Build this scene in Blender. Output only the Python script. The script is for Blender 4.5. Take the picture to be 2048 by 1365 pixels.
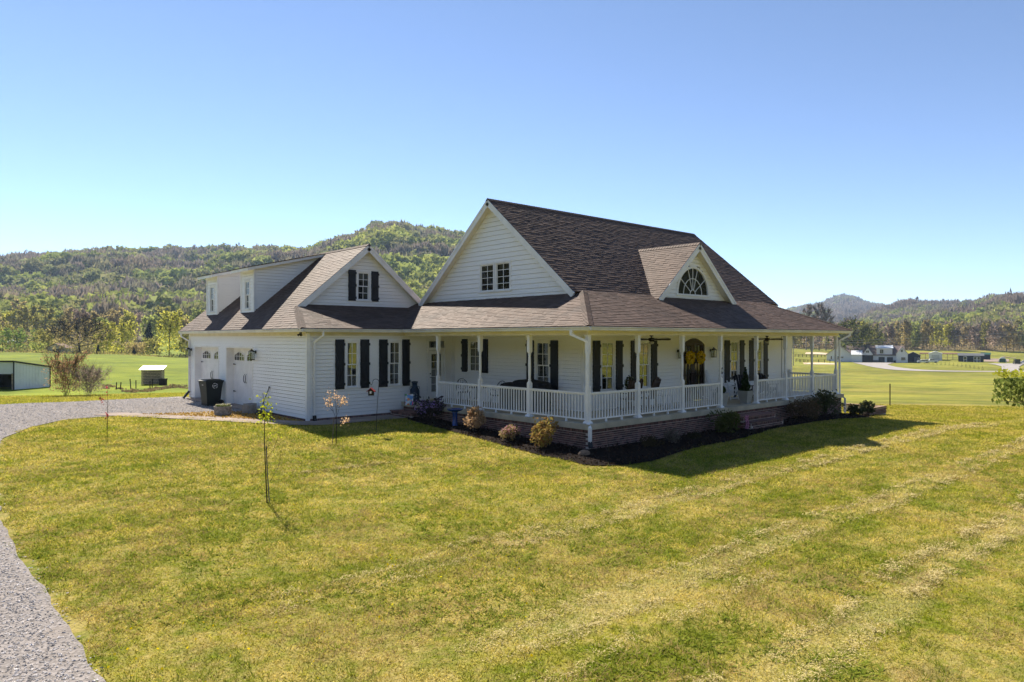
import bpy, bmesh, math, random
import numpy as np
from mathutils import Vector, Matrix

random.seed(7)
for o in list(bpy.data.objects): bpy.data.objects.remove(o)
scene = bpy.context.scene
COL = scene.collection

# ------------------------------------------------------------------ camera
# world: X runs along the front porch, Y along its left side, Z up; the porch's
# front-left post stands at the origin
FPX, HORIZON = 1405.77, 677.03          # focal length and horizon in photo pixels
CAMP = np.array([-16.24, -14.70, 3.305])
YAW = math.radians(41.69)
FWD = np.array([math.sin(YAW), math.cos(YAW)])
RGT = np.array([math.cos(YAW), -math.sin(YAW)])
cam = bpy.data.cameras.new('camera'); camo = bpy.data.objects.new('camera', cam)
COL.objects.link(camo); scene.camera = camo
cam.sensor_width = 36; cam.lens = FPX / 2048 * 36
cam.shift_y = -(682.5 - HORIZON) / 2048
cam.clip_end = 20000; cam.clip_start = 0.1
camo.location = CAMP; camo.rotation_euler = (math.radians(90), 0, -YAW)

# ------------------------------------------------------------------ sky, sun, exposure
SUND = Vector((0.22, 1.07, 1.0)).normalized()      # towards the sun
SUN_EL = math.asin(SUND.z); SUN_AZ = math.atan2(SUND.x, SUND.y)
world = bpy.data.worlds.new('World'); scene.world = world; world.use_nodes = True
nt = world.node_tree; nt.nodes.clear()
sky = nt.nodes.new('ShaderNodeTexSky'); sky.sky_type = 'NISHITA'; sky.sun_disc = False
sky.sun_elevation = SUN_EL; sky.sun_rotation = SUN_AZ
sky.air_density = 0.6; sky.dust_density = 0.0; sky.ozone_density = 0.8; sky.altitude = 1500
bg = nt.nodes.new('ShaderNodeBackground'); bg.inputs[1].default_value = 0.089
wo = nt.nodes.new('ShaderNodeOutputWorld')
nt.links.new(sky.outputs[0], bg.inputs[0]); nt.links.new(bg.outputs[0], wo.inputs[0])
sun = bpy.data.lights.new('sun', 'SUN'); sun.energy = 4.3; sun.angle = math.radians(0.53)
sun.color = (1.0, 0.91, 0.77)
suno = bpy.data.objects.new('sun', sun); COL.objects.link(suno)
suno.rotation_euler = (-SUND).to_track_quat('-Z', 'Y').to_euler()
suno.location = (0, 0, 60)
vs = scene.view_settings
vs.view_transform = 'Standard'; vs.look = 'None'; vs.gamma = 1; vs.use_curve_mapping = False
vs.exposure = 1.36

# ------------------------------------------------------------------ helpers
def at(px, depth, z=0.0):
    """point at a given bearing (photo column) and distance ahead of the camera"""
    p = CAMP[:2] + depth * (FWD + RGT * (px - 1024) / FPX)
    return Vector((p[0], p[1], z))

def ss(a, b, x):
    t = np.clip((np.asarray(x, float) - a) / (b - a), 0, 1)
    return t * t * (3 - 2 * t)

def tag(o, label=None, cat=None, group=None, kind=None):
    if label: o['label'] = label
    if cat: o['category'] = cat
    if group: o['group'] = group
    if kind: o['kind'] = kind
    return o

def empty(name, loc=(0, 0, 0), rz=0, label=None, cat=None, group=None):
    o = bpy.data.objects.new(name, None); COL.objects.link(o)
    o.location = loc; o.rotation_euler = (0, 0, rz); o.empty_display_size = 0.2
    return tag(o, label, cat, group)

class MB:
    def __init__(s): s.v = []; s.f = []
    def add(s, vs_, fs):
        n = len(s.v); s.v += [tuple(p) for p in vs_]; s.f += [tuple(i + n for i in f) for f in fs]; return s
    def hexa(s, p):      # 8 points: bottom 4, top 4
        return s.add(p, [(0, 3, 2, 1), (4, 5, 6, 7), (0, 1, 5, 4), (1, 2, 6, 5), (2, 3, 7, 6), (3, 0, 4, 7)])
    def box(s, x0, x1, y0, y1, z0, z1):
        return s.hexa([(x0, y0, z0), (x1, y0, z0), (x1, y1, z0), (x0, y1, z0), (x0, y0, z1), (x1, y0, z1), (x1, y1, z1), (x0, y1, z1)])
    def taper(s, cx, cy, z0, z1, a0, b0, a1, b1):
        return s.hexa([(cx - a0, cy - b0, z0), (cx + a0, cy - b0, z0), (cx + a0, cy + b0, z0), (cx - a0, cy + b0, z0),
                       (cx - a1, cy - b1, z1), (cx + a1, cy - b1, z1), (cx + a1, cy + b1, z1), (cx - a1, cy + b1, z1)])
    def prism(s, poly, d):
        d = Vector(d); n = len(poly); a = [Vector(p) for p in poly]; b = [p + d for p in a]
        return s.add(a + b, [tuple(range(n))[::-1], tuple(range(n, 2 * n))] + [(i, (i + 1) % n, n + (i + 1) % n, n + i) for i in range(n)])
    def bar(s, p, q, w, h, up=(0, 0, 1)):
        p = Vector(p); q = Vector(q); d = (q - p).normalized(); up = Vector(up)
        if abs(d.dot(up)) > .98: up = Vector((1, 0, 0))
        x = d.cross(up).normalized() * w / 2; y = x.cross(d).normalized() * h / 2
        return s.hexa([p - x - y, p + x - y, p + x + y, p - x + y, q - x - y, q + x - y, q + x + y, q - x + y])
    def tube(s, pts, rad, n=6, cap=True):
        pts = [Vector(p) for p in pts]
        if not hasattr(rad, '__len__'): rad = [rad] * len(pts)
        rings = []; m = len(s.v)
        for i, p in enumerate(pts):
            d = (pts[min(i + 1, len(pts) - 1)] - pts[max(i - 1, 0)])
            d = d.normalized() if d.length > 1e-9 else Vector((0, 0, 1))
            up = Vector((0, 0, 1)) if abs(d.z) < .9 else Vector((1, 0, 0))
            x = d.cross(up).normalized(); y = d.cross(x)
            for k in range(n):
                a = 2 * math.pi * k / n
                s.v.append(tuple(p + (x * math.cos(a) + y * math.sin(a)) * rad[i]))
        for i in range(len(pts) - 1):
            for k in range(n):
                a = m + i * n + k; b = m + i * n + (k + 1) % n
                s.f.append((a, b, b + n, a + n))
        if cap:
            s.f.append(tuple(m + k for k in range(n))[::-1]); e = m + (len(pts) - 1) * n
            s.f.append(tuple(e + k for k in range(n)))
        return s
    def lathe(s, prof, c=(0, 0, 0), n=16):
        m = len(s.v)
        for r, z in prof:
            for k in range(n):
                a = 2 * math.pi * k / n; s.v.append((c[0] + r * math.cos(a), c[1] + r * math.sin(a), c[2] + z))
        for i in range(len(prof) - 1):
            for k in range(n):
                a = m + i * n + k; b = m + i * n + (k + 1) % n; s.f.append((a, b, b + n, a + n))
        s.f.append(tuple(m + k for k in range(n))[::-1]); e = m + (len(prof) - 1) * n
        s.f.append(tuple(e + k for k in range(n)))
        return s
    def ball(s, c, r, n=10, m=6):
        rz = r if not hasattr(r, '__len__') else None
        rx, ry, rzz = (r, r, r) if rz else r
        b = len(s.v)
        for i in range(1, m):
            t = math.pi * i / m
            for k in range(n):
                a = 2 * math.pi * k / n
                s.v.append((c[0] + rx * math.sin(t) * math.cos(a), c[1] + ry * math.sin(t) * math.sin(a), c[2] + rzz * math.cos(t)))
        for i in range(m - 2):
            for k in range(n):
                a = b + i * n + k; d = b + i * n + (k + 1) % n; s.f.append((a, a + n, d + n, d))
        t0 = len(s.v); s.v.append((c[0], c[1], c[2] + rzz)); s.v.append((c[0], c[1], c[2] - rzz))
        for k in range(n):
            s.f.append((t0, b + k, b + (k + 1) % n)); e = b + (m - 2) * n
            s.f.append((t0 + 1, e + (k + 1) % n, e + k))
        return s
    def mesh(s, name, mat, smooth=False, recalc=True):
        me = bpy.data.meshes.new(name); me.from_pydata(s.v, [], s.f)
        if recalc:
            bm = bmesh.new(); bm.from_mesh(me); bmesh.ops.recalc_face_normals(bm, faces=bm.faces); bm.to_mesh(me); bm.free()
        if mat: me.materials.append(mat)
        if smooth: me.polygons.foreach_set('use_smooth', [True] * len(me.polygons))
        me.update(); return me
    def build(s, name, mat, parent=None, smooth=False, recalc=True):
        o = bpy.data.objects.new(name, s.mesh(name, mat, smooth, recalc)); COL.objects.link(o); o.parent = parent
        return o

def inst(name, me, parent=None, matrix=None):
    o = bpy.data.objects.new(name, me); COL.objects.link(o); o.parent = parent
    if matrix is not None: o.matrix_local = matrix
    return o

def tri_mesh(name, verts, mat, parent=None, colors=None, nv=3):
    """verts: (n*nv,3) array, every nv make one face"""
    verts = np.ascontiguousarray(verts, dtype=np.float32); n = len(verts) // nv
    me = bpy.data.meshes.new(name)
    me.vertices.add(n * nv); me.vertices.foreach_set('co', verts.ravel())
    me.loops.add(n * nv); me.loops.foreach_set('vertex_index', np.arange(n * nv, dtype=np.int32))
    me.polygons.add(n); me.polygons.foreach_set('loop_start', np.arange(0, n * nv, nv, dtype=np.int32))
    try: me.polygons.foreach_set('loop_total', np.full(n, nv, dtype=np.int32))
    except Exception: pass
    if colors is not None:
        a = me.color_attributes.new('Col', 'FLOAT_COLOR', 'POINT')
        c = np.ones((n * nv, 4), np.float32); c[:, :3] = np.repeat(colors, nv, 0); a.data.foreach_set('color', c.ravel())
    if mat: me.materials.append(mat)
    me.update(calc_edges=True)
    o = bpy.data.objects.new(name, me); COL.objects.link(o); o.parent = parent
    return o

def grid_mesh(name, P, mat, parent=None, colors=None, smooth=True):
    """P: (n,m,3) lattice"""
    n, m = P.shape[:2]; me = bpy.data.meshes.new(name)
    idx = np.arange(n * m).reshape(n, m)
    q = np.stack([idx[:-1, :-1], idx[1:, :-1], idx[1:, 1:], idx[:-1, 1:]], -1).reshape(-1, 4)
    me.from_pydata(P.reshape(-1, 3).tolist(), [], q.tolist())
    if colors is not None:
        for nm, c in colors.items():
            a = me.color_attributes.new(nm, 'FLOAT_COLOR', 'POINT'); cc = np.ones((n * m, 4), np.float32); cc[:, :3] = c.reshape(-1, 3)
            a.data.foreach_set('color', cc.ravel())
    if smooth: me.polygons.foreach_set('use_smooth', [True] * len(me.polygons))
    me.materials.append(mat); me.update()
    o = bpy.data.objects.new(name, me); COL.objects.link(o); o.parent = parent
    return o

_rng = np.random.default_rng(5)
_perm = _rng.random((256, 256))
def vnoise(x, y):
    x = np.asarray(x, float); y = np.asarray(y, float)
    i = np.floor(x).astype(int); j = np.floor(y).astype(int); fx = x - i; fy = y - j
    fx = fx * fx * (3 - 2 * fx); fy = fy * fy * (3 - 2 * fy)
    g = lambda a, b: _perm[a % 256, b % 256]
    return (g(i, j) * (1 - fx) + g(i + 1, j) * fx) * (1 - fy) + (g(i, j + 1) * (1 - fx) + g(i + 1, j + 1) * fx) * fy
def fbm(x, y, o=4):
    t = 0; a = .5; s = 0
    for k in range(o): t = t + a * vnoise(x * 2 ** k + 17 * k, y * 2 ** k + 5 * k); s += a; a *= .5
    return t / s

# ------------------------------------------------------------------ materials
MATS = {}
class NT:
    def __init__(s, m): s.t = m.node_tree; s.n = s.t.nodes; s.l = s.t.links
    def new(s, k, **kw):
        n = s.n.new('ShaderNode' + k)
        for a, b in kw.items(): setattr(n, a, b)
        return n
    def link(s, a, b): s.l.new(a, b)
    def val(s, sock, v):
        if hasattr(v, 'is_linked') or isinstance(v, bpy.types.NodeSocket): s.link(v, sock)
        else: sock.default_value = v
    def math(s, op, a, b=0.0, clamp=False):
        n = s.new('Math', operation=op, use_clamp=clamp); s.val(n.inputs[0], a); s.val(n.inputs[1], b); return n.outputs[0]
    def mix(s, f, a, b, mode='MIX'):
        n = s.new('Mix', data_type='RGBA', blend_type=mode)
        s.val(n.inputs[0], f)
        for i, x in ((6, a), (7, b)):
            if isinstance(x, (tuple, list)): x = tuple(x) + (1,) if len(x) == 3 else x
            s.val(n.inputs[i], x)
        return n.outputs[2]
    def pos(s): return s.new('NewGeometry').outputs['Position']
    def noise(s, scale, detail=2, vec=None, rough=.55):
        n = s.new('TexNoise'); n.inputs['Scale'].default_value = scale; n.inputs['Detail'].default_value = detail
        n.inputs['Roughness'].default_value = rough
        s.link(vec if vec is not None else s.pos(), n.inputs['Vector']); return n.outputs[0]
    def ramp(s, f, a, b):
        n = s.new('MapRange', interpolation_type='SMOOTHSTEP'); s.val(n.inputs[0], f); n.inputs[1].default_value = a; n.inputs[2].default_value = b
        return n.outputs[0]
    def scale(s, vec, v):
        n = s.new('VectorMath', operation='MULTIPLY'); s.link(vec, n.inputs[0]); n.inputs[1].default_value = v; return n.outputs[0]

def newmat(name):
    m = bpy.data.materials.new(name); m.use_nodes = True; t = NT(m); t.n.clear()
    out = t.new('OutputMaterial'); b = t.new('BsdfPrincipled'); t.link(b.outputs[0], out.inputs[0])
    return m, t, b, out
def mat(name, col, rough=.6, var=.12, scale=6., bump=0., bscale=40., metal=0., spec=.4, col2=None, rnd=0.):
    if name in MATS: return MATS[name]
    m, t, b, out = newmat(name)
    c2 = col2 if col2 else tuple(x * (1 - var * 2) for x in col)
    f = t.ramp(t.noise(scale, 4), .3, .7)
    c = t.mix(f, col, c2)
    if rnd:
        r = t.math('FRACT', t.math('ADD', t.new('ObjectInfo').outputs['Random'], t.new('NewGeometry').outputs['Random Per Island']))
        hs = t.new('HueSaturation'); t.link(c, hs.inputs['Color'])
        t.link(t.math('ADD', t.math('MULTIPLY', r, rnd * 2), 1 - rnd), hs.inputs['Value']); c = hs.outputs[0]
    t.link(c, b.inputs['Base Color'])
    b.inputs['Roughness'].default_value = rough; b.inputs['Metallic'].default_value = metal
    b.inputs['Specular IOR Level'].default_value = spec
    if bump:
        bn = t.new('Bump'); bn.inputs['Strength'].default_value = bump; bn.inputs['Distance'].default_value = .02
        t.link(t.noise(bscale, 3), bn.inputs['Height']); t.link(bn.outputs[0], b.inputs['Normal'])
    MATS[name] = m; return m

def leafmat(name, c1, c2, trans=.35, attr=False):
    if name in MATS: return MATS[name]
    m, t, b, out = newmat(name); t.n.remove(b)
    isl = t.new('NewGeometry').outputs['Random Per Island']
    if attr:
        a = t.new('Attribute'); a.attribute_name = 'Col'
        c = t.mix(isl, t.mix(1.0, a.outputs['Color'], (.7, .7, .7), 'MULTIPLY'), t.mix(1.0, a.outputs['Color'], (1.3, 1.3, 1.3), 'MULTIPLY'))
    else: c = t.mix(isl, c1, c2)
    d = t.new('BsdfDiffuse'); tr = t.new('BsdfTranslucent'); mx = t.new('MixShader'); mx.inputs[0].default_value = trans
    t.link(c, d.inputs[0]); t.link(c, tr.inputs[0]); t.link(d.outputs[0], mx.inputs[1]); t.link(tr.outputs[0], mx.inputs[2])
    t.link(mx.outputs[0], out.inputs[0]); MATS[name] = m; return m

def M_(name): return MATS[name]
# vinyl siding: white with faint streaks and a little grime
def siding_mat():
    m, t, b, out = newmat('white_siding')
    p = t.pos(); st = t.noise(1.0, 4, t.scale(p, (.7, .7, .5)))
    c = t.mix(t.ramp(st, .35, .75), (.92, .915, .895), (.885, .875, .855))
    c = t.mix(t.math('MULTIPLY', t.ramp(t.noise(1.3, 5, p), .6, .85), .3), c, (.6, .58, .52))
    t.link(c, b.inputs['Base Color']); b.inputs['Roughness'].default_value = .45
    bn = t.new('Bump'); bn.inputs['Strength'].default_value = .12; bn.inputs['Distance'].default_value = .01
    t.link(t.noise(2.2, 3, p), bn.inputs['Height']); t.link(bn.outputs[0], b.inputs['Normal'])
    MATS['siding'] = m
siding_mat()
mat('trim', (.89, .885, .87), .45, .06, 2.)
mat('gutter', (.82, .81, .77), .4, .1, 1.5)
mat('soffit', (.80, .74, .60), .6, .06, 2.)
mat('ceiling', (.80, .76, .66), .6, .04, 2.)
mat('shutter', (.012, .016, .024), .5, .2, 3.)
mat('interior', (.010, .011, .012), .9, .1)
mat('curtain', (.055, .06, .055), .9, .3, 3.)
mat('blind', (.42, .44, .42), .6, .05)
mat('bronze', (.018, .014, .011), .45, .2, 8.)
mat('black_iron', (.012, .012, .013), .45, .2)
mat('black_cloth', (.012, .012, .014), .8, .3, 4., .3, 20)
mat('deck', (.54, .48, .36), .8, .14, 1.5, .2, 60)
mat('deck_edge', (.40, .36, .29), .85, .2, 2., .2, 60)
mat('mortar', (.66, .57, .50), .95, .12, 8., .3, 80)
mat('brick', (.215, .105, .085), .85, .25, 9., .4, 60, rnd=.45, col2=(.12, .07, .06))
mat('concrete', (.38, .31, .265), 1., .16, .9, .3, 50, spec=.05)
mat('grey_block', (.36, .33, .30), .95, .15, 6., .4, 60)
mat('wood_door', (.035, .016, .010), .4, .3, 7.)
mat('rocker_wood', (.075, .040, .026), .6, .3, 12.)
mat('white_wood', (.72, .73, .74), .5, .06)
mat('planter', (.36, .36, .34), .8, .1, 3., .1)
mat('navy_metal', (.012, .035, .075), .5, .25, 5.)
mat('navy_chair', (.010, .016, .032), .5, .2)
mat('blue_glaze', (.010, .055, .26), .25, .2, 5., spec=.6)
mat('bin_green', (.011, .018, .016), .5, .15, 4.)
mat('rubber', (.01, .01, .01), .8, .1)
mat('logo_white', (.6, .62, .62), .6, .05)
mat('bark', (.075, .055, .042), .95, .3, 14., .5, 30)
mat('bark_grey', (.22, .185, .16), .95, .25, 14., .5, 30)
mat('bark_dark', (.035, .027, .022), .95, .25, 14., .5, 30)
mat('mulch', (.020, .014, .012), 1., .3, 20., .8, 60, spec=.05)
mat('stone', (.30, .20, .13), .9, .2, 8., .4, 40)
mat('metal_white', (.66, .69, .72), .45, .05, 1.)
mat('metal_roof', (.55, .56, .57), .4, .1, 1.5)
mat('dark_trim', (.014, .015, .017), .6, .1)
mat('old_wood', (.50, .40, .30), .9, .25, 12., .3)
mat('grey_wood', (.36, .34, .32), .9, .25, 12., .3)
mat('steel', (.3, .3, .3), .4, .1, metal=.6)
mat('far_roof', (.10, .085, .085), .9, .15, .6)
mat('far_roof_brown', (.17, .13, .12), .9, .15, .6)
mat('far_white', (.78, .78, .78), .6, .05)
mat('far_grey', (.12, .13, .14), .7, .1)
mat('far_navy', (.014, .022, .034), .6, .15)
mat('far_door', (.045, .048, .046), .6, .1)
mat('car_white', (.75, .76, .78), .25, .03, spec=.6)
mat('car_dark', (.02, .022, .026), .25, .1, spec=.6)
mat('car_glass', (.012, .015, .018), .08, .05, spec=.9)
mat('silver', (.5, .5, .5), .35, .05, metal=.8)
mat('red_paint', (.30, .018, .022), .5, .1)
mat('yellow_petal', (.72, .47, .012), .6, .3, 30.)
mat('rust_roof', (.20, .10, .06), .9, .3, 2.)
mat('green_paint', (.03, .10, .075), .5, .1)
mat('lamp_glass', (.55, .52, .46), .1, .05, spec=.8)
mat('soil', (.06, .045, .035), 1., .2)

def glass_mat(name, base):
    m, t, b, out = newmat('window_' + name); t.n.remove(b)
    g = t.new('BsdfGlossy'); g.inputs['Roughness'].default_value = .02; g.inputs[0].default_value = (.92, .95, .93, 1)
    tr = t.new('BsdfTransparent'); tr.inputs[0].default_value = (.75, .78, .76, 1)
    ge = t.new('NewGeometry'); dp = t.new('VectorMath', operation='DOT_PRODUCT'); t.link(ge.outputs['Normal'], dp.inputs[0]); t.link(ge.outputs['Incoming'], dp.inputs[1])
    k = t.math('POWER', t.math('SUBTRACT', 1.0, t.math('ABSOLUTE', dp.outputs['Value'])), 5.0)
    f = t.math('ADD', t.math('MULTIPLY', k, 1 - base), base, True)
    bn = t.new('Bump'); bn.inputs['Strength'].default_value = .06; bn.inputs['Distance'].default_value = .02
    t.link(t.noise(1.6, 1), bn.inputs['Height']); t.link(bn.outputs[0], g.inputs['Normal'])
    mx = t.new('MixShader'); t.link(f, mx.inputs[0]); t.link(tr.outputs[0], mx.inputs[1]); t.link(g.outputs[0], mx.inputs[2])
    t.link(mx.outputs[0], out.inputs[0]); MATS[name] = m
glass_mat('glass', .22); glass_mat('clear_glass', .07)

def shingle_mat():
    m, t, b, out = newmat('roof_shingle')
    p = t.pos()
    r = t.math('FRACT', t.math('ADD', t.new('ObjectInfo').outputs['Random'], t.new('NewGeometry').outputs['Random Per Island']))
    c = t.mix(r, (.088, .057, .044), (.145, .096, .075))
    blot = t.ramp(t.noise(.8, 4, t.scale(p, (1.2, 1.2, .5))), .4, .72)
    c = t.mix(t.math('MULTIPLY', blot, .5), c, (.042, .032, .030))
    c = t.mix(t.math('MULTIPLY', t.ramp(t.noise(90, 2, p), .3, .8), .35), c, (.035, .028, .027))
    t.link(c, b.inputs['Base Color']); b.inputs['Roughness'].default_value = .75; b.inputs['Specular IOR Level'].default_value = .24; b.inputs['Specular Tint'].default_value = (1, .9, .86, 1)
    MATS['shingle'] = m
shingle_mat()

ROWS = (-5.6, -8.65, -11.05)
def lawn_color(t):
    """mown spring lawn: green and straw patches, clippings left in rows along X"""
    p = t.pos()
    sep = t.new('SeparateXYZ'); t.link(p, sep.inputs[0])
    pat = t.noise(.32, 3, p); mid = t.noise(1.7, 3, p, .6); fine = t.noise(26, 2, p, .7)
    f = t.math('ADD', t.math('MULTIPLY', pat, .55), t.math('MULTIPLY', mid, .45))
    f = t.math('ADD', f, t.math('MULTIPLY', t.math('SUBTRACT', t.noise(7., 3, p, .65), .5), .75)); dry = t.ramp(f, .30, .74)
    wob = t.math('MULTIPLY', t.math('SUBTRACT', t.noise(.5, 3, p), .5), .9)
    y = t.math('ADD', sep.outputs[1], wob)
    rows = None
    for r in ROWS:
        d = t.math('ABSOLUTE', t.math('SUBTRACT', y, r))
        k = t.math('SUBTRACT', 1.0, t.ramp(d, .08, .40))
        rows = k if rows is None else t.math('MAXIMUM', rows, k)
    rows = t.math('MULTIPLY', rows, t.ramp(sep.outputs[0], -13.5, -8.0))
    band = t.math('SINE', t.math('MULTIPLY', y, 5.6)); band = t.math('MULTIPLY', t.math('MULTIPLY', t.ramp(band, -.3, 1.0), t.ramp(sep.outputs[0], -11.0, -3.0)), t.ramp(sep.outputs[1], -2.5, -4.5))
    grn = t.mix(t.ramp(mid, .35, .7), (.145, .176, .012), (.270, .258, .022))
    c = t.mix(t.math('MULTIPLY', dry, .68), grn, (.44, .335, .135))
    c = t.mix(t.math('MULTIPLY', t.ramp(t.noise(.55, 3, p), .62, .80), .55), c, (.31, .20, .115))
    c = t.mix(t.math('MULTIPLY', band, .2), c, (.42, .34, .13))
    c = t.mix(t.math('MULTIPLY', rows, .35), c, (.45, .375, .17))
    return c, fine, rows

def ground_mat():
    m, t, b, out = newmat('grass_ground')
    c, fine, rows = lawn_color(t)
    c = t.mix(t.math('MULTIPLY', t.ramp(fine, .25, .75), .55), c, t.mix(1.0, c, (.42, .42, .42), 'MULTIPLY'))
    a = t.new('Attribute'); a.attribute_name = 'Col'
    k = t.new('Attribute'); k.attribute_name = 'Lawn'
    p = t.pos()
    far = t.mix(1.0, a.outputs['Color'], t.mix(t.ramp(t.noise(.16, 5, p, .65), .3, .72), (1.35, 1.22, 1.0), (.66, .74, .66)), 'MULTIPLY')
    far = t.mix(t.math('MULTIPLY', t.ramp(t.noise(1.4, 5, p, .75), .38, .68), .6), far, t.mix(1.0, far, (.55, .6, .5), 'MULTIPLY'))
    c = t.mix(k.outputs['Fac'], far, c)
    t.link(c, b.inputs['Base Color']); b.inputs['Roughness'].default_value = 1.; b.inputs['Specular IOR Level'].default_value = .1
    bn = t.new('Bump'); bn.inputs['Strength'].default_value = .7; bn.inputs['Distance'].default_value = .05
    t.link(t.noise(18, 4, p, .7), bn.inputs['Height']); t.link(bn.outputs[0], b.inputs['Normal'])
    MATS['ground'] = m
ground_mat()
def blade_mat():
    m, t, b, out = newmat('grass_blade'); t.n.remove(b)
    c, fine, rows = lawn_color(t)
    isl = t.new('NewGeometry').outputs['Random Per Island']
    c = t.mix(1.0, c, t.mix(isl, (.72, .78, .56), (2.1, 2.02, 1.65)), 'MULTIPLY')
    d = t.new('BsdfDiffuse'); tr = t.new('BsdfTranslucent'); mx = t.new('MixShader'); mx.inputs[0].default_value = .5
    t.link(c, d.inputs[0]); t.link(c, tr.inputs[0]); t.link(d.outputs[0], mx.inputs[1]); t.link(tr.outputs[0], mx.inputs[2])
    t.link(mx.outputs[0], out.inputs[0]); MATS['blade'] = m
blade_mat()
def gravel_mat():
    m, t, b, out = newmat('gravel_ground')
    p = t.pos(); vo = t.new('TexVoronoi'); vo.inputs['Scale'].default_value = 32; t.link(p, vo.inputs['Vector'])
    sep = t.new('SeparateColor'); t.link(vo.outputs['Color'], sep.inputs[0])
    c = t.mix(sep.outputs[0], (.17, .155, .145), (.33, .30, .285))
    c = t.mix(t.math('MULTIPLY', t.ramp(t.noise(.9, 4, p), .5, .75), .5), c, (.24, .205, .17))
    t.link(c, b.inputs['Base Color']); b.inputs['Roughness'].default_value = 1.; b.inputs['Specular IOR Level'].default_value = .0
    bn = t.new('Bump'); bn.inputs['Strength'].default_value = .25; bn.inputs['Distance'].default_value = .03
    t.link(vo.outputs['Distance'], bn.inputs['Height']); t.link(bn.outputs[0], b.inputs['Normal'])
    MATS['gravel'] = m
gravel_mat()
mat('pebble', (.58, .54, .515), 1., .2, 9., rnd=.5, spec=.0)
mat('clipping', (.50, .41, .19), 1., .1, rnd=.35, spec=0.)
mat('dirt_road', (.34, .31, .29), .95, .12, .5)
mat('sand', (.62, .48, .32), .95, .1, .5)
# ------------------------------------------------------------------ terrain
# bearing columns: photo column -> [(distance ahead, height)]
COLS = [
 (-1500, [(60,-1),(200,-1),(330,0),(450,12),(1000,70),(1500,70),(2600,80)]),
 (-300, [(60,-.9),(200,-.6),(240,-2.5),(330,-1),(450,14),(560,26),(1000,112),(1500,80),(2600,150)]),
 (0,    [(60,-.9),(200,-.55),(240,-2.5),(330,-1),(450,14),(560,26),(800,82),(1000,112),(1250,80),(1900,130),(2600,145)]),
 (200,  [(60,-.9),(200,-1.1),(240,-3),(330,-2),(450,14),(560,27),(800,86),(1000,119),(1250,80),(1900,120),(2600,90)]),
 (380,  [(60,-.9),(200,-2.2),(240,-3.5),(330,-2),(450,15),(560,24),(800,78),(1000,117),(1250,70),(2600,60)]),
 (470,  [(60,-.9),(200,-2.5),(330,-2),(450,15),(560,26),(800,84),(1000,122),(1250,70),(2600,60)]),
 (600,  [(60,-.9),(200,-2.5),(330,-1),(450,15),(560,28),(800,84),(1000,121),(1250,70),(2600,60)]),
 (690,  [(60,-.9),(200,-2.5),(330,-1),(450,15),(560,32),(800,98),(1000,138),(1250,70),(2600,60)]),
 (775,  [(60,-.9),(200,-2.5),(330,0),(450,16),(560,38),(800,116),(1000,159),(1250,80),(2600,60)]),
 (910,  [(60,-.9),(200,-2.5),(330,0),(450,16),(560,36),(800,105),(1000,146),(1250,80),(2600,60)]),
 (1100, [(60,-1),(200,-3),(330,-1),(450,8),(560,20),(800,60),(1000,85),(1250,60),(2600,60)]),
 (1400, [(60,-1.5),(200,-5),(330,-5),(450,-1),(560,3),(1000,25),(1250,20),(2600,60)]),
 (1560, [(60,-2),(100,-4),(150,-5.4),(210,-6.6),(300,-6.9),(380,-5),(450,-3),(700,0),(1000,10),(1600,20),(2600,92)]),
 (1620, [(60,-2),(100,-4.2),(150,-5.6),(210,-7),(300,-7.3),(380,-5.2),(450,-3),(700,0),(1000,10),(1600,20),(2600,115)]),
 (1690, [(60,-2),(100,-4.2),(150,-5.6),(210,-7),(320,-7.6),(400,-5.4),(450,-3.6),(700,0),(1000,10),(1600,25),(2600,150)]),
 (1755, [(60,-2),(100,-4.2),(150,-5.6),(210,-7),(320,-7.6),(400,-5.6),(450,-3.8),(700,2),(850,8),(1000,14),(1300,48),(1700,40),(2600,120)]),
 (1820, [(60,-2),(100,-4.2),(150,-5.6),(210,-7),(320,-7.6),(400,-5.8),(450,-4),(600,0),(850,17),(1000,16),(1300,66),(1700,40),(2600,60)]),
 (1900, [(60,-2),(100,-4.2),(150,-5.6),(210,-7),(320,-7.6),(400,-6),(450,-4.2),(600,2),(850,28),(1000,22),(1300,70),(1700,40),(2600,60)]),
 (2048, [(60,-2),(100,-4.2),(150,-5.6),(210,-7),(320,-7.8),(400,-6.4),(450,-5),(600,6),(850,46),(1000,40),(1300,86),(1700,50),(2600,60)]),
 (2400, [(60,-2),(100,-4.2),(210,-7),(320,-8),(450,-5),(600,8),(850,55),(1300,90),(2600,80)]),
 (3600, [(60,-2),(210,-4),(450,0),(850,20),(1300,40),(2600,60)]),
]
_cx = np.array([math.atan((c[0] - 1024) / FPX) for c in COLS])
_dg = np.concatenate([np.linspace(0, 700, 281), np.linspace(705, 4200, 400)])
_tab = []
for _, pts in COLS:
    d = np.array([0, 30] + [p[0] for p in pts] + [4200.]); z = np.array([-.2, -.3] + [p[1] for p in pts] + [pts[-1][1] * .6])
    q = np.interp(_dg, d, z)
    w = np.hanning(15); w /= w.sum(); q = np.convolve(np.pad(q, 7, mode='edge'), w, 'valid'); _tab.append(q)
_tab = np.array(_tab)
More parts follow.
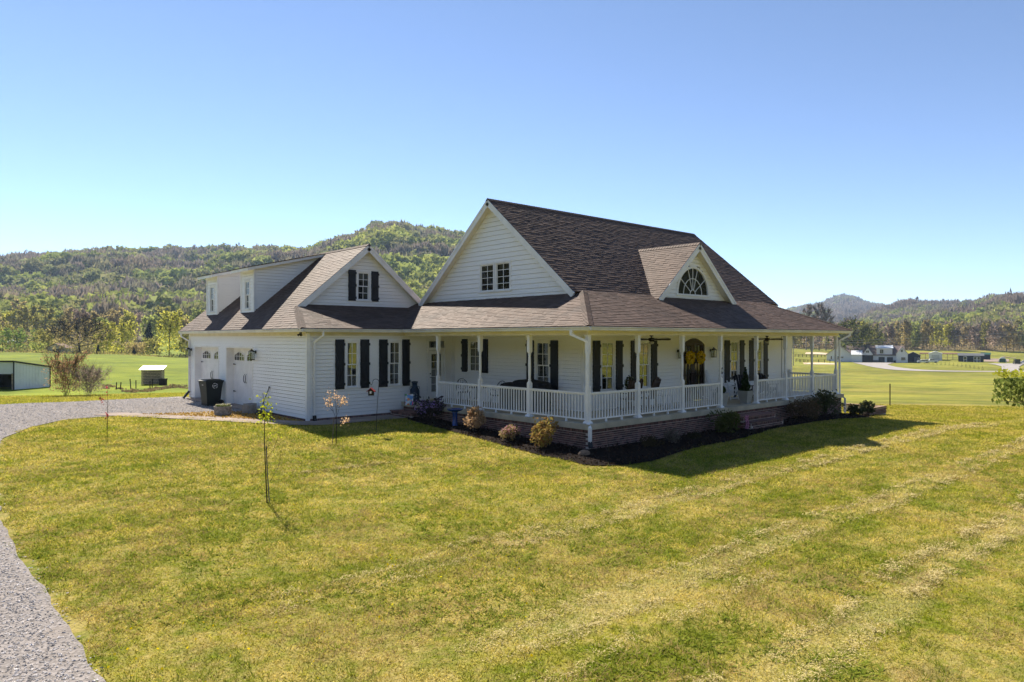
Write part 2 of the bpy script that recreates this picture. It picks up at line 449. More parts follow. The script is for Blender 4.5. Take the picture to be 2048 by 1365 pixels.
def terrain(x, y):
    x = np.asarray(x, float); y = np.asarray(y, float)
    dx = x - CAMP[0]; dy = y - CAMP[1]
    f = dx * FWD[0] + dy * FWD[1]; r = dx * RGT[0] + dy * RGT[1]; rad = np.hypot(f, r)
    ph = np.arctan2(r, f); phc = np.clip(ph, _cx[0], _cx[-1])
    d = rad * np.cos(phc)
    i = np.clip(np.searchsorted(_cx, phc) - 1, 0, len(_cx) - 2)
    t = (phc - _cx[i]) / (_cx[i + 1] - _cx[i]); t = t * t * (3 - 2 * t)
    k = np.clip(np.searchsorted(_dg, d) - 1, 0, len(_dg) - 2); u = np.clip((d - _dg[k]) / (_dg[k + 1] - _dg[k]), 0, 1)
    h = lambda c: _tab[c, k] * (1 - u) + _tab[c, k + 1] * u
    far = h(i) * (1 - t) + h(i + 1) * t
    back = ss(.92, 1.35, np.abs(ph)); bz = -.4 + 105 * ss(190, 620, rad) * (.75 + .5 * fbm(x / 300 + 9, y / 300, 3)) - .4 * 0; far = far * (1 - back) + bz * back
    hill = np.clip((far - 20) / 60, 0, 1)
    mid = hill * np.clip((120 - far) / 50, 0.25, 1); far = far + mid * (fbm(x / 170, y / 170, 4) - .5) * 78
    near = -.2 + .36 * ss(-4.5, 11, y) * ss(24, 13, x) - .045 * np.maximum(0, x - 14) - .037 * np.maximum(0, y - 25)
    near = near + (fbm(x / 3, y / 3, 2) - .5) * .07 * ss(1.5, 4, np.maximum(-1.5 - np.minimum(x, y), 0) + 1.5 * (x < -6))
    k = ss(38, 70, rad)
    return near * (1 - k) + far * k

def zt(x, y): return float(terrain(x, y))
def on(px, depth, dz=0): p = at(px, depth); p.z = zt(p.x, p.y) + dz; return p

# ground sheet: polar lattice round the camera, fine ahead, reaching past the hills
ang = np.concatenate([np.linspace(-math.pi, -.75, 40)[:-1], np.linspace(-.75, .75, 420), np.linspace(.75, math.pi, 40)[1:]])
rad = np.concatenate([np.array([.01, .6, 1.2]), np.geomspace(1.8, 4000, 230)])
A, R = np.meshgrid(ang, rad, indexing='ij')
GX = CAMP[0] + R * (np.cos(A) * FWD[0] + np.sin(A) * RGT[0]); GY = CAMP[1] + R * (np.cos(A) * FWD[1] + np.sin(A) * RGT[1])
GZ = terrain(GX, GY)
def ground_color(x, y, z):
    dx = x - CAMP[0]; dy = y - CAMP[1]; f = dx * FWD[0] + dy * FWD[1]; r = dx * RGT[0] + dy * RGT[1]
    rad_ = np.hypot(f, r); px = 1024 + FPX * r / np.maximum(f, 1)
    left = np.array([.165, .21, .019]); right = np.array([.205, .21, .042]); forest = np.array([.15, .12, .085])
    k = ss(900, 1300, px)[..., None]
    c = left * (1 - k) + right * k
    n = fbm(x / 30, y / 30, 4)[..., None]
    c = c * (.55 + .9 * n) * (.8 + .4 * fbm(x / 7 + 3, y / 7, 3)[..., None])
    dryk = (ss(.45, .75, fbm(x / 12 + 40, y / 25, 3)) * ss(1300, 1500, px) * ss(330, 120, f) * .45)[..., None]
    c = c * (1 - dryk) + np.array([.30, .25, .08]) * dryk
    # rough strip where the mown lawn ends, right of the house
    st = (np.exp(-((f - (44 + 2 * np.sin(px / 90))) / 5.) ** 2) * ss(1500, 1700, px))[..., None] * .7
    c = c * (1 - st) + np.array([.40, .29, .13]) * st
    fk = np.where(px > 1100, ss(435, 455, f), np.where((px > 285) & (px < 400), ss(440, 470, f), ss(262, 285, f + 14 * (fbm(x / 20, y / 20, 2) - .5))))
    fk = np.where(np.abs(np.arctan2(r, f)) > .85, ss(190, 260, rad_), fk)[..., None]
    bk_ = (np.abs(np.arctan2(r, f)) > .85)[..., None]
    c = c * (1 - fk) + np.where(bk_, np.array([.035, .04, .02]), forest) * fk
    return c
lawnk = ss(46, 33, R)
grid_ground = grid_mesh('ground', np.stack([GX, GY, GZ], -1), MATS['ground'],
    colors={'Col': ground_color(GX, GY, GZ), 'Lawn': np.repeat(lawnk[..., None], 3, -1)})
tag(grid_ground, 'mown lawn and meadows running out to the wooded hills', 'ground', kind='structure')

def sheet(name, A_, B_, m, dz=.02, n=40, k=8, label=None, cat=None, crown=0.):
    """lay a sheet over the ground between two polylines"""
    def res(L):
        L = np.array(L, float); s = np.r_[0, np.cumsum(np.hypot(*np.diff(L, axis=0).T))]
        # smooth a little
        t = np.linspace(0, s[-1], n); q = np.stack([np.interp(t, s, L[:, 0]), np.interp(t, s, L[:, 1])], -1)
        for _ in range(6): q[1:-1] = (q[:-2] + 2 * q[1:-1] + q[2:]) / 4
        return q
    a, b = res(A_), res(B_); t = np.linspace(0, 1, k)[None, :, None]
    P = a[:, None] * (1 - t) + b[:, None] * t
    edge = (fbm(P[..., 0] * 1.3, P[..., 1] * 1.3, 3) - .5)[..., None]
    P = P + edge * .22 * (name not in ('walkway',)) * ((t < .01) | (t > .99))
    z = terrain(P[..., 0], P[..., 1]) + dz + crown * (1 - (2 * t[..., 0] - 1) ** 2)
    o = grid_mesh(name, np.concatenate([P, z[..., None]], -1), m)
    return tag(o, label, cat, kind='structure')

DRIVE_IN = [(-14.6, -40), (-14.6, -8), (-14.62, -3), (-14.7, .6), (-14.3, 7), (-13.6, 12), (-12.5, 15.1), (-11.1, 17.0), (-8.6, 17.2), (-6.2, 15.6), (-4.5, 14.6)]
DRIVE_OUT = [(-19.5, -40), (-19.5, -8), (-19.6, -3), (-19.6, 3), (-19.4, 12), (-18.5, 19), (-16.5, 25), (-13, 28.2), (-9.5, 27), (-6.8, 26.3), (-4.2, 26.2)]
sheet('gravel_drive', DRIVE_IN, DRIVE_OUT, MATS['gravel'], .02, 260, 26, 'pale grey gravel drive curving up to the garage doors', 'drive')
# leaf-strewn strip of bare earth between the walk and the garage wall
mat('litter', (.34, .235, .075), 1., .1, 9., .8, 30, col2=(.20, .13, .06))
sheet('garden_strip', [(-4.42, 10.25), (-4.42, 12), (-4.42, 14.8), (-5.5, 15.6), (-8.2, 17.1)], [(-4.8, 10.25), (-5.6, 11.6), (-6.6, 13.4), (-7.5, 15.2), (-8.5, 17.0)], MATS['litter'], .024, 60, 8, 'dry leaf strewn earth strip beside the garage wall', 'earth')
sheet('walkway', [(.2, 8.8), (-2.5, 8.75), (-4.6, 8.8), (-5.4, 9.4), (-6.6, 11.7), (-7.8, 14.0), (-9.3, 16.9), (-10.0, 18.1)], [(.2, 10.08), (-2.5, 10.06), (-4.5, 10.06), (-4.75, 10.3), (-5.5, 11.9), (-6.6, 14.1), (-8.1, 16.9), (-8.9, 18.4)], MATS['concrete'], .035, 80, 6, 'pinkish concrete walk curving from the drive to the side porch', 'walkway')
BED_O = [(-.9, 9.0), (-1.3, 7.5), (-1.6, 4.2), (-1.9, 1.3), (-1.95, -.6), (-1.95, -1.9), (-1.2, -2.5), (.2, -2.5), (3.0, -1.95), (5.0, -1.9), (7.4, -1.6), (9.0, -1.3), (12.5, -1.35), (15.5, -1.6), (18.2, -1.5), (18.6, -.4)]
BED_I = [(-.2, 9.0), (-.2, 7.5), (-.2, 4.2), (-.2, 1.3), (-.2, .1), (-.2, -.15), (-.15, -.2), (.1, -.2), (3.0, -.2), (5.0, -.2), (7.4, -.2), (9.0, -.2), (12.5, -.2), (15.5, -.2), (17.6, -.2), (17.7, -.2)]
sheet('mulch_bed', BED_O, BED_I, MATS['mulch'], .03, 160, 10, 'dark mulch bed wrapping the foot of the porch', 'mulch', .05)
# ------------------------------------------------------------------ the house
class Fr:
    def __init__(s, o, sd, nd): s.o = Vector(o); s.s = Vector(sd); s.n = Vector(nd)
    def P(s, a, n, z): return s.o + s.s * a + s.n * n + Vector((0, 0, z))
    def box(s, mb, a0, a1, n0, n1, z0, z1):
        return mb.hexa([s.P(a0, n0, z0), s.P(a1, n0, z0), s.P(a1, n1, z0), s.P(a0, n1, z0), s.P(a0, n0, z1), s.P(a1, n0, z1), s.P(a1, n1, z1), s.P(a0, n1, z1)])

house = empty('farmhouse', (0, 0, 0), 0, 'white sided farmhouse with wraparound porch, black shutters and brown shingle roof', 'house')
DECK = .67; TOPW = 3.52
F_FRONT = Fr((0, 2.4, 0), (1, 0, 0), (0, -1, 0))
F_LEFT = Fr((2.4, 0, 0), (0, 1, 0), (-1, 0, 0))
F_A = Fr((0, 10.2, 0), (1, 0, 0), (0, -1, 0))
F_GAR = Fr((-4.4, 0, 0), (0, 1, 0), (-1, 0, 0))
F_WG = Fr((0, 12.95, 0), (1, 0, 0), (0, -1, 0))
F_FD = Fr((0, 2.45, 0), (1, 0, 0), (0, -1, 0))

def siding(F, z0, z1, ex, lo, hi, openings=(), name='wall', board='siding_board'):
    """clapboard wall: a backing plus one board object per course, cut round the openings"""
    back = MB(); z = z0; wid = len(WALLS)
    while z < z1 - .01:
        zt_ = min(z + ex, z1)
        a0, a1, b0, b1 = lo(z), hi(z), lo(zt_), hi(zt_)
        if b1 - b0 < .02 and a1 - a0 < .05: break
        cuts = sorted({z, zt_} | {y for o_ in openings for y in o_[2:] if z + .012 < y < zt_ - .012})
        prof = lambda y: .024 - .018 * (y - z) / ex
        for ya, yb in zip(cuts[:-1], cuts[1:]):
            k0, k1 = (ya - z) / (zt_ - z), (yb - z) / (zt_ - z)
            segs = [(a0 + (b0 - a0) * k0, a1 + (b1 - a1) * k0, a0 + (b0 - a0) * k1, a1 + (b1 - a1) * k1)]
            for (p, q, y0, y1) in openings:
                if y0 < yb - .014 and y1 > ya + .014:
                    new = []
                    for (c0, c1, d0, d1) in segs:
                        if q <= min(c0, d0) or p >= max(c1, d1): new.append((c0, c1, d0, d1)); continue
                        if p > c0 + .01: new.append((c0, p, d0, p))
                        if q < c1 - .01: new.append((q, c1, q, d1))
                    segs = new
            last = yb > zt_ - .001
            for (c0, c1, d0, d1) in segs:
                if c1 - c0 < .01: continue
                j = random.uniform(-.0015, .0015); zg = yb - (.012 if last else 0)
                if zg > ya + .003:
                    SEG.append((c1 - c0, [F.P(c0, -.03, ya), F.P(c1, -.03, ya), F.P(c1, prof(ya) + j, ya), F.P(c0, prof(ya) + j, ya),
                        F.P(d0, -.03, zg), F.P(d1, -.03, zg), F.P(d1, prof(zg) + j, zg), F.P(d0, prof(zg) + j, zg)], wid))
                back.hexa([F.P(c0, -.08, ya), F.P(c1, -.08, ya), F.P(c1, -.034, ya), F.P(c0, -.034, ya), F.P(d0, -.08, yb), F.P(d1, -.08, yb), F.P(d1, -.034, yb), F.P(d0, -.034, yb)])
        z = zt_
    WALLS.append(back.build(name, MATS['siding'], house, recalc=False))
    return WALLS[-1]
SEG = []; WALLS = []
def finish_siding():
    SEG.sort(key=lambda q: -q[0]); rest = MB()
    for i, (_, pts, wid) in enumerate(SEG):
        if i < 300: MB().hexa(pts).build('siding_board', MATS['siding'], WALLS[wid])
        else: rest.hexa(pts)
    if rest.v: tag(rest.build('siding_boards', MATS['siding'], house), kind='stuff')

def window(F, s0, s1, z0, z1, kind='hung', blind=.9, parent=None, slat=.05, rows=2, glass='glass'):
    """s0..z1: outer edge of the casing"""
    c = .085; m = MB()
    F.box(m, s0, s1, -.02, .035, z1 - c, z1); F.box(m, s0, s0 + c, -.02, .034, z0 + .06, z1 - c); F.box(m, s1 - c, s1, -.02, .034, z0 + .06, z1 - c)
    F.box(m, s0 - .03, s1 + .03, -.02, .06, z0, z0 + .06)
    w = m.build('window', MATS['trim'], parent or house)
    a0, a1, y0, y1 = s0 + c, s1 - c, z0 + .06, z1 - c
    def sash(b0, b1, n, cols=2, rws=2):
        m = MB(); e = .04
        F.box(m, a0, a1, n - .03, n, b0, b0 + e); F.box(m, a0, a1, n - .03, n, b1 - e, b1)
        F.box(m, a0, a0 + e, n - .03, n - .001, b0 + e, b1 - e); F.box(m, a1 - e, a1, n - .03, n - .001, b0 + e, b1 - e)
        s = m.build('sash', MATS['trim'], w)
        m = MB()
        for i in range(1, cols): x = a0 + (a1 - a0) * i / cols; F.box(m, x - .011, x + .011, n - .026, n - .006, b0 + e, b1 - e)
        for i in range(1, rws): x = b0 + (b1 - b0) * i / rws; F.box(m, a0 + e, a1 - e, n - .027, n - .007, x - .011, x + .011)
        m.build('muntin', MATS['trim'], w)
        # one pane for each light
        for i in range(cols):
            for j in range(rws):
                x0 = a0 + e + (a1 - a0 - 2 * e) * i / cols; x1 = a0 + e + (a1 - a0 - 2 * e) * (i + 1) / cols
                u0 = b0 + e + (b1 - b0 - 2 * e) * j / rws; u1 = b0 + e + (b1 - b0 - 2 * e) * (j + 1) / rws
                k = MB(); k.add([F.P(x0, n - .018, u0), F.P(x1, n - .018, u0), F.P(x1, n - .018, u1), F.P(x0, n - .018, u1)], [(0, 1, 2, 3)])
                k.build('pane', MATS[glass], w, recalc=False)
    if kind == 'hung':
        mid = (y0 + y1) / 2; sash(mid - .02, y1, .012, 2, rows); sash(y0, mid + .02, -.02, 2, rows)
    else: sash(y0, y1, .0, 2, 4)
    # dark room behind, and a blind
    m = MB(); d = .5
    P = F.P
    m.add([P(a0, -.06, y0), P(a1, -.06, y0), P(a1, -.06, y1), P(a0, -.06, y1), P(a0, -d, y0), P(a1, -d, y0), P(a1, -d, y1), P(a0, -d, y1)],
          [(4, 5, 6, 7), (0, 1, 5, 4), (1, 2, 6, 5), (2, 3, 7, 6), (3, 0, 4, 7)])
    m.build('room_interior', MATS['interior'], w, recalc=False)
    if blind:
        m = MB(); z = y1 - .03
        F.box(m, a0 + .01, a1 - .01, -.13, -.08, y1 - .04, y1 - .005)
        while z > y1 - (y1 - y0) * blind:
            m.add([P(a0 + .015, -.085, z), P(a1 - .015, -.085, z), P(a1 - .015, -.125, z - .014), P(a0 + .015, -.125, z - .014)], [(0, 1, 2, 3)]); z -= slat
        m.build('blind', MATS['blind'], w, recalc=False)
    return w

def shutter(F, s0, s1, z0, z1):
    m = MB(); n = 3; w = (s1 - s0) / n
    for i in range(n): F.box(m, s0 + i * w + .004, s0 + (i + 1) * w - .004, .015, .05, z0, z1)
    F.box(m, s0 + .004, s1 - .004, .014, .044, z0 + .005, z1 - .005)
    h = z1 - z0
    for k in (.10, .5, .90): F.box(m, s0 - .02, s1 + .02, .05, .078, z0 + h * k - .05, z0 + h * k + .05)
    return m.build('shutter', MATS['shutter'], house)

# --- walls with their openings
FW = [(3.31, 4.15), (5.50, 6.28), (12.09, 12.88), (14.17, 15.02)]
ops = [(a, b, 1.33, 3.24) for a, b in FW] + [(8.50, 10.06, .6, 3.05), (8.72, 9.84, 3.05, 3.15), (9.0, 9.56, 3.15, 3.22)]
siding(F_FRONT, DECK, TOPW, .14, lambda z: 2.4, lambda z: 17.9, ops)
for (a, b) in FW: window(F_FRONT, a, b, 1.33, 3.24, blind=1.0 if a < 5 or a > 12 else .35)
for a, b in ((2.89, 3.28), (4.18, 4.56), (5.06, 5.47), (6.31, 6.70), (11.64, 12.06), (12.91, 13.29), (13.75, 14.14), (15.05, 15.43)):
    shutter(F_FRONT, a, b, 1.32, 3.22)
siding(F_LEFT, DECK, TOPW, .14, lambda z: 2.4, lambda z: 10.2, [(4.05, 4.9, 1.33, 3.24), (8.12, 9.03, 1.84, 3.27)])
window(F_LEFT, 4.05, 4.9, 1.33, 3.24, blind=1.0); window(F_LEFT, 8.12, 9.03, 1.84, 3.27, 'fixed', blind=1.0)
for a, b, y0, y1 in ((3.63, 4.02, 1.33, 3.23), (4.93, 5.34, 1.33, 3.23), (7.69, 8.09, 1.86, 3.27), (9.06, 9.45, 1.86, 3.27)): shutter(F_LEFT, a, b, y0, y1)
siding(F_A, .26, TOPW, .14, lambda z: -4.4, lambda z: 2.4, [(-2.83, -2.19, 1.33, 3.24), (-.88, -.23, 1.33, 3.24), (1.06, 2.06, .6, 3.27)])
for a, b in ((-2.83, -2.19), (-.88, -.23)): window(F_A, a, b, 1.33, 3.24, blind=1.0, rows=2)
for a, b in ((-3.25, -2.86), (-2.16, -1.76), (-1.31, -.91), (-.20, .16)): shutter(F_A, a, b, 1.32, 3.26)
siding(F_GAR, .26, TOPW, .14, lambda z: 10.2, lambda z: 23.84, [(15.38, 18.60, .2, 2.90), (19.53, 23.08, .2, 2.90)])
# main gable, pitch 10 in 12, over the left porch roof
RIDGE_V, RIDGE_Z, PITCH = 7.35, 8.98, .833
siding(F_LEFT, 4.86, 8.75, .19, lambda z: RIDGE_V - (RIDGE_Z - .16 - z) / PITCH, lambda z: RIDGE_V + (RIDGE_Z - .16 - z) / PITCH,
       [(6.27, 8.27, 5.2, 6.44)], 'gable_wall')
for a, b in ((6.27, 7.26), (7.28, 8.27)): window(F_LEFT, a, b, 5.2, 6.44, 'fixed', blind=.25, glass='clear_glass')
WR_U, WR_Z, WP = -.35, 7.43, .845      # garage wing ridge
siding(F_WG, 4.66, 7.2, .155, lambda z: WR_U - (WR_Z - .17 - z) / WP, lambda z: WR_U + (WR_Z - .17 - z) / WP, [(-.80, -.08, 4.94, 6.30)], 'gable_wall')
window(F_WG, -.80, -.08, 4.94, 6.30, blind=.2, glass='clear_glass')
shutter(F_WG, -1.19, -.83, 4.95, 6.30); shutter(F_WG, -.05, .31, 4.95, 6.30)
# hidden sides close the shell
m = MB(); m.box(17.80, 17.86, 2.4, 12.3, .3, 3.6); m.build('wall', MATS['siding'], house)
m = MB(); m.box(2.46, 17.8, 12.24, 12.3, .3, 5.0); m.build('wall', MATS['siding'], house)
m = MB(); m.prism([(-4.34, 23.7, .3), (3.0, 23.7, .3), (3.0, 23.7, 4.3), (WR_U, 23.7, 7.2), (-4.34, 23.7, 3.75)], (0, .06, 0)); m.build('wall', MATS['siding'], house)
m = MB(); m.prism([(16.42, 2.6, 4.9), (16.42, 7.35, 8.8), (16.42, 12.1, 4.9)], (.06, 0, 0)); m.build('gable_wall', MATS['siding'], house)
# light-tight lining behind the boards so that no sky shows through the joints
def corner(x, y, z0, z1, w=.09):
    m = MB(); m.box(x - w / 2, x + w / 2, y - w / 2, y + w / 2, z0, z1); return m.build('corner_trim', MATS['trim'], house)
corner(2.41, 2.39, DECK, TOPW, .12); corner(-4.38, 10.18, .2, TOPW, .13); corner(-4.38, 23.8, .24, TOPW, .13); corner(17.87, 2.43, DECK, TOPW, .10); corner(2.36, 10.16, DECK, TOPW, .07)

# --- porch deck and its brick foundation
m = MB(); m.box(-.27, 17.72, -.27, 2.34, .50, DECK); m.build('porch_floor', MATS['deck'], house)
m = MB(); m.box(-.268, 2.34, 2.34, 10.14, .50, DECK - .001); m.build('porch_floor', MATS['deck'], house)
STEP0, STEP1 = 7.75, 10.15
def core(*boxes):
    m = MB()
    for q in boxes: m.box(*q)
    return m.build('foundation', MATS['mortar'], house)
found = core((-.185, 17.63, -.185, 2.3, -.9, .50)); core((-.185, 2.3, 2.3, 10.1, -.9, .498)); core((-4.36, 2.3, 10.185, 10.6, -.4, .255))
for y0, y1 in ((10.6, 15.3), (18.7, 19.4), (23.2, 23.84)): core((-4.385, -3.9, y0, y1, -.4, .255))
for d, z in ((.62, .34), (.95, .17)): core((STEP0, STEP1, -.18 - d, -.19, -.6, z - .02))
core((-.9, -.19, 8.45, 9.95, -.3, .36))
bricks = []       # (centre, along, out, kind)
def brick_face(o, sd, nd, length, z0, z1, soldier=True, kindtop=.105):
    o = Vector(o); sd = Vector(sd); nd = Vector(nd); zt_ = z1
    if soldier:
        n = int(length / .076)
        for i in range(n): bricks.append((o + sd * (i + .5) * .076 + Vector((0, 0, z1 - kindtop / 2)), sd, nd, 'S'))
        zt_ = z1 - kindtop - .008
    r = 0
    while zt_ - .0675 * r > z0:
        z = zt_ - .0675 * (r + .5); off = 0 if r % 2 else -.1
        n = int(length / .2) + 1
        for i in range(n):
            s = off + .2 * i + .1
            if s < .04: continue
            if s + .1 > length + .02: continue
            bricks.append((o + sd * s + Vector((0, 0, z)), sd, nd, 'R'))
        r += 1
brick_face((-.185, -.185, 0), (1, 0, 0), (0, -1, 0), 17.8, -.75, .495)
brick_face((-.185, -.185, 0), (0, 1, 0), (-1, 0, 0), 10.3, -.25, .495)
brick_face((-4.36, 10.185, 0), (1, 0, 0), (0, -1, 0), 4.15, .0, .25)
brick_face((-4.385, 10.2, 0), (0, 1, 0), (-1, 0, 0), 5.1, .0, .25)
for d, z in ((.62, .34), (.95, .17)):
    brick_face((STEP0, -.18 - d, 0), (1, 0, 0), (0, -1, 0), STEP1 - STEP0, -.4, z - .03); brick_face((STEP0, -.19, 0), (0, -1, 0), (-1, 0, 0), d, -.3, z - .03)
brick_face((-.9, 8.45, 0), (0, 1, 0), (-1, 0, 0), 1.5, -.1, .35)
brick_face((-.9, 8.45, 0), (1, 0, 0), (0, -1, 0), .7, -.1, .35)
mR = MB(); mR.box(-.095, .095, -.05, .009, -.0285, .0285); meR = mR.mesh('brick', MATS['brick'])
mS = MB(); mS.box(-.033, .033, -.05, .009, -.05, .05); meS = mS.mesh('brick', MATS['brick'])
cv = Vector(CAMP); bricks.sort(key=lambda b: (b[0] - cv).length)
rest = MB()
for i, (c, sd, nd, k) in enumerate(bricks):
    dd = random.uniform(-.003, .003); c = c + nd * dd
    if i < 300:
        mx = Matrix((( sd.x, nd.x, 0, c.x), (sd.y, nd.y, 0, c.y), (0, 0, 1, c.z), (0, 0, 0, 1)))
        inst('brick', meR if k == 'R' else meS, found, mx)
    else:
        a, h = (.095, .0285) if k == 'R' else (.033, .05)
        rest.hexa([c + sd * x + nd * y + Vector((0, 0, z)) for x, y, z in ((-a, -.05, -h), (a, -.05, -h), (a, .009, -h), (-a, .009, -h), (-a, -.05, h), (a, -.05, h), (a, .009, h), (-a, .009, h))])
tag(rest.build('brickwork', MATS['brick'], found, recalc=False), kind='stuff')
for q in ((STEP0 - .02, STEP1 + .02, -.83, -.20, .32, .35), (STEP0 - .02, STEP1 + .02, -1.16, -.832, .15, .18), (-.93, -.26, 8.42, 9.98, .34, .38)):
    m = MB(); m.box(*q); m.build('step_tread', MATS['brick'], house)

# --- posts and railings
US = [0, 2.46, 4.98, 7.465, 10.12, 12.53, 14.99, 17.44]; VS = [2.64, 5.28, 7.9]
def post_mesh():
    m = MB(); h = .066
    m.taper(0, 0, 0, .05, .115, .115, .1, .1); m.taper(0, 0, .05, .075, .1, .1, h, h)
    m.box(-h, h, -h, h, .075, 1.12); m.taper(0, 0, 1.12, 1.17, h, h, .045, .045)
    m.lathe([(.045, 1.15), (.06, 1.18), (.042, 1.2), (.055, 1.24), (.04, 1.27), (.046, 1.4), (.052, 1.6), (.052, 1.8), (.046, 1.98), (.04, 2.04), (.056, 2.07), (.042, 2.1), (.058, 2.13), (.045, 2.16)], n=12)
    m.taper(0, 0, 2.14, 2.19, .045, .045, h, h); m.box(-h, h, -h, h, 2.19, 2.66); m.taper(0, 0, 2.66, 2.735, h, h, .085, .085)
    return m.mesh('porch_post', MATS['trim'])
pm = post_mesh()
for u in US: inst('porch_post', pm, house, Matrix.Translation((u, 0, DECK)))
for v in VS: inst('porch_post', pm, house, Matrix.Translation((0, v, DECK)))
m = MB(); m.taper(17.44, 2.28, DECK, DECK + 1.05, .06, .06, .06, .06); m.taper(17.44, 2.28, DECK + 1.05, DECK + 1.1, .075, .075, .02, .02); m.build('newel', MATS['trim'], house)
bm_ = MB(); bm_.box(-.0175, .0175, -.0175, .0175, .12, .9); bme = bm_.mesh('baluster', MATS['trim'])
def rail(p, q):
    p = Vector((p[0], p[1], DECK)); q = Vector((q[0], q[1], DECK)); d = (q - p).normalized(); L = (q - p).length - .13; p = p + d * .065
    m = MB(); e = p + d * L
    m.bar(p + Vector((0, 0, .925)), e + Vector((0, 0, .925)), .075, .05); m.bar(p + Vector((0, 0, .885)), e + Vector((0, 0, .885)), .04, .032)
    m.bar(p + Vector((0, 0, .115)), e + Vector((0, 0, .115)), .05, .045)
    for k in (.34, .67): c = p + d * L * k; m.taper(c.x, c.y, DECK, DECK + .095, .03, .03, .022, .022)
    r = m.build('porch_railing', MATS['trim'], house)
    n = round(L / .135)
    for i in range(n):
        c = p + d * L * (i + .5) / n
        inst('baluster', bme, r, Matrix.Translation(c) @ Matrix.Rotation(math.atan2(d.y, d.x), 4, 'Z'))
for i in (0, 1, 2, 4, 5, 6): rail((US[i], 0), (US[i + 1], 0))
V0 = [0] + VS
for i in range(3): rail((0, V0[i]), (0, V0[i + 1]))
rail((17.44, 0), (17.44, 2.28))

# --- beams, soffit, ceiling, gutters
m = MB(); m.box(-.09, 17.55, -.09, .09, 3.405, 3.53); m.box(-.09, .09, .09, 10.15, 3.404, 3.53); m.box(17.37, 17.55, .09, 2.38, 3.404, 3.53); m.build('porch_beam', MATS['soffit'], house)
m = MB(); m.box(-.34, 18.24, -.34, 2.36, 3.53, 3.56); m.box(-.34, 2.36, 2.36, 10.15, 3.531, 3.561); m.box(-4.74, 2.36, 9.86, 10.15, 3.5315, 3.5615); m.box(-4.74, -4.34, 10.15, 24.2, 3.5305, 3.5605); m.box(17.86, 18.24, 2.36, 12.3, 3.5305, 3.56)
m.build('soffit', MATS['ceiling'], house)
# frieze boards at the wall heads
m = MB(); F_A.box(m, -4.4, 2.3, -.01, .03, 3.40, 3.53); F_GAR.box(m, 10.2, 23.84, -.01, .03, 3.40, 3.53); F_FRONT.box(m, 2.5, 17.85, -.01, .03, 3.42, 3.53); F_LEFT.box(m, 2.5, 10.1, -.01, .03, 3.42, 3.53)
m.build('frieze_board', MATS['soffit'], house)
def gutter(p, q, out):
    """K-profile gutter from p to q"""
    p = Vector(p); q = Vector(q); o = Vector(out); z = Vector((0, 0, 1))
    prof = [(.0, 0), (.075, .0), (.09, .03), (.09, .055), (.125, .09), (.125, .115), (.11, .115), (.11, .1), (.02, .1), (.02, .115), (0, .115)]
    m = MB(); m.prism([p + o * a + z * b for a, b in prof], q - p); return m.build('gutter', MATS['gutter'], house)
GZ_ = 3.545
gutter((-.36, -.36, GZ_), (18.25, -.36, GZ_), (0, -1, 0)); gutter((-.36, -.485, GZ_), (-.36, 9.83, GZ_), (-1, 0, 0))
gutter((-4.76, 9.85, GZ_), (-.36, 9.85, GZ_), (0, -1, 0)); gutter((-4.76, 9.725, GZ_), (-4.76, 24.25, GZ_), (-1, 0, 0))
m = MB(); m.box(-.36, 18.24, -.36, -.342, 3.545, 3.68); m.box(-.36, -.342, -.342, 9.86, 3.545, 3.68); m.box(-4.76, -.36, 9.85, 9.868, 3.545, 3.68); m.box(-4.76, -4.742, 9.868, 24.2, 3.545, 3.68); m.box(18.24, 18.258, -.36, 12.4, 3.545, 3.68)
m.build('fascia', MATS['gutter'], house)
def downspout(pts, boot=None, w=.075):
    m = MB()
    for a, b in zip(pts[:-1], pts[1:]):
        d = (Vector(b) - Vector(a)).normalized() * .02
        m.bar(Vector(a) - d, Vector(b) + d, w, w * .8)
    o = m.build('downspout', MATS['trim'], house)
    if boot:
        k = MB(); k.bar(boot[0], boot[1], .11, .1); k.build('downspout_boot', MATS['black_iron'], o)
downspout([(-.42, .30, 3.55), (-.42, .30, 3.42), (-.16, -.13, 3.2), (-.16, -.13, .72), (-.235, -.3, .55), (-.235, -.30, .12)], ((-.235, -.30, .14), (-.27, -.36, -.02)), .095)
downspout([(-3.95, 9.79, 3.55), (-3.95, 9.79, 3.4), (-4.15, 10.1, 3.15), (-4.15, 10.12, .36)], ((-4.15, 10.1, .38), (-4.15, 10.04, .12)))
downspout([(-4.82, 23.9, 3.55), (-4.82, 23.9, 3.4), (-4.47, 23.75, 3.15), (-4.47, 23.75, .55)], ((-4.47, 23.75, .56), (-4.75, 23.78, .2)))
downspout([(18.0, -.42, 3.55), (18.0, -.42, 3.44), (17.62, -.1, 3.2), (17.62, -.1, .62), (17.75, -.3, .45), (17.75, -.3, -.2)])
m = MB(); m.tube([(16.8, 2.36, DECK), (16.8, 2.36, 3.5)], .012, 5); m.build('cable', MATS['far_grey'], house)
m = MB(); m.bar((2.0 + .34, 10.02, DECK), (2.34, 10.02, 3.5), .06, .05); m.build('downspout', MATS['trim'], house)

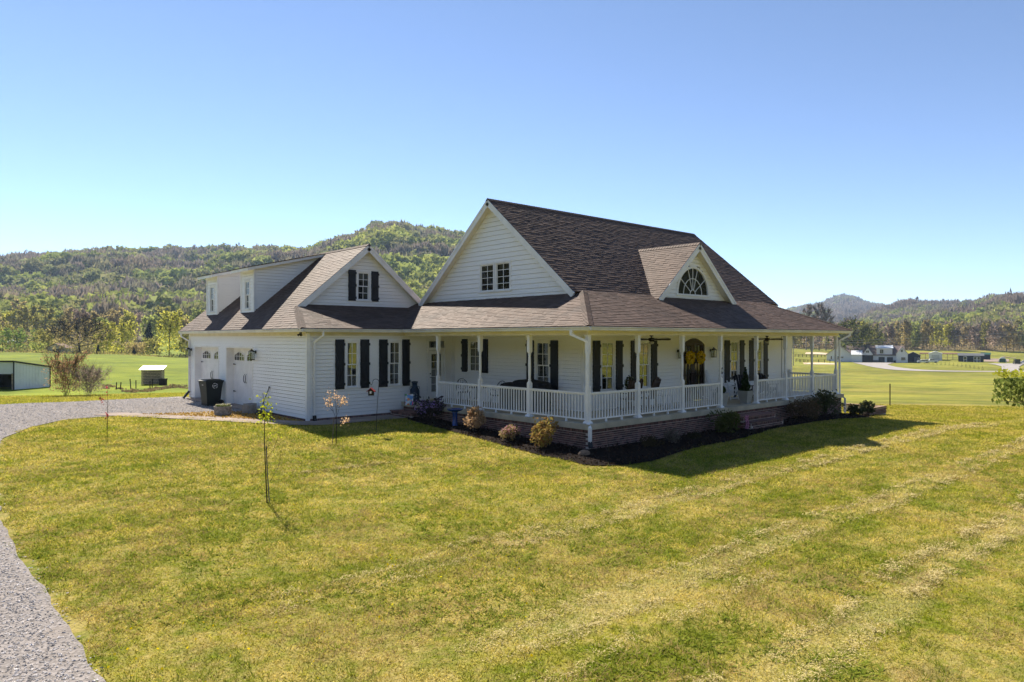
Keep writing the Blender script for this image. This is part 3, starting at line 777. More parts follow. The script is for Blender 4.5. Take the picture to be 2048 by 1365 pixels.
# --- roofs: a deck under each plane and overlapping shingles on it
SH = []     # (corner points, roof deck object)
EX = .145
def roof(name, pts, thick=.05, shing=True, mname='shingle'):
    """pts: planar polygon, first edge is the eave"""
    P = [Vector(p) for p in pts]; n = (P[1] - P[0]).cross(P[2] - P[0]).normalized()
    if n.z < 0: n = -n
    m = MB(); m.prism([p - n * .004 for p in P], -n * thick); o = m.build(name, MATS[mname], house)
    if not shing: return o
    e = (P[1] - P[0]).normalized(); w = n.cross(e)
    if w.z < 0: w = -w
    q = [((p - P[0]).dot(e), (p - P[0]).dot(w)) for p in P]
    T = max(t for s, t in q)
    def span(t):
        xs = []
        for (s0, t0), (s1, t1) in zip(q, q[1:] + q[:1]):
            if (t0 <= t < t1) or (t1 <= t < t0): xs.append(s0 + (s1 - s0) * (t - t0) / (t1 - t0))
        return (min(xs), max(xs)) if len(xs) >= 2 else None
    k = 0
    while k * EX < T - .02:
        t0 = k * EX; t1 = min(t0 + EX * 1.02, T - 1e-4)
        a, b = span(t0 + 1e-4), span(t1 - 1e-4)
        if a and b:
            s = min(a[0], b[0]) - random.uniform(0, .25)
            while s < max(a[1], b[1]):
                wd = random.choice((.17, .22, .27, .33)); hh = random.choice((.009, .012, .015, .018))
                x0, x1 = s, s + wd - .003; s += wd
                A0, A1 = max(x0, a[0]), min(x1, a[1]); B0, B1 = max(x0, b[0]), min(x1, b[1])
                if A1 - A0 < .02 and B1 - B0 < .02: continue
                A0 = min(A0, A1); B0 = min(B0, B1)
                full = abs((A1 - A0) - (x1 - x0)) < 1e-6 and abs((B1 - B0) - (x1 - x0)) < 1e-6
                lo = -.012
                SH.append((P[0] + e * A0 + w * (t0 + lo), P[0] + e * A1 + w * (t0 + lo), P[0] + e * B1 + w * t1, P[0] + e * B0 + w * t1, n, hh, o, full, wd, e, w))
        k += 1
    return o
PS = .45; Z0 = 3.69
zp = lambda d: Z0 + PS * d                # porch roofs, d from the drip edge
bk = 3.0                                  # run to the break line: v = -.38 + bk
roof('porch_roof', [(-.38, -.38, Z0), (18.27, -.38, Z0), (15.27, 2.62, zp(3.0)), (2.62, 2.62, zp(3.0))])
roof('porch_roof', [(-.38, -.38, Z0), (-.38, 9.82, Z0), (1.95, 13.0, zp(2.33)), (2.5, 13.0, zp(2.88)), (2.5, 2.5, zp(2.88))])
roof('porch_roof', [(18.27, -.38, Z0), (18.27, 12.4, Z0), (15.27, 12.4, zp(3.0)), (15.27, 2.62, zp(3.0))], shing=False)
WS = .33
roof('entry_roof', [(-4.78, 9.82, Z0), (-.38, 9.82, Z0), (1.95, 13.0, Z0 + WS * 3.18), (-3.54, 13.0, Z0 + WS * 3.18)])
zm = lambda v: RIDGE_Z - PITCH * abs(v - RIDGE_V)
roof('main_roof', [(2.05, 2.56, zm(2.56)), (16.75, 2.56, zm(2.56)), (16.75, RIDGE_V, RIDGE_Z), (2.05, RIDGE_V, RIDGE_Z)])
roof('main_roof', [(2.05, 12.38, zm(12.38)), (16.75, 12.38, zm(12.38)), (16.75, RIDGE_V, RIDGE_Z), (2.05, RIDGE_V, RIDGE_Z)], shing=False)
zw = lambda u: Z0 + WP * (u + 4.78)
roof('garage_roof', [(-4.78, 9.82, Z0), (-4.78, 24.3, Z0), (WR_U, 24.3, zw(WR_U)), (WR_U, 12.6, zw(WR_U)), (-3.70, 12.6, zw(-3.70))])
roof('garage_roof', [(3.2, 12.6, zw(WR_U) - WP * 3.55), (3.2, 24.3, zw(WR_U) - WP * 3.55), (WR_U, 24.3, zw(WR_U)), (WR_U, 12.6, zw(WR_U))], shing=False)
# front dormer with the fanlight
FDU, FDZ, FDP = 9.3, 7.30, .85
vb = lambda z: RIDGE_V - (RIDGE_Z - z) / PITCH
roof('dormer_roof', [(FDU - 2.86, 2.1, FDZ - FDP * 2.86), (FDU - 2.86, vb(FDZ - FDP * 2.86), FDZ - FDP * 2.86), (FDU, vb(FDZ), FDZ), (FDU, 2.1, FDZ)])
roof('dormer_roof', [(FDU + 2.86, 2.1, FDZ - FDP * 2.86), (FDU + 2.86, vb(FDZ - FDP * 2.86), FDZ - FDP * 2.86), (FDU, vb(FDZ), FDZ), (FDU, 2.1, FDZ)])

SH.sort(key=lambda s: (0 if s[7] else 1, ((s[0] + s[1]) / 2 - cv).length))
tabs = {}
V3 = []; Q4 = []
for i, (a, b, c, d, n, hh, o, full, wd, e, w) in enumerate(SH):
    if i < 300:
        key = (wd, hh)
        if key not in tabs:
            k = MB(); L = wd - .003; D = EX * 1.02 + .012
            k.add([(0, 0, 0), (L, 0, 0), (0, 0, hh), (L, 0, hh), (L, D, .002), (0, D, .002)], [(0, 1, 3, 2), (2, 3, 4, 5), (0, 2, 5), (1, 4, 3)])
            tabs[key] = k.mesh('shingle', MATS['shingle'], recalc=False)
        inst('shingle', tabs[key], o, Matrix(((e.x, w.x, n.x, a.x), (e.y, w.y, n.y, a.y), (e.z, w.z, n.z, a.z), (0, 0, 0, 1))))
    else: Q4.append((a, b, c, d, n, hh))
k = MB()
for a, b, c, d, n, hh in Q4: k.add([a, b, a + n * hh, b + n * hh, c + n * .002, d + n * .002], [(0, 1, 3, 2), (2, 3, 4, 5), (0, 2, 5), (1, 4, 3)])
tag(k.build('shingles', MATS['shingle'], house, recalc=False), kind='stuff')

def caps(p, q, n1, n2, name='hip_cap', w=.15):
    """folded cap shingles along a ridge or hip"""
    p = Vector(p); q = Vector(q); d = (q - p); L = d.length; d.normalize(); n1 = Vector(n1).normalized(); n2 = Vector(n2).normalized()
    a1 = n1.cross(d).normalized(); a2 = n2.cross(d).normalized()
    up = (n1 + n2).normalized()
    if a1.dot(n2) > 0: a1 = -a1
    if a2.dot(n1) > 0: a2 = -a2
    m = MB(); t = 0
    while t < L - .03:
        e = min(t + .15, L); b = p + d * t; c = p + d * e; h = .03; g = .016
        m.add([b + a1 * w + n1 * h, b + up * (h + .012), b + a2 * w + n2 * h, c + a1 * w + n1 * g, c + up * (g + .01), c + a2 * w + n2 * g, b + a1 * w + n1 * .002, b + a2 * w + n2 * .002],
              [(0, 1, 4, 3), (1, 2, 5, 4), (6, 7, 2, 1, 0)]); t += .145
    return m.build(name, MATS['shingle'], house, recalc=False)
nF = (0, -PS, 1); nL = (-PS, 0, 1); nR = (PS, 0, 1); nM = (0, -PITCH, 1); nMb = (0, PITCH, 1); nW = (-WP, 0, 1); nWr = (WP, 0, 1); nS = (0, -WS, 1)
caps((-.38, -.38, Z0), (2.56, 2.56, zp(2.94)), nL, nF); caps((18.27, -.38, Z0), (15.3, 2.59, zp(2.97)), nF, nR)
caps((2.05, RIDGE_V, RIDGE_Z), (16.75, RIDGE_V, RIDGE_Z), nM, nMb, 'ridge_cap'); caps((WR_U, 12.6, zw(WR_U)), (WR_U, 24.3, zw(WR_U)), nW, nWr, 'ridge_cap')
caps((-4.78, 9.82, Z0), (-3.66, 12.7, zw(-3.66) - .02), nW, nS); caps((FDU, 2.1, FDZ), (FDU, vb(FDZ), FDZ), (-FDP, 0, 1), (FDP, 0, 1), 'ridge_cap')

def rake(p, q, nrm, depth=.24, soff=.33, inward=None):
    """barge board along a gable edge, p low end, q peak; inward = direction to the wall"""
    p = Vector(p); q = Vector(q); d = (q - p).normalized(); i = Vector(inward); n = Vector(nrm).normalized()
    m = MB()
    for (o0, o1, t, b) in ((0.0, .03, .0, depth), (-.016, 0.0, .0, .09)):
        m.hexa([p + i * o0 - n * b, p + i * o1 - n * b, q + i * o1 - n * b, q + i * o0 - n * b, p + i * o0 - n * (t + .005), p + i * o1 - n * (t + .005), q + i * o1 - n * (t + .005), q + i * o0 - n * (t + .005)])
    o = m.build('rake_board', MATS['trim'], house)
    m = MB(); m.hexa([p + i * .03 - n * .17, p + i * soff - n * .17, q + i * soff - n * .17, q + i * .03 - n * .17, p + i * .03 - n * .15, p + i * soff - n * .15, q + i * soff - n * .15, q + i * .03 - n * .15])
    m.build('rake_soffit', MATS['ceiling'], house)
rake((2.05, 2.5, zm(2.5)), (2.05, RIDGE_V, RIDGE_Z), nM, inward=(1, 0, 0)); rake((2.05, 12.3, zm(12.3)), (2.05, RIDGE_V, RIDGE_Z), nMb, inward=(1, 0, 0))
rake((16.75, 2.5, zm(2.5)), (16.75, RIDGE_V, RIDGE_Z), nM, inward=(-1, 0, 0))
rake((-3.72, 12.6, zw(-3.72)), (WR_U, 12.6, zw(WR_U)), nW, inward=(0, 1, 0)); rake((3.0, 12.6, zw(WR_U) - WP * 3.35), (WR_U, 12.6, zw(WR_U)), nWr, inward=(0, 1, 0))
rake((-4.78, 24.3, Z0), (WR_U, 24.3, zw(WR_U)), nW, inward=(0, -1, 0))
rake((FDU - 2.86, 2.1, FDZ - FDP * 2.86), (FDU, 2.1, FDZ), (-FDP, 0, 1), inward=(0, 1, 0)); rake((FDU + 2.86, 2.1, FDZ - FDP * 2.86), (FDU, 2.1, FDZ), (FDP, 0, 1), inward=(0, 1, 0))

# fanlight dormer wall
FR = 1.19; FZ = 5.16
siding(F_FD, 4.86, 7.1, .15, lambda z: FDU - (FDZ - .17 - z) / FDP, lambda z: FDU + (FDZ - .17 - z) / FDP,
       [(FDU - math.sqrt(max(FR ** 2 - max(zz - FZ, 0) ** 2, 0)) + .03, FDU + math.sqrt(max(FR ** 2 - max(zz - FZ, 0) ** 2, 0)) - .03, zz, zz + .15) for zz in (4.86 + .15 * k for k in range(2, 10))], 'gable_wall')
def arc(F, cx, cz, r0, r1, n0, n1, a0=0, a1=math.pi, k=24, mb=None):
    m = mb or MB()
    for i in range(k):
        t, u = a0 + (a1 - a0) * i / k, a0 + (a1 - a0) * (i + 1) / k
        pts = [(r0, t), (r1, t), (r1, u), (r0, u)]
        m.hexa([F.P(cx + r * math.cos(a), n0, cz + r * math.sin(a)) for r, a in pts] + [F.P(cx + r * math.cos(a), n1, cz + r * math.sin(a)) for r, a in pts])
    return m
m = arc(F_FD, FDU, FZ, FR - .09, FR + .01, -.03, .045); F_FD.box(m, FDU - FR - .05, FDU + FR + .05, -.03, .06, FZ - .08, FZ)
fan = m.build('fanlight_window', MATS['trim'], house)
m = arc(F_FD, FDU, FZ, .18, .205, -.02, .005); arc(F_FD, FDU, FZ, .66, .685, -.02, .005, mb=m)
for a in (36, 72, 90, 108, 144):
    a = math.radians(a); c = Vector((math.cos(a), 0, math.sin(a))); m.bar(F_FD.P(FDU, -.008, FZ) + c * .2, F_FD.P(FDU, -.008, FZ) + c * (FR - .08), .025, .025)
m.build('muntin', MATS['trim'], fan)
angs = [0, 36, 72, 90, 108, 144, 180]
for r0, r1 in ((.2, .67), (.67, FR - .08)):
    for a, b in zip(angs[:-1], angs[1:]):
        t = [math.radians(a + (b - a) * k / 5) for k in range(6)]
        pts = [F_FD.P(FDU + r0 * math.cos(x), -.015, FZ + r0 * math.sin(x)) for x in t] + [F_FD.P(FDU + r1 * math.cos(x), -.015, FZ + r1 * math.sin(x)) for x in t[::-1]]
        k = MB(); k.add(pts, [tuple(range(12))]); k.build('pane', MATS['clear_glass'], fan, recalc=False)
k = MB(); k.add([F_FD.P(FDU + .2 * math.cos(math.pi * x / 8), -.015, FZ + .2 * math.sin(math.pi * x / 8)) for x in range(9)], [tuple(range(9))]); k.build('pane', MATS['clear_glass'], fan, recalc=False)
m = MB(); m.add([F_FD.P(FDU - 1.15, -.35, FZ - .05), F_FD.P(FDU + 1.15, -.35, FZ - .05), F_FD.P(FDU + 1.15, -.35, FZ + 1.2), F_FD.P(FDU - 1.15, -.35, FZ + 1.2)], [(0, 1, 2, 3)]); m.build('room_interior', MATS['interior'], fan, recalc=False)

# shed dormers on the garage roof
def shed_dormer(v0, v1):
    u0 = -3.81; zt0 = 7.40; sl = .245
    top = lambda u: zt0 + sl * (u + .45)
    base = zw(u0) - .02
    Ff = Fr((u0, 0, 0), (0, 1, 0), (-1, 0, 0))
    a, b = (v0 + v1) / 2 - .33, (v0 + v1) / 2 + .33
    siding(Ff, base, top(u0) - .1, .14, lambda z: v0, lambda z: v1, [(a, b, base + .12, base + 1.52)], 'dormer_wall')
    window(Ff, a, b, base + .12, base + 1.52, blind=.0, glass='clear_glass')
    for v, nd in ((v0, (0, -1, 0)), (v1, (0, 1, 0))):
        Fc = Fr((0, v, 0), (1, 0, 0), nd)
        siding(Fc, base, 7.25, .14, lambda z: max(u0, (z - zt0 + .1) / sl - .45) if z > top(u0) - .1 else u0, lambda z: (z - Z0) / WP - 4.78 + .03, (), 'dormer_wall')
    for v in (v0, v1): m = MB(); m.box(u0 - .035, u0 + .06, v - .06, v + .06, base - .05, top(u0) - .1); m.build('corner_trim', MATS['trim'], house)
    # roof slab, white edge and shingles
    P = [(-4.2, v0 - .28, top(-4.2)), (-4.2, v1 + .28, top(-4.2)), (-.45, v1 + .28, top(-.45)), (-.45, v0 - .28, top(-.45))]
    m = MB(); m.prism([(x, y, z - .02) for x, y, z in P], (0, 0, -.13)); m.build('dormer_fascia', MATS['trim'], house)
    m = MB(); m.prism([(x + (-.04 if i < 2 else .1), y + (-.03 if i in (0, 3) else .03), z + (.012 if i > 1 else 0)) for i, (x, y, z) in enumerate(P)], (0, 0, -.018)); m.build('dormer_roof', MATS['shingle'], house)
    m = MB(); t = .0
    y = v0 - .3
    while y < v1 + .3:
        for k in range(26):
            x = -4.24 + .145 * k; w = .28; h = random.choice((.006, .012, .018))
            m.add([(x, y, top(x) + .002), (x, y + w, top(x) + .002), (x, y, top(x) + h), (x, y + w, top(x) + h), (x + .15, y + w, top(x + .15) + .004), (x + .15, y, top(x + .15) + .004)], [(0, 1, 3, 2), (2, 3, 4, 5)])
        y += .285
    tag(m.build('dormer_shingles', MATS['shingle'], house, recalc=False), kind='stuff')
shed_dormer(16.81, 18.29); shed_dormer(21.48, 22.97)

# --- doors
def garage_door(v0, v1):
    z0, z1 = .27, 2.86; inset = .3; F = F_GAR
    m = MB(); F.box(m, v0 - .09, v0, -.02, .03, z0 - .02, z1 + .09); F.box(m, v1, v1 + .09, -.02, .03, z0 - .02, z1 + .09); F.box(m, v0, v1, -.02, .03, z1, z1 + .09)
    F.box(m, v0 - .03, v0, -inset - .1, -.02, z0 - .02, z1); F.box(m, v1, v1 + .03, -inset - .1, -.02, z0 - .02, z1); F.box(m, v0, v1, -inset - .1, -.02, z1, z1 + .03)
    m.build('door_casing', MATS['trim'], house)
    m = MB(); n = 4; h = (z1 - z0) / n
    for i in range(n): F.box(m, v0, v1, -inset - .05, -inset, z0 + i * h, z0 + (i + 1) * h - .008)
    F.box(m, v0, v1, -inset - .05, -inset - .006, z0, z1)
    # carriage-door stiles
    for x in (v0 + .02, (v0 + v1) / 2 - .12, (v0 + v1) / 2 + .02, v1 - .12): F.box(m, x, x + .1, -inset, -inset + .004, z0 + .02, z1 - .02)
    d = m.build('garage_door', MATS['trim'], house)
    for c in ((v0 * 3 + v1) / 4, (v0 + v1 * 3) / 4):
        w = .60; zb = 2.28; n_ = -inset + .016
        pts = []
        for k in range(9):
            x = -w + 2 * w * k / 8; pts.append((x, zb + .24 + .16 * math.cos(x / w * math.pi / 2)))
        m = MB()
        prof = [(-w, zb)] + pts + [(w, zb)]
        for (xa, za), (xb, zb_) in zip(prof, prof[1:] + prof[:1]): m.bar(F.P(c + xa, n_, za), F.P(c + xb, n_, zb_), .04, .03)
        for x in (-w / 2, 0, w / 2): m.bar(F.P(c + x, n_, zb), F.P(c + x, n_, zb + .24 + .16 * math.cos(x / w * math.pi / 2)), .02, .02)
        m.bar(F.P(c - w, n_, zb + .2), F.P(c + w, n_, zb + .2), .02, .02)
        fr = m.build('door_window', MATS['trim'], d)
        k = MB(); k.add([F.P(c + x, n_ - .008, z) for x, z in prof], [tuple(range(len(prof)))]); k.build('pane', MATS['car_glass'], d, recalc=False)
    for x, dr in ((v0 + .05, 1), (v1 - .05, -1)):
        for z in (.85, 2.1):
            m = MB(); m.prism([F.P(x, -inset + .022, z - .03), F.P(x, -inset + .022, z + .03), F.P(x + dr * .34, -inset + .022, z + .008), F.P(x + dr * .34, -inset + .022, z - .008)], F.n * .012); m.build('strap_hinge', MATS['black_iron'], d)
    for x in (-.09, .09):
        c = (v0 + v1) / 2 + x; m = MB(); m.tube([F.P(c, -inset + .02, 1.28), F.P(c, -inset + .07, 1.36), F.P(c + x * .4, -inset + .07, 1.48), F.P(c, -inset + .07, 1.6), F.P(c, -inset + .02, 1.68)], .014, 6); m.build('door_handle', MATS['black_iron'], d)
garage_door(15.47, 18.51); garage_door(19.62, 22.99)
m = MB(); m.box(-4.75, -4.0, 15.3, 18.7, .1, .262); m.box(-4.75, -4.0, 19.4, 23.1, .1, .262); m.build('door_sill', MATS['concrete'], house)

# side door with a transom
F = F_A; m = MB()
F.box(m, 1.07, 1.15, -.02, .035, DECK, 3.26); F.box(m, 1.97, 2.05, -.02, .035, DECK, 3.26); F.box(m, 1.15, 1.97, -.02, .034, 3.18, 3.26); F.box(m, 1.15, 1.97, -.05, .02, 2.78, 2.90)
m.build('door_casing', MATS['trim'], house)
m = MB(); F.box(m, 1.16, 1.30, -.05, -.01, DECK + .03, 2.77); F.box(m, 1.82, 1.96, -.05, -.01, DECK + .03, 2.77); F.box(m, 1.30, 1.82, -.05, -.011, 2.62, 2.77); F.box(m, 1.30, 1.82, -.05, -.011, DECK + .03, 1.0)
F.box(m, 1.552, 1.568, -.04, -.014, 1.0, 2.62)
for k in range(1, 5): z = 1.0 + 1.62 * k / 5; F.box(m, 1.30, 1.82, -.041, -.015, z - .009, z + .009)
sd = m.build('side_door', MATS['trim'], house)
for i in range(2):
    for j in range(5):
        a, b = 1.30 + .26 * i, 1.56 + .26 * i; y0, y1 = 1.0 + .324 * j, 1.324 + .324 * j
        k = MB(); k.add([F.P(a, -.028, y0), F.P(b, -.028, y0), F.P(b, -.028, y1), F.P(a, -.028, y1)], [(0, 1, 2, 3)]); k.build('pane', MATS['glass'], sd, recalc=False)
k = MB(); k.add([F.P(1.15, -.028, 2.9), F.P(1.97, -.028, 2.9), F.P(1.97, -.028, 3.18), F.P(1.15, -.028, 3.18)], [(0, 1, 2, 3)]); k.build('transom_pane', MATS['glass'], sd, recalc=False)
k = MB(); F.box(k, 1.12, 2.0, -.5, -.45, DECK, 3.25); k.build('room_interior', MATS['interior'], sd)
k = MB(); k.tube([F.P(1.23, -.01, 1.62), F.P(1.23, .05, 1.62), F.P(1.33, .05, 1.62)], .014, 6); k.ball(F.P(1.23, .01, 1.78), .03); k.build('door_handle', MATS['black_iron'], sd)

# arched double front door
F = F_FRONT; DC = 9.27; DW = .76; SPR = 3.02
atop = lambda x: SPR + .22 * (1 - (x / DW) ** 2)
m = MB()
N = 14
def archstrip(mb, w0, w1, e0, e1, n0, n1):
    for i in range(N):
        x0 = -1 + 2 * i / N; x1 = -1 + 2 * (i + 1) / N
        pt = lambda t, w, e: (DC + t * w, SPR + (.22 + e) * (1 - t * t) + e * .3)
        A = [pt(x0, w0, e0), pt(x1, w0, e0), pt(x1, w1, e1), pt(x0, w1, e1)]
        mb.hexa([F.P(a, n0, z) for a, z in A] + [F.P(a, n1, z) for a, z in A])
F.box(m, DC - DW, DC - DW + .09, -.06, .03, DECK, SPR); F.box(m, DC + DW - .09, DC + DW, -.06, .03, DECK, SPR); archstrip(m, DW - .09, DW, -.1, .0, -.06, .03)
m.build('door_frame', MATS['wood_door'], house)
m = MB(); F.box(m, DC - DW - .03, DC - DW, -.03, .025, DECK, SPR); F.box(m, DC + DW, DC + DW + .03, -.03, .025, DECK, SPR); archstrip(m, DW, DW + .03, 0, .05, -.03, .025); m.build('door_casing', MATS['wood_door'], house)
for sgn in (-1, 1):
    m = MB(); a, b = sorted((DC + sgn * .012, DC + sgn * (DW - .09)))
    F.box(m, a, a + .12, -.07, -.015, DECK + .02, SPR + (.16 if sgn > 0 else .05)); F.box(m, b - .12, b, -.07, -.015, DECK + .02, SPR + (.05 if sgn > 0 else .16))
    F.box(m, a + .12, b - .12, -.069, -.016, DECK + .02, 1.12); F.box(m, a + .12, b - .12, -.069, -.016, 2.99, 3.10)
    F.box(m, (a + b) / 2 - .015, (a + b) / 2 + .015, -.06, -.02, 1.12, 2.99)
    for z in (1.72, 2.36): F.box(m, a + .12, b - .12, -.061, -.021, z - .015, z + .015)
    d = m.build('front_door', MATS['wood_door'], house)
    for i in range(2):
        for j in range(3):
            x0 = a + .12 + (b - a - .24) * i / 2; x1 = a + .12 + (b - a - .24) * (i + 1) / 2; y0 = 1.12 + 1.87 * j / 3; y1 = 1.12 + 1.87 * (j + 1) / 3
            k = MB(); k.add([F.P(x0, -.04, y0), F.P(x1, -.04, y0), F.P(x1, -.04, y1), F.P(x0, -.04, y1)], [(0, 1, 2, 3)]); k.build('pane', MATS['clear_glass'], d, recalc=False)
    k = MB(); k.tube([F.P(DC + sgn * .07, -.015, 1.55), F.P(DC + sgn * .07, .04, 1.58), F.P(DC + sgn * .07, .04, 1.78), F.P(DC + sgn * .07, -.015, 1.82)], .012, 6); k.build('door_handle', MATS['black_iron'], d)
    k = MB(); k.add([F.P(a, -.3, DECK), F.P(b, -.3, DECK), F.P(b, -.3, 3.24), F.P(a, -.3, 3.24)], [(0, 1, 2, 3)]); k.build('room_interior', MATS['curtain'], d, recalc=False)
k = MB(); F.box(k, DC - DW, DC + DW, -.075, -.07, 3.05, 3.25); k.build('door_head', MATS['wood_door'], house)

finish_siding()
# ------------------------------------------------------------------ things on the porch and round the house
def vec(*a): return Vector(a)
def lantern(F, s, z, label, sc=1.0):
    o = empty('wall_lantern', F.P(s, .0, z), 0, label, 'lantern', 'black wall lanterns beside the doors')
    n = F.n; Z = vec(0, 0, 1)
    m = MB(); m.tube([n * .03, n * .055], .06 * sc, 10); m.tube([n * .05, n * .16 + Z * .02, n * .2 + Z * .10, n * .2 + Z * .13], .014, 6); m.build('bracket', MATS['black_iron'], o)
    c = n * .2
    m = MB(); m.taper(c.x, c.y, .02, .10, .10 * sc, .10 * sc, .03, .03); m.taper(c.x, c.y, -.30 * sc, -.27 * sc, .085 * sc, .085 * sc, .085 * sc, .085 * sc)
    for dx in (-1, 1):
        for dy in (-1, 1): m.bar((c.x + dx * .075 * sc, c.y + dy * .075 * sc, -.28 * sc), (c.x + dx * .085 * sc, c.y + dy * .085 * sc, .02), .012, .012)
    m.ball((c.x, c.y, .125), .022); m.build('lamp_frame', MATS['black_iron'], o)
    m = MB(); m.taper(c.x, c.y, -.265 * sc, .015, .068 * sc, .068 * sc, .078 * sc, .078 * sc); m.build('lamp_shade', MATS['clear_glass'], o)
    m = MB(); m.tube([(c.x, c.y, -.25 * sc), (c.x, c.y, -.1)], .02, 8); m.build('candle', MATS['lamp_glass'], o)
lantern(F_FRONT, 8.10, 2.78, 'black wall lantern left of the arched front door'); lantern(F_FRONT, 10.50, 2.78, 'black wall lantern right of the arched front door')
lantern(F_GAR, 15.05, 2.72, 'black wall lantern at the near garage door', 1.15); lantern(F_GAR, 23.5, 2.72, 'black wall lantern at the far corner of the garage', 1.15)
o = empty('flood_light', (-4.58, 10.35, 3.47), 0, 'small twin flood light under the garage eave corner', 'lamp')
m = MB(); m.tube([(0, 0, .06), (0, 0, .03)], .05, 10); m.build('base', MATS['bronze'], o)
for d in (-1, 1):
    m = MB(); m.tube([(0, d * .03, .03), (-.02, d * .09, -.02), (-.05, d * .13, -.05)], [.02, .03, .05], 8); m.build('lamp_head', MATS['bronze'], o)

def ceiling_fan(u, label, rot):
    o = empty('ceiling_fan', (u, 1.25, 3.43), rot, label, 'fan', 'dark ceiling fans on the front porch')
    m = MB(); m.lathe([(.07, 0), (.07, -.05), (.02, -.07), (.02, -.1), (.11, -.12), (.13, -.17), (.1, -.22), (.05, -.24)], n=14); m.build('motor', MATS['bronze'], o, True)
    m = MB(); m.lathe([(.05, -.24), (.1, -.27), (.08, -.33), (.02, -.35)], n=12); m.build('lamp_shade', MATS['lamp_glass'], o, True)
    for k in range(5):
        a = 2 * math.pi * k / 5; d = vec(math.cos(a), math.sin(a), 0); p = vec(-math.sin(a), math.cos(a), 0)
        m = MB(); z = vec(0, 0, -.17)
        pts = [d * .12 - p * .02, d * .25 - p * .06, d * .62 - p * .085, d * .70 - p * .05, d * .70 + p * .05, d * .62 + p * .085, d * .25 + p * .06, d * .12 + p * .02]
        m.prism([q + z + vec(0, 0, q.dot(p) * .38) for q in pts], (0, 0, .012)); m.build('blade', MATS['bronze'], o)
ceiling_fan(4.86, 'dark ceiling fan on the porch near its front corner', .2); ceiling_fan(13.3, 'dark ceiling fan at the far right of the front porch', .5)

def petals(c, R, r, n, seed, axis, size):
    rs = np.random.default_rng(seed); a = rs.random(n) * 2 * math.pi; b = rs.random(n) * 2 * math.pi; q = r * np.sqrt(rs.random(n))
    rr = R + q * np.cos(b); h = q * np.sin(b)
    n_ = np.array(axis); e = np.array([1., 0, 0]) if abs(n_[0]) < .9 else np.array([0, 1., 0]); z = np.array([0, 0, 1.])
    return np.array(c) + rr[:, None] * (np.cos(a)[:, None] * e + np.sin(a)[:, None] * z) + h[:, None] * n_
def rand_tris(C, size, seed, stretch=1.):
    rs = np.random.default_rng(seed); n = len(C)
    a = rs.normal(size=(n, 3)); a /= np.linalg.norm(a, axis=1)[:, None]
    b = rs.normal(size=(n, 3)); b -= (b * a).sum(1)[:, None] * a; b /= np.linalg.norm(b, axis=1)[:, None]
    s = (np.asarray(size) * (.7 + .6 * rs.random(n)))[:, None]
    return np.stack([C + a * s * stretch, C - .5 * a * s * stretch + .87 * b * s, C - .5 * a * s * stretch - .87 * b * s], 1).reshape(-1, 3)
def rand_quads(C, size, seed, stretch=1.5, N=None):
    """leaf shaped quads (a folded diamond)"""
    rs = np.random.default_rng(seed); n = len(C)
    a = rs.normal(size=(n, 3)) if N is None else N + .6 * rs.normal(size=(n, 3)); a /= np.linalg.norm(a, axis=1)[:, None]
    b = rs.normal(size=(n, 3)); b -= (b * a).sum(1)[:, None] * a; b /= np.linalg.norm(b, axis=1)[:, None]
    s = (np.asarray(size) * (.7 + .6 * rs.random(n)))[:, None]
    return np.stack([C - a * s * stretch * .5, C + b * s * .5, C + a * s * stretch * .5, C - b * s * .5], 1).reshape(-1, 3)

leafmat('yellow_flower', (.92, .72, .015), (.75, .50, .02), .25); leafmat('wreath_green', (.02, .03, .012), (.04, .05, .02), .2)
for k, (u, lab) in enumerate(((8.90, 'yellow sunflower wreath on the left door leaf, half behind a post'), (9.66, 'yellow sunflower wreath on the right door leaf'))):
    o = empty('door_wreath', (u, 2.30, 2.50), 0, lab, 'wreath', 'yellow wreaths on the front doors')
    C = petals((0, 0, 0), .19, .085, 520, 3 + k, (0, 1, 0), .05); tri_mesh('petals', rand_quads(C, .055, 4 + k, 2.), MATS['yellow_flower'], o, nv=4)
    m = MB(); m.tube([(.19 * math.cos(t), 0, .19 * math.sin(t)) for t in np.linspace(0, 2 * math.pi, 25)], .03, 6, False); m.build('ring', MATS['wreath_green'], o)

# milk can by the side door
o = empty('milk_can', (.2, 9.85, DECK), 0, 'navy blue milk can with a white painted ring beside the side door', 'milk can')
m = MB(); m.lathe([(.19, 0), (.2, .03), (.2, .42), (.195, .48), (.13, .60), (.105, .66), (.105, .74), (.13, .80), (.14, .80), (.14, .83), (.06, .85)], n=24); m.build('body', MATS['navy_metal'], o, True)
for s in (-1, 1): m = MB(); m.tube([(s * .185, 0, .5), (s * .24, 0, .53), (s * .22, 0, .62), (s * .13, 0, .64)], .014, 6); m.build('handle', MATS['navy_metal'], o)
dirc = math.atan2(-1, -.75)      # painted side faces the lawn
def on_can(s, z, r=.204): a = dirc + s / .2; return (r * math.cos(a), r * math.sin(a), z)
m = MB()
for t0 in np.linspace(0, 2 * math.pi, 7)[:-1]:
    tt = np.linspace(t0 + .12, t0 + .8, 6)
    for a, b in zip(tt[:-1], tt[1:]): m.bar(on_can(.105 * math.cos(a), .27 + .105 * math.sin(a)), on_can(.105 * math.cos(b), .27 + .105 * math.sin(b)), .022, .006)
for a, b in (((-.04, .31), (-.04, .24)), ((-.04, .31), (.0, .31)), ((.0, .31), (.0, .27)), ((.0, .27), (-.04, .27))): m.bar(on_can(*a), on_can(*b), .014, .006)
m.build('painted_ring', MATS['logo_white'], o)

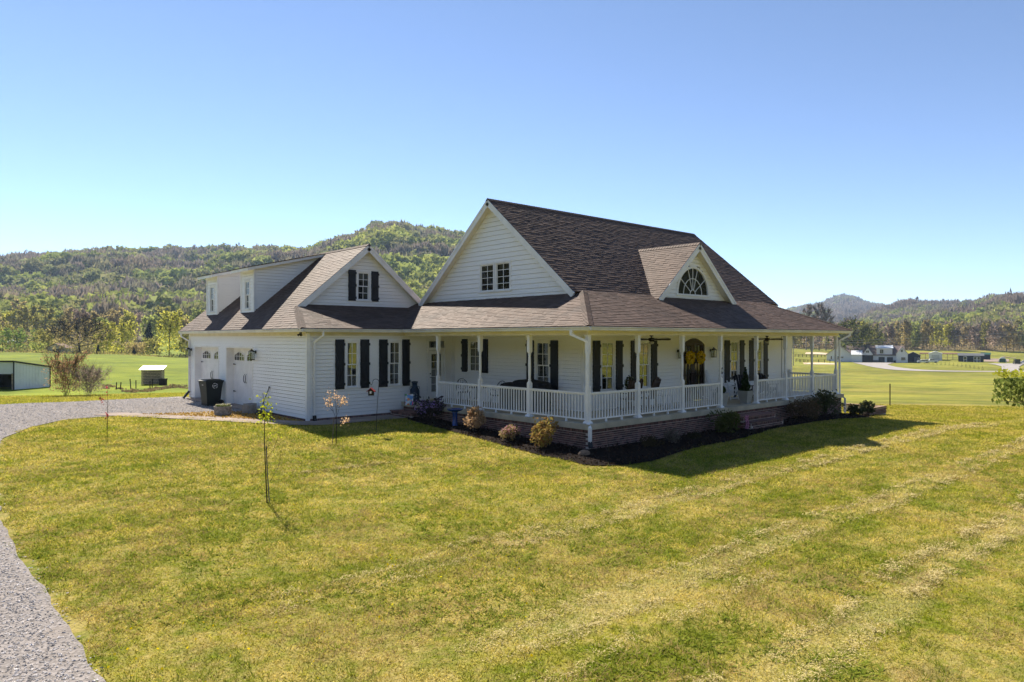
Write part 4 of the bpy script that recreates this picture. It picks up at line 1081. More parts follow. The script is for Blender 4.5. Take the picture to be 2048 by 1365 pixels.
# wrought iron garden chairs and table on the side porch
def iron_chair(loc, rz, label):
    o = empty('iron_chair', loc, rz, label, 'chair', 'black iron chairs on the side porch')
    m = MB(); m.tube([(.24 * math.cos(t), .22 * math.sin(t), .44) for t in np.linspace(0, 2 * math.pi, 17)], .014, 6, False)
    for k in range(-3, 4): w = math.sqrt(max(.24 ** 2 - (k * .065) ** 2, .001)); m.bar((-w, k * .06, .44), (w, k * .06, .44), .03, .008)
    m.build('seat', MATS['black_iron'], o)
    m = MB(); A = [(.25 * math.cos(t), .22 + .08 * math.sin(t), .62 + .36 * math.sin(t)) for t in np.linspace(-.6, math.pi + .6, 19)]; m.tube(A, .014, 6)
    for k in (-.14, -.05, .05, .14): m.tube([(k * .6, .2, .45), (k * 1.2, .25, .66), (k * .9, .29, .93)], .008, 5)
    m.tube([(.13 * math.cos(t), .25, .68 + .13 * math.sin(t)) for t in np.linspace(0, 2 * math.pi, 13)], .008, 5, False); m.build('backrest', MATS['black_iron'], o)
    for s in (-1, 1):
        for y in (-.18, .18): m = MB(); m.tube([(s * .18, y, .44), (s * .2, y * 1.1, .2), (s * .23, y * 1.2, 0)], .012, 6); m.build('leg', MATS['black_iron'], o)
        m = MB(); m.tube([(s * .25, .2, .6), (s * .28, .0, .66), (s * .27, -.18, .64), (s * .2, -.19, .44)], .012, 6); m.build('armrest', MATS['black_iron'], o)
iron_chair((1.35, 8.0, DECK), math.radians(-20), 'black iron chair with round back left of the middle side porch post')
iron_chair((1.3, 5.8, DECK), math.radians(-75), 'black iron chair in profile between the small window and the cover')
o = empty('iron_table', (1.2, 6.9, DECK), 0, 'round black iron table between the two iron chairs', 'table')
m = MB(); m.tube([(.38 * math.cos(t), .38 * math.sin(t), .70) for t in np.linspace(0, 2 * math.pi, 21)], .015, 6, False)
for k in range(-5, 6): w = math.sqrt(.38 ** 2 - (k * .066) ** 2); m.bar((-w, k * .066, .70), (w, k * .066, .70), .02, .006)
m.build('table_top', MATS['black_iron'], o)
for k in range(4): a = k * math.pi / 2 + .5; m = MB(); m.tube([(.1 * math.cos(a), .1 * math.sin(a), .69), (.12 * math.cos(a), .12 * math.sin(a), .3), (.3 * math.cos(a), .3 * math.sin(a), 0)], .013, 6); m.build('leg', MATS['black_iron'], o)
def cover(name, loc, rz, w, d, h, label, lump, seed, cat):
    """cloth cover draped over furniture: a lofted, rumpled skin"""
    n, k = 44, 14; P = np.zeros((k, n, 3)); rs = np.random.default_rng(seed)
    ph = rs.random(8) * 6
    for j in range(k):
        f = j / (k - 1)
        for i in range(n):
            a = 2 * math.pi * i / n; ca, sa = math.cos(a), math.sin(a)
            if f < .62: z = (f / .62) * (h - .12); sc = 1 + .06 * (1 - f / .62)
            else: g = (f - .62) / .38; z = h - .12 + (.12 + lump * math.exp(-((ca - .3) ** 2) * 3)) * math.sin(g * math.pi / 2); sc = max(1.0 - g ** 2.2, .0)
            e = 4.; r = (abs(ca) ** e + abs(sa) ** e) ** (-1 / e); fold = 1 + .035 * math.sin(9 * a + ph[0]) * (1 - f) + .02 * math.sin(17 * a + ph[1]) * (1 - f)
            P[j, i] = (ca * r * w / 2 * sc * fold, sa * r * d / 2 * sc * fold, z)
    m = MB(); V = P.reshape(-1, 3).tolist(); m.v = [tuple(v) for v in V]
    for j in range(k - 1):
        for i in range(n): m.f.append((j * n + i, j * n + (i + 1) % n, (j + 1) * n + (i + 1) % n, (j + 1) * n + i))
    o = m.build(name, MATS['black_cloth'], None, True); o.location = loc; o.rotation_euler = (0, 0, rz); return tag(o, label, cat)
cover('covered_grill', (1.5, 4.15, DECK), math.radians(90), 1.65, .7, 1.1, 'barbecue grill under a black cover below the side porch window', .04, 3, 'grill')
cover('covered_stool', (1.2, 5.0, DECK - .0), math.radians(90), .7, .62, .95, 'low lumpy thing under a black cover between iron chair and grill', .05, 9, 'cover')

# wooden rocking chairs and a plant on the front porch
def rocker(loc, rz, wood, label, group, back=.62, slats=5, name='rocking_chair', cat='chair', top='curve'):
    o = empty(name, loc, rz, label, cat, group)
    m = MB()
    for i in range(6): y = -.22 + i * .085; m.box(-.26, .26, y, y + .075, .42 - .02 * i / 5, .445 - .02 * i / 5)
    m.build('seat', wood, o)
    m = MB()
    for i in range(slats):
        x = (-.5 + (i + .5) / slats) * .5; hz = back * (1 + (.05 if top == 'scoop' and i in (0, slats - 1) else -.04 if top == 'scoop' else .0)) + (.10 * (1 - (x / .25) ** 2) if top == 'curve' else 0)
        m.bar((x, .24, .44), (x, .24 + .22, .44 + hz), .5 / slats - .015, .018)
    m.bar((-.27, .30, .62), (.27, .30, .62), .03, .06); m.bar((-.27, .42, .42 + back * .9), (.27, .42, .42 + back * .9), .03, .07); m.build('backrest', wood, o)
    for s in (-1, 1):
        m = MB(); m.box(s * .29 - .045, s * .29 + .045, -.3, .3, .64, .665); m.build('armrest', wood, o)
        m = MB(); m.bar((s * .27, -.22, .06), (s * .27, -.24, .65), .045, .045); m.build('leg', wood, o)
        m = MB(); m.bar((s * .27, .26, .06), (s * .27, .24, .46), .045, .045); m.bar((s * .27, .24, .44), (s * .27, .46, .44 + back), .04, .04); m.build('leg', wood, o)
        m = MB(); A = [(s * .27, y, .035 + .11 * (y / .5) ** 2) for y in np.linspace(-.42, .55, 9)]; m.tube(A, .022, 6); m.build('rocker_runner', wood, o)
    return o
BRR = 'brown wooden rockers on the front porch'
rocker((3.9, 1.5, DECK), math.radians(160), MATS['rocker_wood'], 'brown wooden rocking chair with scooped back between two front windows', BRR, .72, 6, top='scoop')
rocker((4.8, 1.45, DECK), math.radians(190), MATS['rocker_wood'], 'brown wooden rocking chair just right of the second front post', BRR, .68, 6)
rocker((10.05, 1.75, DECK), math.radians(20), MATS['white_wood'], 'white rocking chair half behind the post right of the door', None, .75, 4)
leafmat('leaf_pot', (.03, .05, .02), (.07, .09, .03), .3); leafmat('leaf_pale', (.35, .33, .25), (.2, .2, .14), .3)
def blob(n, r, seed, shell=.5, flat=1.):
    rs = np.random.default_rng(seed); d = rs.normal(size=(n, 3)); d /= np.linalg.norm(d, axis=1)[:, None]
    q = (shell + (1 - shell) * rs.random(n)) ** .7; p = d * q[:, None] * np.array(r) * (.85 + .3 * fbm(d[:, 0] * 2 + seed, d[:, 1] * 2 + d[:, 2], 2))[:, None]
    return p
o = empty('potted_plant', (4.22, 1.75, DECK), 0, 'dark potted plant with a few pale blooms behind the second front post', 'plant')
m = MB(); m.lathe([(.1, 0), (.14, .28), (.15, .3), (.12, .3)], n=14); m.build('pot', MATS['rocker_wood'], o)
m = MB(); m.tube([(0, 0, .28), (.01, 0, .6), (0, 0, .9)], .014, 5); m.build('stem', MATS['bark'], o)
tri_mesh('foliage', rand_quads(blob(260, (.2, .2, .28), 5) + np.array([0, 0, .98]), .06, 6), MATS['leaf_pot'], o, nv=4)
tag(tri_mesh('blooms', rand_quads(blob(24, (.2, .2, .26), 8, .9) + np.array([0, 0, 1.0]), .045, 7, 1.), MATS['leaf_pale'], o, nv=4), kind='stuff')
# white side table among the rockers
o = empty('side_table', (5.6, 1.2, DECK), .1, 'small white slatted table under the rail beside the brown rocker', 'table')
m = MB()
for i in range(5): m.box(-.24, .24, -.24 + i * .1, -.15 + i * .1, .48, .50)
m.build('table_top', MATS['white_wood'], o)
for x in (-.2, .2):
    for y in (-.2, .2): m = MB(); m.box(x - .02, x + .02, y - .02, y + .02, 0, .48); m.build('leg', MATS['white_wood'], o)
m = MB(); m.box(-.2, .2, -.2, .2, .16, .18); m.build('shelf', MATS['white_wood'], o)

def tapered_planter(loc, label):
    o = empty('tall_planter', loc, math.radians(0), label, 'planter', 'pale tapered planters by the front steps')
    m = MB(); N = 4
    ring = lambda h, z: [(-h, -h, z), (h, -h, z), (h, h, z), (-h, h, z)]
    V = ring(.15, 0) + ring(.235, .52) + ring(.20, .52) + ring(.19, .46)
    f = [(3, 2, 1, 0)]
    for a in (0, 4, 8): f += [(a + i, a + (i + 1) % 4, a + 4 + (i + 1) % 4, a + 4 + i) for i in range(4)]
    m.add(V, f); m.build('pot', MATS['planter'], o)
    m = MB(); m.box(-.19, .19, -.19, .19, .44, .475); m.build('potting_soil', MATS['soil'], o)
    return o
tapered_planter((7.98, .3, DECK), 'pale tapered planter left of the front steps, cut off by a post'); tapered_planter((9.72, .25, DECK), 'pale tapered planter right of the front steps holding the cone conifer')
leafmat('conifer_leaf', (.012, .035, .010), (.045, .075, .018), .25); leafmat('dead_twig', (.05, .03, .02), (.03, .02, .015), .1)
def cone_conifer(loc, h, r, label, n=1500, seed=2, bare=.12):
    o = empty('cone_conifer', loc, 0, label, 'shrub')
    rs = np.random.default_rng(seed); z = (1 - np.sqrt(rs.random(n))) ; a = rs.random(n) * 2 * math.pi; q = r * (1 - z * .96) * (.55 + .45 * rs.random(n)) * (.85 + .3 * np.sin(a * 3 + z * 20))
    C = np.stack([q * np.cos(a), q * np.sin(a), .03 + z * h], 1); Nn = np.stack([np.cos(a), np.sin(a), np.full(n, 1.)], 1)
    tri_mesh('foliage', rand_quads(C, .045, seed, 2., Nn), MATS['conifer_leaf'], o, nv=4)
    m = MB(); m.tube([(0, 0, 0), (0, 0, h * .9)], [.02, .004], 5); m.build('stem', MATS['bark'], o)
    k = rs.random(n) < bare; C2 = C[k & (z > .5)] * 1.02
    if len(C2): tri_mesh('dry_tips', rand_quads(C2, .05, seed + 1, 2.), MATS['dead_twig'], o, nv=4)
    return o
cone_conifer((9.72, .25, DECK + .47), 1.0, .21, 'dark green cone shaped conifer in the right planter')
o = empty('spiral_topiary', (7.98, .3, DECK + .47), 0, 'thin dark spiral topiary with a green tuft in the left planter', 'shrub')
m = MB(); m.tube([(.035 * math.cos(t * 4), .035 * math.sin(t * 4), .9 * t / 6) for t in np.linspace(0, 6, 30)], [.018] * 30, 6); m.build('stem', MATS['bark_dark'], o)
tri_mesh('foliage', rand_quads(blob(420, (.2, .2, .17), 15) + np.array([0, 0, .14]), .05, 3, 2.), MATS['conifer_leaf'], o, nv=4)
C = np.stack([.05 * np.cos(np.linspace(0, 24, 160)), .05 * np.sin(np.linspace(0, 24, 160)), np.linspace(.3, 1.0, 160)], 1)
tri_mesh('spiral_leaves', rand_quads(C, .045, 31, 1.8), MATS['dead_twig'], o, nv=4)
# white ladder stand and the navy adirondack
o = empty('ladder_stand', (10.9, 1.5, DECK), math.radians(-30), 'small white ladder leaning at the porch wall by the opening', 'ladder')
m = MB()
for x in (-.2, .2): m.bar((x, -.14, .0), (x, .18, .82), .04, .03)
m.build('side_rail', MATS['white_wood'], o)
for k in range(5): t = .1 + .2 * k; m = MB(); m.bar((-.2, -.14 + .32 * t, .82 * t), (.2, -.14 + .32 * t, .82 * t), .03, .035); m.build('rung', MATS['white_wood'], o)
def adirondack(loc, rz, label):
    o = empty('adirondack_chair', loc, rz, label, 'chair', 'dark adirondack chairs on the front porch'); M = MATS['navy_chair']
    m = MB()
    for i in range(5): t = i / 4; m.bar((-.25, -.25 + .45 * t, .37 - .13 * t), (.25, -.25 + .45 * t, .37 - .13 * t), .085, .02)
    m.build('seat', M, o)
    for i in range(5):
        x = (-.5 + (i + .5) / 5) * .54; L = .82 + .10 * (1 - (x / .25) ** 2)
        m = MB(); m.bar((x * .85, .18, .22), (x * 1.1, .18 + L * .42, .22 + L * .91), .095, .02, up=(0, 1, .3)); m.build('back_slat', M, o)
    for s in (-1, 1):
        m = MB(); m.box(s * .33 - .06, s * .33 + .06, -.32, .38, .54, .565); m.build('armrest', M, o)
        m = MB(); m.bar((s * .29, -.26, 0), (s * .29, -.26, .54), .09, .03); m.build('leg', M, o)
        m = MB(); m.bar((s * .26, -.28, .36), (s * .26, .48, .03), .03, .10); m.bar((s * .29, .30, .12), (s * .29, .32, .55), .03, .06); m.build('leg', M, o)
adirondack((12.0, 1.65, DECK), math.radians(100), 'navy adirondack chair leaning back behind the right planter'); adirondack((14.0, 1.6, DECK), math.radians(80), 'navy adirondack chair with only its top above the right hand rail')

# ------------------------------------------------------------------ yard things
o = empty('trash_bin', (-4.98, 18.95, zt(-4.98, 18.95) + .01), math.radians(-82), 'dark green wheeled trash bin in front of the garage', 'trash bin')
m = MB(); m.taper(0, 0, .04, 1.02, .24, .27, .30, .36); m.taper(0, 0, .70, 1.0, .29, .325, .315, .372); m.build('body', MATS['bin_green'], o)
m = MB(); m.taper(0, 0, 1.02, 1.05, .335, .40, .335, .40); m.taper(0, -.02, 1.05, 1.10, .325, .38, .25, .28); m.build('lid', MATS['bin_green'], o)
m = MB(); m.tube([(-.26, .42, 1.0), (.26, .42, 1.0)], .018, 8); m.build('handle', MATS['bin_green'], o)
for s in (-1, 1): m = MB(); m.tube([(s * .27, .27, .13), (s * .33, .27, .13)], .13, 18); m.build('wheel', MATS['rubber'], o)
m = MB()
for t0 in (0, 1.3, 2.6, 3.7, 5.0):
    tt = np.linspace(t0 + .1, t0 + 1.0, 5)
    for a, b in zip(tt[:-1], tt[1:]):
        f = lambda t, r=.1: (.318 - .008, .02 + r * math.cos(t), .84 + r * math.sin(t))
        m.bar(f(a), f(b), .03, .025)
m.bar((.312, -.03, .83), (.312, .07, .85), .03, .04); m.build('emblem', MATS['logo_white'], o)
m = MB(); m.box(-.06, .06, -.355, -.335, .86, .9); m.build('plate', MATS['logo_white'], o)

o.scale = (1.12, 1.12, 1.12)

p = (-6.05, 14.35); o = empty('tub_planter', (p[0], p[1], zt(*p) + .02), 0, 'round grey tub of small white flowers beside the walk', 'planter')
m = MB(); m.lathe([(.30, 0), (.325, .03), (.335, .3), (.345, .31), (.345, .36), (.315, .36), (.31, .3)], n=26); m.build('tub', MATS['grey_wood'], o)
m = MB(); m.lathe([(.31, .28), (.31, .31), (.05, .33)], n=20); m.build('potting_soil', MATS['soil'], o)
leafmat('tub_leaf', (.10, .14, .03), (.18, .2, .06), .3); leafmat('white_bloom', (.7, .68, .55), (.55, .5, .3), .2)
rs = np.random.default_rng(3); a = rs.random(300) * 6.28; q = .29 * np.sqrt(rs.random(300)); C = np.stack([q * np.cos(a), q * np.sin(a), .36 + .06 * rs.random(300)], 1)
tri_mesh('foliage', rand_quads(C[:200], .05, 2), MATS['tub_leaf'], o, nv=4); tag(tri_mesh('blooms', rand_quads(C[200:] + np.array([0, 0, .04]), .045, 3, 1.), MATS['white_bloom'], o, nv=4), kind='stuff')

def cinder(loc, rz, label):
    m = MB(); m.box(-.2, .2, -.2, -.13, 0, .38); m.box(-.2, .2, .13, .2, 0, .38); m.box(-.2, -.13, -.13, .13, 0, .38); m.box(.13, .2, -.13, .13, 0, .38); m.box(-.13, .13, -.13, .13, 0, .1)
    o = m.build('concrete_block', MATS['grey_block']); o.location = loc; o.rotation_euler = (0, 0, rz); tag(o, label, 'block', 'concrete blocks by the garage wall'); return o
cinder((-5.0, 14.3, zt(-5.0, 14.3)), .35, 'hollow grey concrete block nearest the walk, by the garage wall'); cinder((-4.75, 14.85, zt(-4.75, 14.85)), .1, 'hollow grey concrete block behind another at the garage wall')
o = empty('garden_tool', (-4.78, 13.6, zt(-4.78, 13.6)), 0, 'dark long handled tool leaning on the garage wall', 'tool')
m = MB(); m.tube([(-.05, 0, 0), (.1, .02, .5), (.36, .05, 1.1)], .017, 6); m.build('shaft', MATS['black_iron'], o)
m = MB(); m.bar((.3, -.08, 1.12), (.42, .18, 1.12), .045, .05); m.build('head', MATS['black_iron'], o)
m = MB(); m.lathe([(.02, 0), (.2, .02), (.24, .10), (.12, .16)], n=14); m.build('hose_coil', MATS['black_iron'], o)

# shepherd hook with a birdhouse
p = (-3.76, 6.28); z0 = zt(*p); o = empty('shepherd_hook', (p[0], p[1], z0), 0, 'thin iron shepherd hook standing in the lawn before the garage windows', 'hook')
R3 = vec(RGT[0], RGT[1], 0)
m = MB(); A = [vec(0, 0, -.1), R3 * .02 + vec(0, 0, .6), R3 * .07 + vec(0, 0, 1.35), R3 * .10 + vec(0, 0, 1.72)]
A += [R3 * (.10 - .11 + .11 * math.cos(t)) + vec(0, 0, 1.72 + .11 * math.sin(t)) for t in np.linspace(.3, math.pi, 7)]; A += [R3 * -.13 + vec(0, 0, 1.66), R3 * -.17 + vec(0, 0, 1.64), R3 * -.21 + vec(0, 0, 1.68)]
m.tube(A, .009, 6); m.build('shaft', MATS['bark'], o)
b = vec(p[0], p[1], z0) + R3 * -.17
o = empty('birdhouse', (b.x, b.y, z0 + 1.27), math.radians(-41), 'tiny birdhouse with a red roof hanging from the shepherd hook', 'birdhouse')
m = MB(); m.box(-.085, .085, -.085, .085, .0, .16); m.prism([(-.085, -.085, .16), (.085, -.085, .16), (0, -.085, .25)], (0, .17, 0)); m.build('body', MATS['bark_dark'], o)
for s in (-1, 1): m = MB(); m.prism([(0, -.12, .27), (s * .14, -.12, .14), (s * .14, -.12, .12), (0, -.12, .25)], (0, .24, 0)); m.build('roof', MATS['red_paint'], o)
m = MB(); m.box(-.03, .03, -.1, -.086, .07, .15); m.build('entrance', MATS['white_wood'], o)
m = MB(); m.tube([(0, 0, .25), (0, 0, .4)], .004, 5); m.build('wire', MATS['black_iron'], o)

# garden flag, bird bath, pink flag, stone
def flag_mat():
    m, t, b, out = newmat('flag_print'); p = t.pos(); v = t.new('TexVoronoi'); v.inputs['Scale'].default_value = 9; t.link(p, v.inputs['Vector'])
    r = t.new('ValToRGB'); e = r.color_ramp; e.interpolation = 'CONSTANT'
    cols = [(.15, .35, .7), (.75, .78, .85), (.75, .12, .3), (.1, .4, .12), (.7, .75, .8), (.8, .35, .1)]
    e.elements[0].color = cols[0] + (1,); e.elements[1].position = .2; e.elements[1].color = cols[1] + (1,)
    for k in range(2, 6): q = e.elements.new(.2 + .16 * (k - 1)); q.color = cols[k] + (1,)
    s = t.new('SeparateColor'); t.link(v.outputs['Color'], s.inputs[0]); t.link(s.outputs[0], r.inputs[0]); t.link(r.outputs[0], b.inputs['Base Color']); MATS['flag'] = m
flag_mat()
p = (-.62, 9.02); o = empty('garden_flag', (p[0], p[1], zt(*p)), math.radians(-35), 'small bright flower print garden flag beside the side steps', 'flag')
m = MB(); m.tube([(-.17, 0, -.1), (-.17, 0, .95), (.17, 0, .95)], .008, 6); m.build('pole', MATS['black_iron'], o)
P = np.zeros((9, 9, 3)); 
for i in range(9):
    for j in range(9): P[i, j] = (-.16 + .32 * i / 8, .03 * math.sin(i * .9 + j * .3) * (j / 8), .93 - .44 * j / 8)
grid_mesh('cloth', P, MATS['flag'], o)
o = empty('bird_bath', (-.80, 5.75, zt(-.80, 5.75) + .02), 0, 'cobalt blue glazed bird bath standing before the side porch', 'bird bath')
m = MB(); m.lathe([(.15, 0), (.155, .03), (.10, .07), (.085, .3), (.09, .5), (.12, .56)], n=20); m.build('pedestal', MATS['blue_glaze'], o, True)
m = MB(); m.lathe([(.10, .55), (.25, .60), (.29, .64), (.30, .66), (.28, .66), (.2, .62), (.05, .61)], n=26); m.build('bowl', MATS['blue_glaze'], o, True)
mat('pink_cloth', (.62, .25, .38), .8, .35, 18.)
o = empty('pink_flag', (7.5, -1.1, zt(7.5, -1.1)), math.radians(-30), 'narrow pink flag by the front steps', 'flag')
m = MB(); m.tube([(0, 0, -.1), (0, 0, .62)], .007, 5); m.build('pole', MATS['black_iron'], o)
P = np.zeros((5, 9, 3))
for i in range(5):
    for j in range(9): P[i, j] = (-.07 + .14 * i / 4, .03 * math.sin(i * 1.4 + j), .62 - .5 * j / 8)
grid_mesh('cloth', P, MATS['pink_cloth'], o)
def rock(loc, r, label, seed, m_='stone', name='stone'):
    m = MB(); m.ball((0, 0, 0), r, 14, 9); rs = np.random.default_rng(seed)
    m.v = [(x * (1 + .2 * (vnoise(x * 9 + seed, y * 9 + z * 5) - .5)), y * (1 + .2 * (vnoise(y * 8, z * 9 + seed) - .5)), z) for x, y, z in m.v]
    o = m.build(name, MATS[m_], None, True); o.location = loc; return tag(o, label, 'stone')
rock((-1.1, -.85, zt(-1.1, -.85) + .1), (.22, .14, .12), 'tan rounded stone in the mulch at the porch corner', 4)
# low brick planter wall beyond the porch, and a lone fence stake
o = empty('brick_planter', (18.6, -.9, 0), 0, 'low weathered brick planter wall beyond the right end of the porch', 'planter')
zg = zt(18.6, -.9)
m = MB(); m.box(-.2, 2.2, -.1, .12, zg - .2, zg + .28); m.box(2.0, 2.2, .12, 1.9, zg - .25, zg + .27); core = m.build('wall', MATS['mortar'], o)
for r in range(4):
    for i in range(12): x = -.2 + .2 * i + (.1 if r % 2 else 0); inst('brick', meR, core, Matrix.Translation((x + .1, -.1, zg + .01 + .0675 * r)) @ Matrix.Rotation(0, 4, 'Z') @ Matrix.Scale(-1, 4, (0, 1, 0)))
m = MB(); m.box(-.24, 2.24, -.13, .14, zg + .28, zg + .34); m.box(1.96, 2.24, .14, 1.92, zg + .28, zg + .335); m.build('coping', MATS['stone'], o)
p = on(1780, 45); o = MB(); o.bar((0, 0, -.2), (0, 0, 1.45), .05, .05); o.box(-.03, .03, -.03, -.02, 1.2, 1.3)
o = o.build('fence_stake', MATS['bark']); o.location = p; tag(o, 'lone rusty fence stake in the field right of the porch', 'stake')
# ------------------------------------------------------------------ shrubs and saplings round the house
def shrub(name, loc, r, h, label, cols, n=1100, leaf=.05, seed=1, blooms=None, stems=True, sparse=0., group='shrubs along the porch bed', tall=0):
    o = empty(name, loc, 0, label, 'shrub', group); rs = np.random.default_rng(seed)
    # crown of overlapping clumps rather than one ball
    k = 16; cc = blob(k, (r * .78, r * .78, h * .36), seed + 50, .3); cc[:, 2] += h * .55
    idx = rs.integers(0, k, n); cr = r * (.20 + .30 * rs.random(k))
    d = rs.normal(size=(n, 3)); d /= np.linalg.norm(d, axis=1)[:, None]
    C = cc[idx] + d * (cr[idx] * (.55 + .5 * rs.random(n)))[:, None]; C[:, 2] = np.maximum(C[:, 2], .04)
    mt = leafmat('leaf_' + name + str(seed), *cols, .35)
    tri_mesh('foliage', rand_quads(C, leaf, seed, 1.6, d), mt, o, nv=4)
    if blooms:
        col, nb, sz = blooms; side = rs.normal(size=(nb, 3)); side /= np.linalg.norm(side, axis=1)[:, None]; side[:, 2] = np.abs(side[:, 2]) * .8
        ib = rs.integers(0, k, nb); B = cc[ib] + side * (cr[ib] * 1.06)[:, None]
        tag(tri_mesh('blooms', rand_quads(B, sz, seed + 1, 1.), leafmat('bloom_' + name + str(seed), *col, .25), o, nv=4), kind='stuff')
    m = MB()
    for q in range(9):
        a = rs.random() * 6.28; e = cc[q % k]
        m.tube([(.06 * math.cos(a), .06 * math.sin(a), -.05), (e[0] * .45, e[1] * .45, h * .3), (e[0], e[1], e[2])], [.012, .009, .004], 5)
    for q in range(tall):
        a = rs.random() * 6.28; b = r * .4 * rs.random(); p = vec(b * math.cos(a), b * math.sin(a), 0); t = vec(p.x * 1.4, p.y * 1.4, h * (.95 + .25 * rs.random())); m.tube([p, t], [.012, .005], 5)
    m.build('stems', MATS['bark'], o)
    if tall:
        T = np.array([[x * .55, y * .55, h * (.82 + .22 * z)] for x, y, z in rs.random((60, 3)) * 2 - np.array([1, 1, 0.5])]) * np.array([r, r, 1]); tag(tri_mesh('sprigs', rand_quads(T, leaf * 1.4, seed + 3, 1.8), mt, o, nv=4), kind='stuff')
    return o
def g(x, y, dz=.03): return (x, y, zt(x, y) + dz)
shrub('flowering_shrub', g(-.62, 7.5), .6, .8, 'purple flowered shrub left of the blue bird bath', ((.055, .052, .045), (.11, .085, .085)), 1500, .055, 11, (((.40, .24, .60), (.6, .45, .75)), 420, .055), tall=3)
shrub('tan_shrub', g(-1.0, 4.35), .48, .78, 'tan sunlit shrub right of the blue bird bath', ((.54, .38, .23), (.42, .27, .15)), 1500, .05, 12, tall=2)
shrub('pink_shrub', g(-1.38, 2.15), .42, .55, 'small pink flowering shrub between two larger shrubs', ((.40, .28, .16), (.22, .20, .08)), 900, .045, 13, (((.65, .25, .38), (.75, .48, .5)), 230, .05))
shrub('olive_shrub', g(-1.25, .62), .50, .86, 'olive and brown shrub left of the porch corner', ((.34, .29, .07), (.32, .17, .08)), 1500, .05, 14, tall=2)
shrub('low_shrub', g(1.7, -1.2), .42, .34, 'low brownish shrub in the shaded front bed', ((.10, .08, .035), (.06, .045, .03)), 700, .04, 15)
shrub('twiggy_shrub', g(2.75, -1.15), .36, .44, 'pale twiggy shrub in the shaded front bed', ((.20, .17, .13), (.13, .11, .09)), 500, .035, 16, tall=4)
shrub('small_shrub', g(4.2, -1.0), .3, .3, 'small dark shrub between twiggy shrub and steps', ((.07, .06, .03), (.04, .04, .03)), 400, .04, 17)
shrub('green_shrub', g(6.35, -1.05), .78, .72, 'wide dark green shrub just left of the front steps', ((.07, .09, .025), (.14, .15, .045)), 1700, .055, 18)
shrub('brown_shrub', g(12.3, -1.0), .78, .78, 'wide brown shrub right of the front steps', ((.20, .13, .075), (.11, .09, .05)), 1500, .055, 19)
shrub('dark_shrub', g(14.4, -.85), .82, 1.05, 'tall dark green shrub before the right end of the porch', ((.065, .08, .035), (.13, .14, .06)), 1700, .06, 20, tall=6)
shrub('broadleaf_shrub', g(17.0, -1.15), .38, .5, 'small broad leaved shrub left of the brick planter wall', ((.04, .05, .02), (.09, .11, .05)), 240, .11, 21)
shrub('broadleaf_shrub', g(18.0, -1.25), .34, .72, 'upright broad leaved shrub in front of the brick planter wall', ((.05, .06, .025), (.10, .11, .05)), 240, .11, 22)
shrub('bright_shrub', g(18.6, 1.5), .6, 1.15, 'bright yellow green shrub behind the right porch corner', ((.26, .34, .02), (.16, .26, .02)), 1300, .06, 23)
def sapling(name, loc, pts, branches, leaves, leafc, size, label, stake=None, seed=1, r0=.014):
    o = empty(name, loc, 0, label, 'sapling'); m = MB()
    m.tube(pts, np.linspace(r0, .004, len(pts)), 6)
    for b in branches: m.tube(b, np.linspace(.007, .002, len(b)), 5)
    m.build('trunk', MATS['bark_dark'], o)
    if stake: k = MB(); k.tube(stake, .012, 6); k.build('stake', MATS['bark_grey'], o)
    C = np.array(leaves); rs = np.random.default_rng(seed); C = C + rs.normal(size=C.shape) * .03
    tri_mesh('leaves', rand_quads(C, size, seed, 1.4), leafmat('leaf_' + name, *leafc, .45), o, nv=4)
    return o
def rv(x, z, f=0): return vec(RGT[0] * x + FWD[0] * f, RGT[1] * x + FWD[1] * f, z)
rs = np.random.default_rng(8)
b1 = [[rv(-.02, .9), rv(.12, 1.15, .1), rv(.22, 1.45, .1)], [rv(-.03, 1.1), rv(.1, 1.3, -.08)], [rv(.06, .45), rv(.22, .75, .05), rv(.30, 1.2, .08)], [rv(-.04, 1.7), rv(.08, 1.85)], [rv(-.05, 1.8), rv(-.16, 1.95)]]
lv = [rv(rs.normal() * .09 - .02, 1.65 + .6 * rs.random(), rs.normal() * .09) for _ in range(130)] + [rv(.24 + .05 * rs.normal(), 1.4 + .1 * rs.normal()) for _ in range(10)] + [rv(.02 + .2 * rs.random(), 1.25 + .2 * rs.random()) for _ in range(14)]
sapling('yellow_sapling', g(-10.3, -.35, 0), [rv(0, -.05), rv(-.03, .6), rv(-.06, 1.3), rv(-.05, 1.9), rv(-.09, 2.3)], b1, lv, ((.48, .50, .03), (.34, .40, .03)), .042, 'tall thin sapling with yellow green top leaves in the middle of the lawn', [rv(.05, -.05), rv(.0, .7), rv(-.02, 1.2)], 5)
b2 = [[rv(0, .75), rv(-.2, 1.25, .1), rv(-.25, 1.62, .1)], [rv(0, .8), rv(.15, 1.2, -.1), rv(.32, 1.4, -.1)], [rv(0, .9), rv(.05, 1.35), rv(.0, 1.6)], [rv(0, .5), rv(.22, .7, .1), rv(.32, .75, .1)], [rv(-.1, 1.0), rv(-.22, 1.15), rv(-.28, 1.3)], [rv(.05, 1.1), rv(.2, 1.25), rv(.22, 1.45)]]
lv = []
for b in b2:
    for _ in range(44): t = rs.random(); q = b[-2].lerp(b[-1], t); lv.append(q + vec(*(rs.normal(size=3) * .05)))
sapling('peach_sapling', g(-5.87, 5.1, 0), [rv(0, -.05), rv(.01, .5), rv(.0, .9), rv(-.02, 1.4)], b2, lv, ((.72, .50, .34), (.62, .42, .22)), .038, 'sapling with pale peach leaves in front of the garage corner', [rv(-.12, -.05), rv(-.07, .8)], 6)
b3 = [[rv(0, 1.05), rv(-.12, 1.15), rv(-.2, 1.2)], [rv(0, .55), rv(.08, .65)], [rv(0, .9), rv(.1, 1.0)]]
